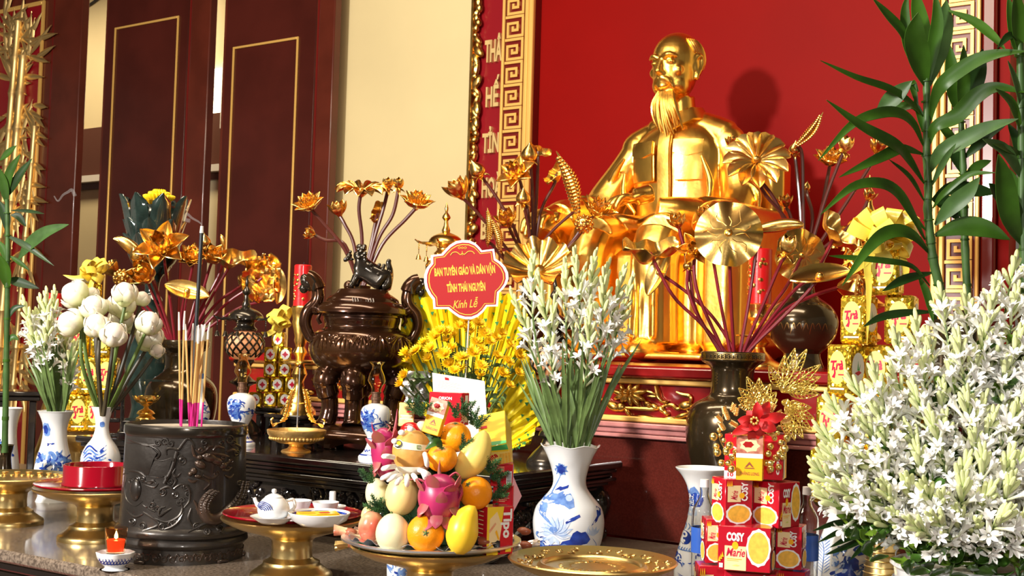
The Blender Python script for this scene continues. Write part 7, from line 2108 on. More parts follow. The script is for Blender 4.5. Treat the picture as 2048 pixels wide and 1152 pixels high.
# paper collar: overlapping pleated sheets
rng = random.Random(41)
o = bb.copy()
sheets = [((930, 900), [(812, 800), (802, 700), (810, 610), (862, 562), (900, 570)], .25), ((930, 900), [(850, 590), (900, 555), (960, 560), (1010, 590)], .27), ((940, 900), [(980, 600), (1030, 590), (1058, 640), (1066, 720)], .2), ((950, 910), [(1030, 680), (1072, 760), (1085, 810), (1060, 890)], .08), ((915, 900), [(806, 780), (796, 730), (806, 650), (832, 620)], .24), ((945, 900), [(1050, 640), (1060, 700), (1076, 780), (1082, 850)], .02), ((925, 900), [(812, 640), (826, 600), (850, 580), (880, 575)], .26), ((935, 900), [(960, 565), (1000, 600), (1040, 600), (1052, 625)], .25), ((950, 930), [(1010, 900), (1040, 890), (1062, 880), (1080, 830)], -.06)]
motifs = MB()
for k, (c0, rim, dd) in enumerate(sheets):
 c = P(c0[0], c0[1], dB + .06 + dd * .7) - o
 rp = spline([P(x, y, dB + dd) - o for x, y in rim], 8)
 def fn(u, v):
  i = u * (len(rp) - 1); a = int(min(i, len(rp) - 2)); e = rp[a].lerp(rp[a + 1], i - a)
  p = c.lerp(e, .35 + .65 * v)
  w = .012 * v * sin(u * 40 + k) + .010 * v * noise.noise(Vector((u * 9, v * 4, k)))
  return p - FWD * w + UP * (.004 * sin(u * 63) * v ** 6)
 mb = MB(); mb.grid(fn, 41, 9, th=.0006); mb.build('paper_sheet', 'paper_yellow', bk)
 for r in range(4):
  for q in range(5):
   u = (q + .5 + .4 * (r % 2)) / 5.6; v = .62 + .11 * r
   if v > .97 or u > .97: continue
   p = fn(u, v) - FWD * .0025
   s = 5.4 * dB / FPX; rot = rng.uniform(-.3, .3)
   tri = [p + (RIGHT * cos(a + rot) + UP * sin(a + rot)) * s for a in (pi * 1.5, pi / 6, pi * 5 / 6)]
   motifs.add(tri + [x + FWD * .0008 for x in tri], [(0, 1, 2), (3, 5, 4), (0, 3, 4, 1), (1, 4, 5, 2), (2, 5, 3, 0)])
tag(motifs.build('printed_motifs', 'paper_green', bk), kind='stuff')
mb = MB()
def cel(u, v): return P(806 + 50 * u + 6 * sin(v * 9), 742 + 62 * v, dB - .05 + .01 * noise.noise(Vector((u * 6, v * 6, 1)))) - o
mb.grid(cel, 12, 12, th=.0006); mb.build('cellophane', 'foil', bk)
mb = MB()
mb.grid(lambda u, v: P(1028 + 20 * u - 22 * v, 690 + 160 * v, dB - .07 + .012 * noise.noise(Vector((u * 5, v * 9, 4)))) - o, 6, 14, th=.0006); mb.build('cellophane', 'acrylic', bk)
# chrysanthemum heads
def _chry(n1, n2, n3, up):
 mb = MB()
 petal6(mb, n1, .12, .05, .95, .30, 18 + up, 8 + up); petal6(mb, n2, .1, .12, .78, .26, 38 + up, 34 + up, .2); petal6(mb, n3, .06, .16, .5, .2, 62, 70, .4)
 mb.lathe([(0, .42), (.14, .38), (.22, .22), (.16, .05), (.22, -.08), (.1, -.2), (0, -.2)], 12, mi=1)
 return mb.mesh('flower_head', ['yellow_petal', 'yellow_deep'])
CH = [_chry(15, 13, 8, 0), _chry(14, 12, 8, 18), _chry(12, 10, 8, 38)]
me_leafc = petal_mesh('leaf', 1.0, .42, 10, -25, .25, 'stem_green', th=.02)
heads = [(400, 560), (510, 540), (545, 597), (610, 628), (500, 650), (360, 690), (225, 742), (315, 722), (480, 716), (412, 740), (535, 697), (370, 615), (615, 735), (678, 675), (680, 760), (525, 785), (645, 832), (735, 825), (683, 898), (372, 818), (512, 848), (120, 762), (86, 842), (72, 896), (340, 778), (262, 620), (330, 640), (200, 660), (400, 792), (290, 590), (440, 575), (640, 600), (100, 720), (150, 700), (740, 730), (575, 650), (460, 600), (330, 585), (440, 530), (235, 690)]
o0 = P(925, 862, dB)
for i, (x, y) in enumerate(heads):
 px, py = 780 + x / 2.88, 460 + y / 2.88
 d = dB - .03 - .10 * (y - 540) / 360 + rng.uniform(-.02, .02)
 hp = P(px, py, d); b = P(925 + (px - 925) * .3, 866, dB - .01)
 t = thing('chrysanthemum', 'yellow chrysanthemum on a green stem in the paper-wrapped bunch', 'flower', b, 0, 'chrysanthemums in the wrapped bunch')
 ax = (UP * .75 + RIGHT * ((px - 925) / 160) - FWD * (.35 + .5 * rng.random())).normalized()
 sz = rng.uniform(12, 17) * d / FPX * 1.12
 neck = hp - ax * sz * .2 - b
 q = spline([Vector((0, 0, 0)), neck * .5 + UP * .01, neck], 5)
 MB().tube(q, .0021, 6).build('stem', 'stem_green', t)
 place('flower_head', CH[rng.choice((0, 1, 1, 2))], t, hp - b, ax, sz, rng.uniform(0, 6))
 for k in range(4):
  f = rng.uniform(.35, .9); an = rng.uniform(0, 6.28)
  p = neck * f
  place('leaf', me_leafc, t, p, (Vector((cos(an), sin(an), .6))), .03, rng.uniform(0, 6))
# sign
SG = [(235, 145), (296, 137), (318, 112), (345, 85), (380, 64), (415, 57), (455, 59), (490, 74), (512, 95), (530, 117), (600, 108), (608, 165), (640, 186), (664, 212), (680, 245), (683, 280), (672, 312), (652, 340), (628, 362), (622, 440), (560, 441), (536, 474), (505, 500), (470, 514), (432, 514), (395, 503), (362, 480), (332, 455), (250, 455), (246, 402), (222, 372), (204, 338), (196, 300), (197, 258), (210, 220), (236, 188)]
dS = 3.28
oS = P(780 + 440 / 2.88, 460 + 285 / 2.88, dS)
sg = thing('gift_sign', 'red lobed greeting sign with yellow lettering and white border', 'sign', oS)
def SF(x, y, t): return P(780 + x / 2.88, 460 + y / 2.88, dS - t) - oS
def scaled(f, dx=0): return [(440 + (x - 440) * f, 285 + (y - 285) * f) for x, y in SG]
MB().prism(SG, -.003, 0, SF).build('board', 'sign_white', sg)
MB().prism(scaled(.932), .0001, .0005, SF).build('red_field', 'sign_red', sg)
MB().prism(scaled(.895), .0006, .0008, SF).build('gold_line', 'sign_gold', sg)
MB().prism(scaled(.872), .0009, .0011, SF).build('red_field', 'sign_red', sg)
mb = MB()
SFt = lambda x, y, t: SF(x, -y, t)
rt = radians(3.2)
put_text(mb, 'BAN TUYÊN GIÁO VÀ DÂN VẬN', 257, -265, 350, 45, SFt, .0014, 0, .04, rot=rt)
put_text(mb, 'TỈNH THÁI NGUYÊN', 328, -357, 222, 45, SFt, .0014, 0, .04, rot=rt * .8)
put_text(mb, 'Kính Lễ', 364, -451, 146, 46, SFt, .0014, 0, .008, shear=.35, rot=rt)
mb.build('lettering', 'sign_gold', sg)
mb = MB()
for pts in ([(348, 146), (362, 130), (385, 128), (405, 142), (417, 134)], [(488, 138), (474, 124), (450, 124), (430, 140), (417, 134)]):
 q = spline([SF(x, y, .0015) for x, y in pts], 5); mb.tube(q, .0011, 6)
mb.tube([SF(417, 122, .0015), SF(417, 146, .0015)], .0009, 6)
for cx_, r in ((400, 7), (417, 6), (434, 7)): mb.tube([SF(cx_ + r * cos(a * .7), 103 + r * .8 * sin(a * .7), .0015) for a in range(10)], .0007, 5)
mb.build('ornament', 'sign_gold', sg)
mb = MB(); mb.tube([SF(455, 500, -.006), P(925, 866, dB) - oS], .0022, 6); mb.build('stick', 'white_paper', sg)
# white envelope
dE = 2.53
oE = P(918, 790, dE)
en = thing('envelope', 'white envelope with small red emblem leaning behind the fruit', 'envelope', oE)
EF = lambda x, y, t: P(780 + x / 2.88, 460 + y / 2.88, dE + (y - 900) * -.00012 - t) - oE
MB().prism([(243, 822), (545, 870), (575, 1372), (270, 1362)], -.0015, 0, EF).build('paper', 'white_paper', en)
mb = MB(); mb.prism([(315, 848), (338, 852), (340, 866), (317, 864)], .0004, .0006, EF); mb.build('emblem', 'sign_red', en)
mb = MB()
for k in range(5): mb.prism([(275, 868 + k * 9), (390 + (k % 2) * 20, 886 + k * 9), (390 + (k % 2) * 20, 888 + k * 9), (275, 870 + k * 9)], .0004, .0005, EF)
mb.build('printed_lines', 'ink_gray', en)

# ================================================================== FRUIT PYRAMID
FZ = l4.z + .1305 + .0125
dF = (l4 - CAM).dot(FWD)
C7 = (2.795, 660, 740)
def pos7(x, y, dd=0.0): return P(660 + x / 2.795, 740 + y / 2.795, dF + dd)
S7 = dF / FPX / 2.795 * 1.05
def fruit(name, label, cat, x, y, dd, group=None):
 p = pos7(x, y, dd); return thing(name, label, cat, p, facing(p), group)
def ball_mesh(r, mat, name, sq=1.0, dim=.06, seg=26, rings=18):
 pr = []
 for i in range(rings + 1):
  t = pi * i / rings; rr = sin(t) * r; z = cos(t) * r * sq
  z -= dim * r * max(0, 1 - (rr / r) * 3.0) * (1 if z > 0 else -.5)
  pr.append((max(rr, 0), z))
 return MB().lathe(pr, seg).mesh(name, mat)
def orange(x, y, r, dd, label, face, mat='orange', sq=.94, group='oranges in the pyramid', stem=True, leaf=False):
 t = fruit('orange', label, 'orange', x, y, dd, group); R_ = r * S7
 o = link('rind', ball_mesh(R_, mat, 'rind', sq), t)
 ax = Vector(face).normalized()
 o.rotation_euler = ax.to_track_quat('Z', 'Y').to_euler()
 if stem:
  mb = MB(); mb.lathe([(0, .003), (.0022, .002), (.0034, -.001), (0, -.002)], 8)
  for k in range(5): mb.ell((.004 * cos(k * 1.257), .004 * sin(k * 1.257), 0), (.0026, .0016, .001), 6, 5, rot=(0, 0, k * 1.257))
  place('stem_button', mb.mesh('stem_button', 'stem_green'), t, ax * R_ * (sq - .05), ax, 1.0)
 if leaf:
  mb = ribbon([ax * R_ * .9, ax * R_ * 1.0 + Vector((-.012, -.008, .006)), ax * R_ * .9 + Vector((-.030, -.012, -.004))], .016, Vector((0, -1, .4))); mb.build('leaf', 'foliage', t)
 return t
orange(700, 375, 84, -.03, 'largest orange at the top of the fruit pyramid', (0, -.3, 1), group='oranges in the pyramid')
orange(625, 493, 80, -.09, 'small tangerine with a green leaf beside the masked pear', (.0, -.5, .8), 'tangerine', .84, leaf=True)
orange(815, 688, 86, -.08, 'orange at the right of the dragon fruit', (-.5, -.6, .6), 'tangerine', .98)
orange(535, 912, 96, -.13, 'tangerine with dry stem facing the viewer at the bottom', (0, -1, .15), 'tangerine', .86)
def melon(x, y, rx, ry, dd, label, mat, ang=0.0):
 t = fruit('melon', label, 'melon', x, y, dd, 'pale melons in the pyramid')
 pr = [(sin(pi * i / 20) * rx * S7 * (1 + .07 * cos(pi * i / 20) * -1), cos(pi * i / 20) * ry * S7) for i in range(21)]
 pr = [(max(r, 0), z) for r, z in pr]
 o = MB().lathe(pr, 28).build('rind', mat, t); o.rotation_euler = (0, radians(ang), 0)
 mb = MB(); mb.lathe([(0, .004), (.002, .003), (.003, -.002), (0, -.003)], 8)
 c = Vector((sin(radians(ang)), 0, cos(radians(ang)))) * ry * S7
 place('stem_button', mb.mesh('stem_button', 'stem_lotus_green'), t, c * .995, c, 1.0)
 return t
melon(268, 695, 66, 88, -.02, 'pale melon at the left of the pyramid', 'melon', -14)
melon(402, 695, 86, 112, -.06, 'large warm yellow melon under the masked pear', 'melon_warm', 8)
melon(352, 910, 88, 98, -.12, 'palest melon at the lower front left', 'melon', -6)
melon(215, 810, 40, 50, .05, 'yellow melon half hidden behind the pink apple', 'melon_warm')
t = fruit('apple', 'pink and yellow apple at the lower left of the pyramid', 'apple', 228, 872, -.06)
link('skin', ball_mesh(64 * S7, 'apple_pink', 'skin', 1.28, .12), t).rotation_euler = (0, radians(12), 0)
t2_ = fruit('apple', 'deep red apple in white netting behind the masked pear', 'apple', 450, 345, .0)
link('skin', ball_mesh(58 * S7, 'apple_red', 'skin', .92, .15), t2_)
Rz = Matrix.Rotation(-facing(t2_.location), 3, 'Z')
mb = MB(); mb.tube(spline([Rz @ (pos7(*q) - t2_.location) for q in ((440, 318, -.06), (456, 325, -.07), (474, 340, -.065))], 4), 9 * S7, 8); mb.build('foam_band', 'foam_white', t2_)
t = fruit('apple', 'white dish-shaped fruit slice beside the cigarette pack', 'fruit', 513, 315, .0)
link('skin', ball_mesh(30 * S7, 'melon', 'skin', 1.0, .15), t)
def mango(x, y, L, W, ang, dd, label, mat, hook):
 t = fruit('mango', label, 'mango', x, y, dd, 'mangoes in the pyramid')
 q = []; rr = []
 n = 18
 for i in range(n + 1):
  u = i / n
  q.append(Vector((hook * W * .38 * (2 * u - 1) ** 2 * S7, 0, (u - .5) * 2 * L * S7)))
  r = sin(pi * (u ** .92)) ** .52 if 0 < u < 1 else 0
  rr.append(max(W * S7 * r * (1.0 - .10 * (2 * u - 1)), .0004))
 mb = MB(); mb.tube(q, rr, 22, flat=.88)
 o = mb.build('skin', mat, t); o.rotation_euler = (0, radians(ang), 0)
 return t
mango(812, 478, 138, 76, 30, -.06, 'long pale yellow mango leaning right at the top', 'mango', -1)
mango(742, 888, 124, 92, 12, -.14, 'plump golden mango at the lower front right', 'mango_gold', 1)
# masked pear with carved fruit strip and white foam net
t = fruit('pear', 'tan round pear with a cream paper band and white foam net', 'pear', 458, 455, -.07)
R_ = 102 * S7; link('skin', ball_mesh(R_, 'pear_tan', 'skin', 1.12, .05), t)
mb = MB()
def band(u, v):
 a = -1.25 + 2.5 * u; z = .020 - .010 * u - .012 * (v - .5) * (1.7 - .6 * u)
 z = (.44 - .25 * u + (v - .5) * (.38 - .1 * u)) * R_
 rr = sqrt(max(.001, 1 - (z / (1.12 * R_)) ** 2)) * R_ + .001
 return (rr * sin(a), -rr * cos(a), z)
mb.grid(band, 21, 5, th=.0006); mb.build('paper_band', 'foam_cream', t)
def onp(u, v, off):
 p = Vector(band(u, v)); return p + p.normalized() * off
def oval_print(u0, v0, ru, rv, off, mat, nm):
 mb = MB(); mb.add([onp(u0, v0, off)] + [onp(u0 + ru * cos(k * .524), v0 + rv * sin(k * .524), off) for k in range(12)], [(0, k + 1, (k + 1) % 12 + 1) for k in range(12)]); mb.build(nm, mat, t)
oval_print(.19, .5, .13, .62, .0008, 'foam_cream', 'printed_oval'); oval_print(.19, .5, .115, .52, .0016, 'black', 'printed_oval'); oval_print(.21, .62, .06, .28, .0022, 'box_amber', 'printed_fruit'); oval_print(.17, .30, .05, .12, .0022, 'box_white', 'printed_text')
mb = MB(); mb.tube([onp(.60, .25, .001), onp(.60, .75, .001), onp(.68, .75, .001), onp(.68, .25, .001), onp(.60, .25, .001)], .0008, 5); mb.build('printed_square', 'stem_lotus_green', t)
rng = random.Random(5)
for (x0, y0, x1, y1) in ((355, 488, 292, 484), (360, 540, 290, 555), (372, 575, 285, 610), (395, 585, 320, 620), (430, 590, 430, 650), (465, 588, 485, 620), (500, 560, 560, 590), (530, 470, 545, 540), (400, 600, 370, 640), (520, 575, 535, 610)):
 q = [pos7(x0, y0, -.10) - t.location, pos7((x0 + x1) / 2, (y0 + y1) / 2 - 4, -.125) - t.location, pos7(x1, y1, -.12) - t.location]
 R = facing(t.location); q = [Matrix.Rotation(-R, 3, 'Z') @ p for p in q]
 MB().tube(spline(q, 4), [13 * S7] * 8 + [8 * S7], 10).build('foam_finger', 'foam_white', t)
mb = MB(); mb.lathe([(R_ * .75, -R_ * .78), (R_ * .98, -R_ * .70), (R_ * .80, -R_ * .95), (R_ * .45, -R_ * 1.14)], 24); mb.build('foam_cup', 'foam_white', t)
for (x, y) in ((362, 398), (450, 330), (400, 350)):
 q = Matrix.Rotation(-facing(t.location), 3, 'Z') @ (pos7(x, y, -.09) - t.location); MB().ell(q, (18 * S7, 10 * S7, 15 * S7), 10, 8).build('foam_finger', 'foam_white', t)
# dragon fruits
def dragon(x, y, rx, ry, ang, dd, label, scales, crown):
 t = fruit('dragon_fruit', label, 'dragon fruit', x, y, dd, 'dragon fruits in the pyramid')
 pr = [(max(0, sin(pi * i / 20) ** .9 * rx * S7), cos(pi * i / 20) * ry * S7) for i in range(21)]
 Mx = Matrix.Rotation(radians(ang), 4, 'Y')
 o = MB().lathe(pr, 26, fn=lambda r, z, a, i: (r * (1 + .03 * cos(3 * a + i * .4)), z)).build('skin', 'dragon', t); o.matrix_basis = Mx
 for (ph, z, L, w, tl) in scales:
  r = sqrt(max(.02, 1 - z * z)) * rx * S7; c = Vector((r * sin(ph), -r * cos(ph), z * ry * S7)); out = Vector((sin(ph), -cos(ph), .25 * z)).normalized()
  upv = (Vector((0, 0, 1)) * (1 if z > -.2 else -.6) + out * tl).normalized()
  b0 = c - upv * .004; pts = [b0, b0 + upv * L * S7 * .5 + out * .003, b0 + upv * L * S7 * .9 + out * L * S7 * .3 * tl]
  s = ribbon(pts, w * S7, out, fold=-.2, n=4, peak=.3, base=.8, th=.0016).build('scale', 'dragon_scale', t); s.matrix_basis = Mx
 for q in crown:
  pts = [Vector((a * S7, b * S7, c * S7)) for a, b, c in q]
  MB().tube(spline(pts, 5), [14 * S7 * (1 - .9 * k / (5 * (len(pts) - 1))) for k in range(5 * (len(pts) - 1) + 1)], 8, flat=.6).build('crown_leaf', 'dragon_scale', t)
 return t
sc = [(a, z, rng.uniform(60, 90), rng.uniform(60, 80), rng.uniform(.1, .5)) for a, z in ((-1.2, .3), (-.4, .5), (.5, .35), (1.2, .5), (-.8, -.25), (.1, -.1), (.9, -.3), (-1.3, -.5), (1.4, .0), (-.1, -.62), (.6, -.7), (-.6, -.75), (2.2, .2), (3.6, .2))]
dragon(612, 715, 108, 122, 2, -.12, 'purple-red dragon fruit at the front centre', sc, [[(0, 0, 100), (-6, 0, 140), (-4, 0, 190)], [(-60, -20, 70), (-120, -10, 95), (-190, 0, 70)], [(40, 0, 100), (80, -10, 130), (110, -20, 100)]])
dragon(310, 470, 74, 140, -8, -.01, 'tall pink dragon fruit at the left of the pyramid', sc[:9], [[(30, -10, 60), (48, -20, 150), (55, -10, 240)], [(-40, -10, 80), (-70, -10, 130), (-78, -5, 170)], [(-10, -20, 100), (20, -20, 140), (0, -10, 160)]])
# evergreen sprigs
ME_N = []
for k in range(3):
 mb = MB(); r2 = random.Random(50 + k)
 for j in range(34):
  f = j / 34; p = Vector((.004 * sin(f * 5), 0, f * .055)); an = j * 2.4; L = .016 * (1 - .6 * f) * r2.uniform(.7, 1.2)
  d_ = Vector((cos(an), sin(an), .9)).normalized()
  mb.tube([p, p + d_ * L * .6, p + d_ * L + Vector((0, 0, .002))], [.0011, .0010, .0003], 4)
  for sg_ in (-1, 1):
   e = d_.cross(Vector((0, 0, 1))).normalized() * sg_
   mb.tube([p + d_ * L * .5, p + d_ * L * .8 + e * L * .35], [.0009, .0003], 4)
 mb.tube([(0, 0, 0), (.004 * sin(2.5), 0, .03), (.004 * sin(5), 0, .055)], .0012, 5)
 ME_N.append(mb.mesh('needles', 'cypress' if k else 'cypress_dark'))
sprigs = [(500, 250, 20), (500, 235, -30), (700, 260, 10), (740, 240, 30), (820, 320, 20), (800, 300, -10), (730, 440, 40), (520, 610, -40), (540, 600, 0), (650, 600, 30), (720, 580, 50), (760, 560, 10), (880, 560, 30), (900, 600, 60), (890, 700, 80), (930, 690, 40), (290, 780, -60), (320, 810, -20), (260, 780, 20), (440, 770, -30), (470, 820, -80), (460, 740, 10), (700, 745, 20), (740, 740, 50), (660, 850, 40), (640, 850, -20), (260, 960, -90), (430, 970, 90), (620, 980, 30), (840, 970, 60), (240, 620, -30), (590, 410, 10), (610, 600, -10), (560, 640, -60), (430, 880, 150), (910, 740, 120)]
for i, (x, y, an) in enumerate(sprigs):
 p = pos7(x, y + 10, -.055 + .02 * (i % 2))
 t = thing('evergreen_sprig', 'small evergreen sprig tucked between the fruits of the pyramid', 'foliage', p, 0, 'evergreen sprigs in the fruit pyramid')
 a = radians(an)
 ax = RIGHT * sin(a) + UP * cos(a) - FWD * .45
 for k in range(3):
  a2 = ax + RIGHT * (k - 1) * .45 - FWD * .2 * (k % 2)
  place('twig', ME_N[(i + k) % 3], t, Vector((0, 0, 0)), a2, .68, k * 2.0)
# fruit core: a hidden cone under the pile
cn = thing('pyramid_core', 'green foam cone hidden inside the fruit pyramid', 'support', Vector((l4.x, l4.y, FZ)), 0)
MB().lathe([(0, .20), (.03, .19), (.075, .06), (.085, 0), (0, 0)], 24).build('foam', 'cypress_dark', cn)
# wrapped sweets at the platter's left and right, crinkled sheets
def sweet(pts, w, d, label, mat, pal=None):
 t = thing('wrapped_sweet', label, 'sweet', P(pts[0][0], pts[0][1], d), 0, 'foil-wrapped sweets on the platter')
 o = t.location.copy(); q = spline([P(x, y, d) - o for x, y in pts], 6); m = len(q)
 mb = MB()
 mb.grid(lambda u, v: q[int(round(v * (m - 1)))] + UP * ((u - .5) * w * d / FPX * (.5 + .8 * abs(v - .5))) - FWD * (.006 * sin(u * 3.1) + .004 * noise.noise(Vector((u * 5, v * 8, w)))), 7, m, th=.0008)
 mb.build('wrapper', mat, t)
 mb = MB(); c = q[m // 2]; mb.ell(c - FWD * .001, (.016, .010, .008), 12, 8); mb.build('sweet', 'print_brown', t)
sweet([(668, 1060), (700, 1064), (735, 1075)], 24, dF + .02, 'gold-brown wrapped sweet at the platter’s left edge, upper one', 'apple_pink')
sweet([(670, 1092), (705, 1088), (740, 1092)], 22, dF + .0, 'brown wrapped sweet at the platter’s left edge, lower one', 'brass')
sweet([(715, 1075), (735, 1070), (752, 1062)], 18, dF + .04, 'gold wrapped sweet under the pink apple', 'gold_dull')
sweet([(1030, 1075), (1048, 1062), (1060, 1054)], 22, dF + .1, 'black and gold wrapped sweet right of the wafer box', 'black')
sweet([(1020, 1100), (1050, 1090), (1080, 1085)], 20, dF + .08, 'silver wrapped sweet before the lotus vase', 'foil')
sweet([(930, 1090), (965, 1082), (1000, 1094)], 26, dF - .08, 'black wrapped sweet on the platter’s right edge', 'black')
# ================================================================== PRINTED BOXES
class PBox:
 """carton with flat print; rot is a 3x3 matrix whose columns are the box axes in the world"""
 def __init__(s, name, label, cat, c, size, R, mat, group=None, bev=.0012, part='carton'):
  s.w, s.d, s.h = size
  s.t = bpy.data.objects.new(name, None); COL.objects.link(s.t); s.t.empty_display_size = .03
  M4 = R.to_4x4(); M4.translation = c - R @ Vector((0, 0, 1)) * (s.h / 2)
  s.t.matrix_world = M4
  tag(s.t, label, cat, group)
  MB().box((0, 0, s.h / 2), size, bev=bev).build(part, mat, s.t)
  s.mb = MB(); s.mats = []; s.k = 0
 def mi(s, m):
  if m not in s.mats: s.mats.append(m)
  return s.mats.index(m)
 def F(s, face):
  w, d, h = s.w, s.d, s.h
  return {'front': lambda u, v, t: Vector(((u - .5) * w, -d / 2 - t, v * h)), 'right': lambda u, v, t: Vector((w / 2 + t, (u - .5) * d, v * h)),
    'left': lambda u, v, t: Vector((-w / 2 - t, (.5 - u) * d, v * h)), 'top': lambda u, v, t: Vector(((u - .5) * w, (v - .5) * d, h + t))}[face]
 def asp(s, face): return {'front': s.w / s.h, 'right': s.d / s.h, 'left': s.d / s.h, 'top': s.w / s.d}[face]
 def poly(s, face, pts, m):
  s.k += 1; f = s.F(face); t = .0003 + .00012 * s.k
  s.mb.add([f(u, v, t) for u, v in pts], [tuple(range(len(pts)))], s.mi(m)); return s
 def rect(s, face, u0, v0, u1, v1, m): return s.poly(face, [(u0, v0), (u1, v0), (u1, v1), (u0, v1)], m)
 def oval(s, face, cu, cv, ru, rv, m, n=18, wob=0): return s.poly(face, [(cu + ru * cos(2 * pi * k / n) * (1 + wob * (-1) ** k), cv + rv * sin(2 * pi * k / n) * (1 + wob * (-1) ** k)) for k in range(n)], m)
 def text(s, face, tx, u, v, w, h, m, bold=.02, shear=0.0, rot=0.0):
  s.k += 1; f = s.F(face); t = .0003 + .00012 * s.k; a = s.asp(face)
  vs, fs, tw = text2d(tx, bold, shear)
  out = []
  for x, y in vs:
   x, y = x / tw * w * a, y * h
   x, y = x * cos(rot) - y * sin(rot), x * sin(rot) + y * cos(rot)
   out.append(f(u + x / a, v + y, t))
  s.mb.add(out, fs, s.mi(m)); return s
 def done(s, name='print'):
  if s.mb.f: s.mb.build(name, s.mats, s.t)
  return s.t
def cam_axes(yaw=0.0, roll=0.0, pitch=0.0, upright=True, at=None):
 """box axes turned from 'facing the camera'"""
 base = Matrix.Rotation(facing(at), 3, 'Z')
 return base @ Matrix.Rotation(radians(yaw), 3, 'Z') @ Matrix.Rotation(radians(roll), 3, 'Y') @ Matrix.Rotation(radians(pitch), 3, 'X')
def cosy(b, face, style=0):
 if style == 0:                      # upright panel
  b.oval(face, .5, .24, .47, .22, 'box_white', 22, .03); b.oval(face, .5, .24, .40, .185, 'biscuit', 24)
  b.rect(face, .08, .50, .56, .86, 'box_cream'); b.text(face, 'Marie', .42, .54, .30, .16, 'tea_red', .02, .3, pi / 2 * .0 + 1.45)
  b.text(face, 'COSY', .80, .52, .62, .15, 'box_white', .04, .0, pi / 2)
  b.oval(face, .60, .64, .10, .065, 'box_amber', 14)
  for k in range(3): b.poly(face, [(.04 + .07 * k, .84), (.08 + .07 * k, .97), (.11 + .07 * k, .85)], 'box_amber')
 else:                               # wide panel
  b.oval(face, .77, .55, .23, .42, 'box_white', 24, .03); b.oval(face, .77, .55, .195, .355, 'biscuit', 26)
  b.rect(face, .13, .02, .54, .56, 'box_cream'); b.text(face, 'COSY', .16, .68, .34, .18, 'box_white', .05)
  b.text(face, 'Marie', .16, .33, .36, .19, 'tea_red', .02, .3); b.oval(face, .33, .57, .06, .09, 'box_amber', 16)
  b.rect(face, .18, .26, .46, .275, 'box_amber'); b.rect(face, .18, .225, .40, .235, 'box_amber')
  b.poly(face, [(.27, .12), (.36, .15), (.43, .13), (.36, .11)], 'tea_label'); b.rect(face, .03, .06, .10, .16, 'box_white')
  for k in range(3): b.poly(face, [(.01 + .03 * k, .2 + .05 * k), (.03 + .03 * k, .32 + .05 * k), (.06 + .03 * k, .2 + .05 * k)], 'box_amber')
C8 = (2.44, 1340, 680)
def p8(x, y, d): return P(1340 + x / 2.44, 680 + y / 2.44, d)
dC = 2.30
sC = dC / FPX / 2.44
def cbox(label, x0, x1, y0, y1, yaw, dd, styles, w=None, dp=None):
 c = p8((x0 + x1) / 2, (y0 + y1) / 2, dC + dd)
 W_ = w if w else (x1 - x0) * sC; H_ = (y1 - y0) * sC
 b = PBox('biscuit_box', label, 'box', c, (W_, dp or W_, H_ * .985), cam_axes(yaw, at=c), 'box_red', 'red biscuit boxes in the tower')
 for f, st in styles: cosy(b, f, st)
 return b.done()
cbox('upper left red biscuit box of the tower, turned left', 205, 400, 668, 895, 27, .035, (('front', 0), ('left', 0)), .056, .056)
cbox('upper right red biscuit box of the tower, turned right', 395, 640, 684, 908, -38, .04, (('front', 0), ('right', 1)), .062, .062)
cbox('narrow red biscuit box at the middle left of the tower', 168, 262, 862, 1082, 10, .06, (('front', 0), ('left', 0)), .040, .05)
cbox('largest front-facing red biscuit box in the middle of the tower', 238, 506, 902, 1118, -7, .0, (('front', 1), ('right', 0)), .095, .06)
cbox('red biscuit box at the middle right of the tower, printed upside down', 524, 656, 898, 1112, -10, .05, (('front', 0), ('right', 0)), .048, .05)
cbox('lowest left red biscuit box of the tower', 124, 262, 1086, 1400, 8, .05, (('front', 0), ('left', 0)), .050, .055)
cbox('lowest middle red biscuit box of the tower', 264, 530, 1122, 1400, -5, .02, (('front', 1),), .094, .06)
cbox('lowest right red biscuit box of the tower', 534, 672, 1116, 1400, -12, .06, (('front', 0), ('right', 0)), .050, .05)
# chocolate pie box and cigarette pack on the tower
c = p8(418, 566, dC + .05)
b = PBox('pie_box', 'red and white pie box on top of the biscuit tower', 'box', c, (.108, .055, 215 * sC), cam_axes(-8, at=c), 'box_crimson')
b.oval('front', .10, .62, .13, .12, 'box_white'); b.oval('front', .12, .62, .08, .075, 'box_crimson'); b.rect('front', 0, 0, .24, .16, 'box_white'); b.text('front', '10', .06, .03, .10, .09, 'box_crimson', .03)
b.rect('right', .12, .04, .42, .9, 'box_white'); b.text('front', 'ople', .94, .12, .40, .10, 'box_white', .03, 0, pi / 2); b.done()
def cig(label, c, size, R, grp='yellow cigarette packs'):
 b = PBox('cigarette_pack', label, 'pack', c, size, R, 'box_amber', grp)
 b.rect('front', 0, .52, 1, 1, 'skin_print'); b.rect('front', 0, .50, 1, .60, 'box_white'); b.oval('front', .5, .78, .36, .14, 'box_cream', 14, .12); b.oval('front', .45, .80, .2, .07, 'apple_red', 12, .1)
 b.poly('front', [(.34, .30), (.5, .42), (.66, .30), (.60, .30), (.5, .36), (.40, .30)], 'print_brown'); b.rect('front', .32, .265, .68, .285, 'print_brown')
 b.text('front', 'THĂNG LONG', .14, .12, .72, .07, 'print_brown', .01); return b.done()
c = p8(391, 574, dC - .01)
cig('yellow and brown cigarette pack at the top of the biscuit tower', c, (128 * sC, .022, 216 * sC), cam_axes(-6, at=c))
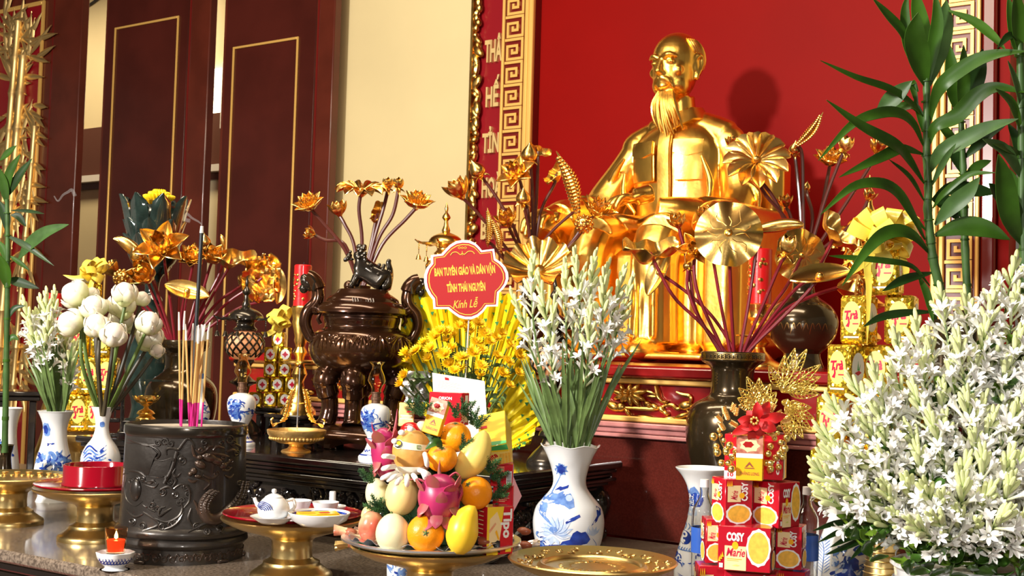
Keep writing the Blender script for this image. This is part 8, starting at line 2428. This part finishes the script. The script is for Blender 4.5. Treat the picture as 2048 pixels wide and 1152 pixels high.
# poinsettia, gilt leaves and berries
pc = p8(415, 395, dC - .02)
ps = thing('poinsettia', 'red fabric poinsettia on top of the biscuit tower', 'artificial flower', pc)
for k, (x, y, w) in enumerate(((330, 390, 46), (300, 460, 40), (395, 505, 50), (520, 440, 46), (568, 365, 44), (485, 300, 44), (425, 300, 40), (375, 345, 40), (470, 385, 44), (345, 430, 44), (450, 470, 40), (500, 400, 40), (395, 440, 40))):
 e = p8(x, y, dC - .035 + .012 * (k % 3)) - pc
 ribbon([Vector((0, 0, 0)), e * .5 - FWD * .012, e], w * sC * 1.25, -FWD, fold=.25, n=4, peak=.5, base=.4).build('petal', 'poinsettia', ps)
for k in range(7):
 a = k * .9; MB().ell(p8(412 + 16 * cos(a), 394 + 16 * sin(a), dC - .05) - pc, (.0028, .0028, .0028), 8, 6).build('seed', 'gold_dull', ps)
def lace_leaf(label, base, tips, w, dd):
 """openwork leaf: several pointed lobes, each a rim with ladder bars and a ring"""
 b0 = p8(*base, dC + dd)
 t = thing('gilt_lace_leaf', label, 'artificial leaf', b0, 0, 'glittering openwork leaves on the tower')
 for (x, y) in tips:
  e = p8(x, y, dC + dd) - b0; L = e.length; a = e.normalized(); n = a.cross(FWD).normalized()
  mb = MB(); hw = w * sC
  def edge(sg, u): return a * (L * (.18 + .82 * u)) + n * (sg * hw * sin(pi * u ** .8) ** .9)
  for sg in (-1, 1): mb.tube([edge(sg, k / 8) for k in range(9)], .0012, 5)
  mb.tube([Vector((0, 0, 0)), a * L * .5, a * L], .0013, 5)
  for k in range(1, 8):
   u = k / 8.5
   for sg in (-1, 1): mb.tube([a * (L * (.18 + .82 * max(0, u - .12))), edge(sg, u)], .0009, 4)
  c = a * L * .58
  mb.tube([c + (a * cos(q * .7) + n * sin(q * .7)) * hw * .42 for q in range(10)], .0012, 5)
  mb.build('lobe', 'glitter', t)
 return t
lace_leaf('highest openwork gold glitter leaf above the tower', (545, 255), [(485, 125), (560, 75), (610, 40), (668, 45), (735, 120), (735, 178), (725, 222), (728, 265)], 26, .03)
lace_leaf('left openwork gold glitter leaf behind the poinsettia', (440, 330), [(335, 320), (330, 285), (335, 235), (375, 180), (435, 185), (490, 215), (520, 255), (525, 290)], 24, .04)
lace_leaf('right lower openwork gold glitter leaf behind the poinsettia', (560, 330), [(575, 290), (640, 310), (690, 330), (705, 385), (690, 440), (650, 480), (610, 490), (570, 470)], 24, .045)
def berries(label, pts, stem_pts, seed):
 r2 = random.Random(seed); c0 = p8(*stem_pts[0], dC)
 t = thing('berry_spray', label, 'artificial berries', c0, 0, 'gold berry sprays on the tower')
 MB().tube(spline([p8(x, y, dC) - c0 for x, y in stem_pts], 5), .0012, 5).build('stem', 'glitter_bead', t)
 for (x, y, r) in pts:
  MB().ell(p8(x, y, dC - .01 + r2.uniform(-.015, .015)) - c0, (r * sC * 1.2,) * 3, 12, 8).build('berry', 'glitter_bead', t)
berries('gold berry spray left of the poinsettia', [(212, 472, 17), (238, 440, 10), (225, 520, 14), (230, 548, 17), (290, 515, 17), (275, 545, 16), (250, 600, 15), (308, 575, 15), (300, 630, 16), (262, 490, 10), (245, 465, 10), (285, 600, 14), (318, 545, 12)], [(330, 640), (285, 560), (240, 470), (262, 350)], 1)
berries('gold berry spray right of the poinsettia', [(490, 520, 15), (515, 575, 15), (490, 600, 14), (532, 555, 13), (545, 540, 12), (560, 530, 16), (570, 480, 16), (470, 600, 14), (490, 630, 16), (550, 570, 14), (530, 620, 13), (480, 555, 14), (540, 500, 12), (510, 480, 12), (525, 455, 10)], [(480, 650), (510, 590), (540, 520), (560, 470)], 2)
tw_ = thing('gilt_twig', 'small gold leafy twigs around the poinsettia', 'artificial leaf', p8(300, 420, dC - .0))
o = tw_.location.copy()
for (x, y, a) in ((270, 365, 100), (300, 350, 70), (255, 400, 130), (285, 390, 110), (265, 440, 120), (330, 420, 150), (345, 450, 200), (490, 350, 60), (510, 370, 30), (535, 380, 20), (480, 445, -40), (450, 435, -20), (320, 370, 80), (545, 400, 10)):
 c = p8(x, y, dC - .015) - o; r_ = radians(a); mb = MB()
 for k in range(5):
  e = c + (RIGHT * cos(r_) + UP * sin(r_)) * (k * 8 * sC)
  for sg in (-1, 1): mb.merge(ribbon([e, e + (RIGHT * cos(r_ + sg * .8) + UP * sin(r_ + sg * .8)) * 9 * sC - FWD * .002, e + (RIGHT * cos(r_ + sg * .8) + UP * sin(r_ + sg * .8)) * 18 * sC], 9 * sC, -FWD, n=2))
 mb.tube([c, c + (RIGHT * cos(r_) + UP * sin(r_)) * 40 * sC], .0008, 4)
 mb.build('twig', 'gold_dull', tw_)
# clear bottles beside the tower
for cx, d, y0, lab in ((1409, 2.48, 975, 'clear plastic bottle with blue label between the slender vase and biscuit tower'), (1614, 2.46, 990, 'clear plastic bottle with blue label right of the biscuit tower')):
 bt_, pr, D = vessel('water_bottle', lab, 'bottle', cx, d, T1, [(9, y0), (9, y0 + 14), (12, y0 + 24), (22, y0 + 42), (24, y0 + 60), (24, y0 + 120), (22, y0 + 250)], 'glass', smooth=2, seg=28, group='clear water bottles', th=.0012)
 MB().lathe([(0, pr[0][1] + .016), (.0085, pr[0][1] + .016), (.009, pr[0][1] + .001), (0, pr[0][1] + .001)], 18).build('cap', 'box_white', bt_)
 mb = MB(); D.band(mb, y0 + 78, y0 + 128, 0, .0006); mb.build('label', 'bottle_blue', bt_)

# ================================================================== CARTONS IN THE FRUIT PYRAMID
def fbox(name, label, x, y, dd, w, d_, h, yaw, roll, pitch, mat, grp='snack cartons around the fruit'):
 c = pos7(x, y, dd); return PBox(name, label, 'box', c, (w * S7, d_ * S7, h * S7), cam_axes(yaw, roll, pitch, at=c), mat, grp)
b = fbox('pie_box', 'red pie box with white lettering before the envelope', 665, 215, .03, 195, 95, 175, -26, 0, 0, 'box_crimson')
b.text('front', 'ORION', .30, .78, .40, .09, 'box_white', .03); b.oval('front', .14, .58, .10, .15, 'box_white'); b.oval('front', .17, .58, .07, .11, 'box_crimson')
b.rect('right', .40, .1, .78, .92, 'box_white'); b.text('right', 'ChocoPie', .36, .04, .95, .30, 'box_white', .03, 0, pi / 2); b.text('right', 'ople', .70, .30, .55, .2, 'box_crimson', .02, 0, pi / 2); b.done()
c = pos7(594, 262, -.05)
cig('yellow cigarette pack leaning at the top of the fruit pyramid', c, (98 * S7, 40 * S7, 188 * S7), cam_axes(-24, 13, -8, at=c))
b = fbox('snack_sachet', 'dark gold snack sachet at the upper left of the pyramid', 427, 250, .02, 84, 10, 128, 4, 2, -8, 'brass_dark', 'snack cartons around the fruit')
b.rect('front', .05, .86, .95, .97, 'gold_dull'); b.rect('front', .05, .03, .95, .12, 'gold_dull'); b.poly('front', [(.5, .58), (.84, .60), (.86, .66), (.52, .65)], 'box_crimson'); b.rect('front', .12, .44, .86, .48, 'box_white'); b.rect('front', .08, .30, .90, .34, 'box_white'); b.rect('front', .2, .38, .8, .41, 'box_white'); b.done()
b = fbox('cake_box', 'yellow cake box with green band tilted at the upper right', 925, 385, .0, 148, 250, 150, -8, -13, 42, 'box_yellow')
b.poly('front', [(0, .62), (.35, .80), (1, .70), (1, .98), (0, .98)], 'box_green'); b.poly('front', [(0, .0), (1, 0), (1, .62), (.35, .72), (0, .54)], 'mango'); b.text('front', 'Solite', .06, .22, .58, .26, 'box_crimson', .03, .2, .45)
for k in range(4): b.poly('front', [(.50 + .12 * k, .06), (.58 + .12 * k, .05), (.72 + .10 * k, .55), (.64 + .10 * k, .57)], 'biscuit')
b.rect('front', .0, .0, 1, .07, 'box_crimson'); b.poly('top', [(.0, .0), (1, 0), (1, .08), (0, .14)], 'box_green'); b.rect('top', .08, .55, .32, .62, 'box_crimson'); b.oval('top', .12, .35, .14, .10, 'box_crimson'); b.done()
b = fbox('snack_box', 'crimson snack box with barcode at the right of the pyramid', 962, 585, .0, 118, 80, 118, -4, 0, 0, 'box_crimson')
for k in range(7): b.rect('front', .32, .86 - .07 * k, .62, .885 - .07 * k, 'box_cream')
b.rect('front', .72, .12, .96, .70, 'box_white')
for k in range(8): b.rect('front', .74, .15 + .065 * k, .94, .18 + .065 * k, 'black')
b.oval('front', .05, .45, .08, .12, 'print_blue'); b.done()
b = fbox('snack_box', 'plain crimson snack box under the barcoded one', 970, 703, .01, 108, 80, 112, -3, 0, 0, 'box_crimson')
for k in range(9): b.rect('front', .30, .90 - .08 * k, .80 - .1 * (k % 3), .92 - .08 * k, 'box_cream')
b.done()
b = fbox('cookie_box', 'red and yellow egg cookie box at the lower right of the pyramid', 922, 890, -.06, 158, 110, 245, 30, 0, 0, 'box_crimson')
b.poly('front', [(0, 0), (.42, 0), (.62, 1), (0, 1)], 'box_yellow'); b.poly('front', [(.08, .2), (.42, .1), (.55, .6), (.36, .9), (.10, .75)], 'box_cream'); b.text('front', 'Tipo', .62, .95, .95, .20, 'box_white', .04, 0, -pi / 2)
b.oval('front', .22, .22, .09, .045, 'box_amber'); b.rect('front', .70, .05, .92, .18, 'box_yellow'); b.poly('front', [(.05, .5), (.3, .68), (.34, .64), (.10, .46)], 'apple_pink'); b.poly('front', [(.3, .48), (.42, .3), (.46, .34), (.36, .52)], 'box_amber')
for k in range(9): b.rect('left', .25, .88 - .09 * k, .72, .90 - .09 * k, 'box_cream')
b.done()
pk = thing('gift_bag_corner', 'pale pink paper corner sticking out behind the red boxes', 'paper', pos7(1030, 700, .03))
o = pk.location.copy(); MB().prism([(1010, 560), (1072, 705), (1022, 800), (1000, 900), (1030, 1010), (1000, 1010)], 0, .002, lambda x, y, t: pos7(x, y, .045 - t) - o).build('paper', 'pink_plastic', pk)

# ================================================================== TEA SET ON THE RED TRAY
zT = l3.z + .1345 + .0022
def tea(px, py):                       # spot on the tray
 p = G(px, py, zT); return p
def lat(name, label, cat, p, prof, mat, group=None, part='body', seg=32):
 t = thing(name, label, cat, p, facing(p), group)
 MB().lathe(prof, seg).build(part, mat, t); return t
u = .00108
p = tea(546, 1046)
sa = lat('saucer', 'white porcelain saucer under the small teapot', 'saucer', p, [(0, 9 * u), (24 * u, 9 * u), (40 * u, 13 * u), (43 * u, 13 * u), (30 * u, 4 * u), (24 * u, 0), (0, 0)], 'porcelain')
tp = thing('teapot', 'small white and blue porcelain teapot on its saucer', 'teapot', p + Vector((0, 0, 9.2 * u)), facing(p))
bodyp = smooth_prof([(9 * u, 40 * u), (18 * u, 38 * u), (28 * u, 26 * u), (30 * u, 14 * u), (26 * u, 4 * u), (20 * u, 0)], 3)
MB().lathe([(0, 40 * u)] + bodyp + [(0, 0)], 32).build('pot', 'porcelain', tp)
MB().lathe([(0, 55 * u), (4 * u, 54 * u), (5 * u, 50 * u), (3 * u, 46 * u), (10 * u, 44 * u), (17 * u, 40 * u), (17 * u, 38.5 * u), (0, 38.5 * u)], 24).build('lid', 'porcelain', tp)
MB().tube(spline([(24 * u, 0, 32 * u), (36 * u, 4 * u, 34 * u), (39 * u, 4 * u, 20 * u), (27 * u, 2 * u, 10 * u)], 5), 3 * u, 8).build('handle', 'porcelain', tp)
MB().tube(spline([(-22 * u, 0, 18 * u), (-32 * u, 0, 28 * u), (-36 * u, 0, 38 * u)], 5), [5 * u] * 5 + [3.5 * u] * 5 + [3 * u], 8).build('spout', 'porcelain', tp)
Dt = Decal(bodyp, 546, 2.70, tp.location.z); mb = MB()
for k in range(5):
 def arc(r): return [Vector((30.6 * u * sin(-.7 + r * cos(a)), -30.6 * u * cos(-.7 + r * cos(a)), 16 * u + r * 26 * u * sin(a))) for a in (0.2, .8, 1.4, 2.0, 2.7)]
 mb.tube(spline(arc(.16 + .12 * k), 4), .9 * u, 5)
mb.build('painted_wave', 'cobalt', tp)
cup = [(0, 6 * u), (14 * u, 6 * u), (22 * u, 24 * u), (25 * u, 30 * u), (26.5 * u, 30 * u), (23 * u, 20 * u), (16 * u, 4 * u), (15 * u, 0), (0, 0)]
lat('teacup', 'white teacup behind the teapot, left one', 'cup', tea(596, 1031), cup, 'porcelain', 'teacups on the red tray')
lat('teacup', 'white teacup behind the yellow pack, right one', 'cup', tea(622, 1036) + Vector((.012, .03, 0)), cup, 'porcelain', 'teacups on the red tray')
p = tea(638, 1050)
ds = lat('shallow_dish', 'white porcelain dish with blue inner line on the red tray', 'dish', p, [(0, 7 * u), (40 * u, 7 * u), (54 * u, 22 * u), (57 * u, 24 * u), (58 * u, 23 * u), (52 * u, 10 * u), (40 * u, 3 * u), (36 * u, 0), (0, 0)], 'porcelain')
mb = MB(); mb.lathe_open([(49 * u, 17.4 * u), (52 * u, 20.6 * u)], 40); mb.build('blue_line', 'cobalt', ds)
c = p + Vector((-.002, -.002, 7.2 * u + 8 * u))
b = PBox('cigarette_pack', 'yellow cigarette pack lying in the white dish', 'pack', c, (74 * u, 46 * u, 15 * u), cam_axes(10, at=c), 'box_amber', 'yellow cigarette packs')
b.rect('top', .42, 0, 1, 1, 'box_yellow'); b.rect('top', .52, .3, .8, .6, 'sign_red'); b.done()
p = tea(664, 1028)
lat('small_bowl', 'white bowl under the small flask at the back of the red tray', 'bowl', p, [(0, 5 * u), (12 * u, 5 * u), (24 * u, 15 * u), (27 * u, 17 * u), (28 * u, 16 * u), (20 * u, 4 * u), (12 * u, 0), (0, 0)], 'porcelain')
fk = lat('porcelain_flask', 'white bell-shaped porcelain flask with blue dot in the bowl', 'flask', p + Vector((0, 0, 5.2 * u)), [(0, 40 * u), (5.5 * u, 40 * u), (6.5 * u, 38 * u), (6.5 * u, 22 * u), (8 * u, 18 * u), (14 * u, 8 * u), (14 * u, 2 * u), (10 * u, 0), (0, 0)], 'porcelain')
MB().ell((2 * u, -13.6 * u, 8 * u), (2.2 * u, 1 * u, 2.2 * u), 8, 6).build('blue_dot', 'cobalt', fk)

# ================================================================== GOLD TEA PACK TOWERS
def tea_pack(label, c, w, dp, h, yaw, mat='tea_foil', prints=('front',), grp='gold foil tea packs'):
 R = cam_axes(yaw, at=c)
 b = PBox('tea_pack', label, 'tea pack', c, (w, dp, h * .992), R, mat, grp, bev=w * .09, part='foil_brick')
 for f in prints:
  if f in ('front', 'left'):
   b.oval(f, .5, .55, .36, .33, 'tea_label', 20); b.text(f, 'Trà', .22, .50, .55, .18, 'tea_red', .045, .25, .06); b.poly(f, [(.26, .36), (.40, .34), (.44, .44), (.40, .56), (.34, .56), (.36, .44)], 'tea_red')
   b.rect(f, .54, .40, .78, .425, 'tea_red'); b.rect(f, .2, .12, .80, .155, 'box_white')
  else:
   b.oval(f, .5, .55, .36, .30, 'box_white', 20); b.poly(f, [(.3, .45), (.5, .40), (.7, .46), (.55, .5)], 'tea_red'); b.poly(f, [(.45, .5), (.5, .7), (.54, .5)], 'box_green'); b.poly(f, [(.52, .5), (.64, .64), (.58, .5)], 'box_green')
 return b.done()
def ribbon_bow(label, px, py, d, spans, tails, mat='bow_yellow', w=22):
 c0 = P(px, py, d); t = thing('ribbon_bow', label, 'bow', c0, 0, 'yellow ribbon bows')
 for (x, y, k) in spans:
  e = P(x, y, d - .02 * k) - c0; nrm = (-FWD + UP * .3)
  up_ = e.cross(FWD).normalized() * (.5 * e.length * .5)
  q = spline([Vector((0, 0, 0)), e * .55 - FWD * .02 * k + up_ * .5, e, e * .62 + FWD * .02 - up_ * .5, Vector((0, 0, 0)) + FWD * .004], 5); m = len(q)
  side = e.cross(FWD).normalized(); ww = w * d / FPX
  dirn = (FWD * .65 + side * .75).normalized()
  mb = MB(); mb.grid(lambda u, v: q[int(round(v * (m - 1)))] + dirn * ((u - .5) * ww * (.35 + .65 * sin(pi * v))), 4, m, th=.0005); mb.build('loop', mat, t)
 for pts in tails:
  q = [P(x, y, d) - c0 for x, y in pts]; ribbon(q, w * .45 * d / FPX, -FWD, fold=.1, n=5, peak=.3, base=.8).build('tail', mat, t)
 MB().ell((0, 0, 0), (8 * d / FPX, 8 * d / FPX, 7 * d / FPX), 10, 8).build('knot', mat, t)
 return t
dT = 2.8; sT = dT / FPX
zt_ = P(1752, 1004, dT).z
loc = P(1752, 1004, dT); loc.z = T1
gs = thing('brass_offering_stand', 'tall brass offering stand under the gold tea packs', 'offering stand', loc, facing(loc), 'brass offering stands on the counter')
link('pedestal_dish', me_stand, gs, sc=(.9, .9, (zt_ - T1) / .13))
rows = [(487, 591, ((1772, -14, 0),)), (591, 689, ((1718, -32, 0.02), (1803, -12, .0))), (689, 792, ((1692, -38, .0), (1760, -20, .02), (1830, 0, .02))), (792, 896, ((1668, -20, .0), (1738, -15, -.02), (1806, -5, .0), (1868, 0, .04))), (896, 1000, ((1654, -15, .03), (1716, -20, -.03), (1786, -5, -.02), (1850, 5, .03)))]
nm = ['top', 'second row', 'third row', 'fourth row', 'bottom row']
od = ['leftmost', 'second from left', 'third from left', 'rightmost']
for ri, (y0, y1, ps_) in enumerate(rows):
 for k, (x, yaw, dd) in enumerate(ps_):
  c = P(x, (y0 + y1) / 2, dT + dd); hh = (P(x, y0, dT).z - P(x, y1, dT).z)
  lab = 'gold foil tea pack at the very top of the right tower under the bow' if ri == 0 else 'gold foil tea pack in the right tower, %s of the %s' % (od[k] if k < len(ps_) - 1 or len(ps_) == 1 else 'rightmost', nm[ri])
  tea_pack(lab, c, .064 if ri else .068, .060, hh, yaw, prints=('front', 'right'))
ribbon_bow('yellow ribbon bow on top of the right tea tower', 1772, 474, dT - .03, [(1700, 450, 1), (1722, 425, 1), (1752, 420, 2), (1790, 418, 1), (1828, 428, 1), (1835, 462, 1), (1822, 505, 1), (1785, 500, 2), (1735, 495, 2), (1765, 445, 3), (1800, 460, 3), (1742, 466, 3)], [[(1760, 480), (1730, 500), (1685, 530)], [(1755, 482), (1735, 520), (1700, 552)], [(1768, 480), (1736, 520), (1738, 580), (1734, 690)], [(1790, 490), (1812, 540), (1794, 570)]], w=34)
# left tower
dL = 4.2; loc = P(160, 866, dL); zt_ = loc.z; loc.z = T1
gs = thing('brass_offering_stand', 'brass offering stand under the tea packs behind the white lotus', 'offering stand', loc, facing(loc), 'brass offering stands on the counter')
link('pedestal_dish', me_stand, gs, sc=(.75, .75, (zt_ - T1) / .13))
rows = [(566, 640, ((182, 0, 0),)), (640, 714, ((160, -10, 0), (204, -5, 0))), (714, 788, ((138, 10, 0), (178, -5, -.02), (216, -15, 0))), (788, 862, ((114, 15, 0), (154, 5, -.02), (194, -12, -.01)))]
for ri, (y0, y1, ps_) in enumerate(rows):
 for k, (x, yaw, dd) in enumerate(ps_):
  c = P(x, (y0 + y1) / 2, dL + dd); hh = (P(x, y0, dL).z - P(x, y1, dL).z)
  lab = 'gold foil tea pack topping the left tower behind the white lotus' if ri == 0 else 'gold foil tea pack in the left tower, %s of %s' % (['leftmost', 'middle one', 'rightmost'][k] if len(ps_) == 3 else ['left one', 'right one'][k], ['', 'the second row', 'the third row', 'the bottom row'][ri])
  tea_pack(lab, c, .066, .06, hh, yaw, 'tea_foil', ('front', 'right'))
ribbon_bow('yellow ribbon bow on the left tea tower above the white lotus', 184, 552, dL - .03, [(165, 530, 1), (180, 520, 2), (200, 518, 1), (212, 522, 1), (205, 560, 2), (170, 556, 2), (160, 545, 1), (190, 540, 3)], [[(180, 552), (150, 556), (126, 550)], [(186, 555), (180, 585), (186, 615)]], 'bow_yellow', 22)
# small cone of yellow sachets behind the candlestick
dK = 4.0
p = P(556, 812, dK)
pedestal(556, 820, dK, .17, .10, P(556, 814, dK).z, 'black wooden pedestal under the cone of yellow sachets')
rows = [(664, 694, 1, 0), (694, 724, 2, 13), (724, 754, 2, 16), (754, 784, 3, 18), (784, 814, 4, 18)]
for ri, (y0, y1, n, st_) in enumerate(rows):
 for k in range(n):
  x = 558 - ri * 1.2 + (k - (n - 1) / 2) * 27
  c = P(x, (y0 + y1) / 2, dK); hh = (P(x, y0, dK).z - P(x, y1, dK).z)
  b = PBox('tea_sachet', 'small yellow tea box in the cone left of the candlestick', 'tea pack', c, (.040, .04, hh * .99), cam_axes((k - 1) * 12, at=c), 'tea_foil_far', 'small tea boxes in the cone', bev=.003, part='foil_brick')
  b.oval('front', .5, .52, .36, .36, 'box_white', 14); b.oval('front', .5, .5, .2, .18, 'tea_red', 8, .3); b.done()
ribbon_bow('yellow ribbon bow on the cone of small tea boxes', 560, 655, dK - .02, [(540, 625, 1), (556, 618, 2), (574, 612, 1), (578, 640, 1), (545, 650, 1), (566, 636, 3)], [[(556, 655), (535, 668), (522, 664)], [(562, 655), (552, 690), (548, 730)]], 'bow_yellow', 24)

# thin smoke from the burning incense
for lab, pts, d in (('faint smoke curl drifting from the thick black incense stick', [(404, 450), (398, 444), (384, 436), (374, 428), (370, 438), (380, 442)], 2.95), ('faint smoke curl hanging before the left door stile', [(108, 392), (116, 402), (126, 390), (136, 384), (144, 380), (150, 392)], 3.2)):
 c0 = P(pts[0][0], pts[0][1], d)
 q = spline([P(x, y, d) - c0 for x, y in pts], 6); n = len(q)
 o = MB().tube(q, [.0015 + .0035 * i / n for i in range(n)], 8).build('smoke_wisp', 'smoke')
 o.location = c0; tag(o, lab, 'smoke', 'smoke wisps')
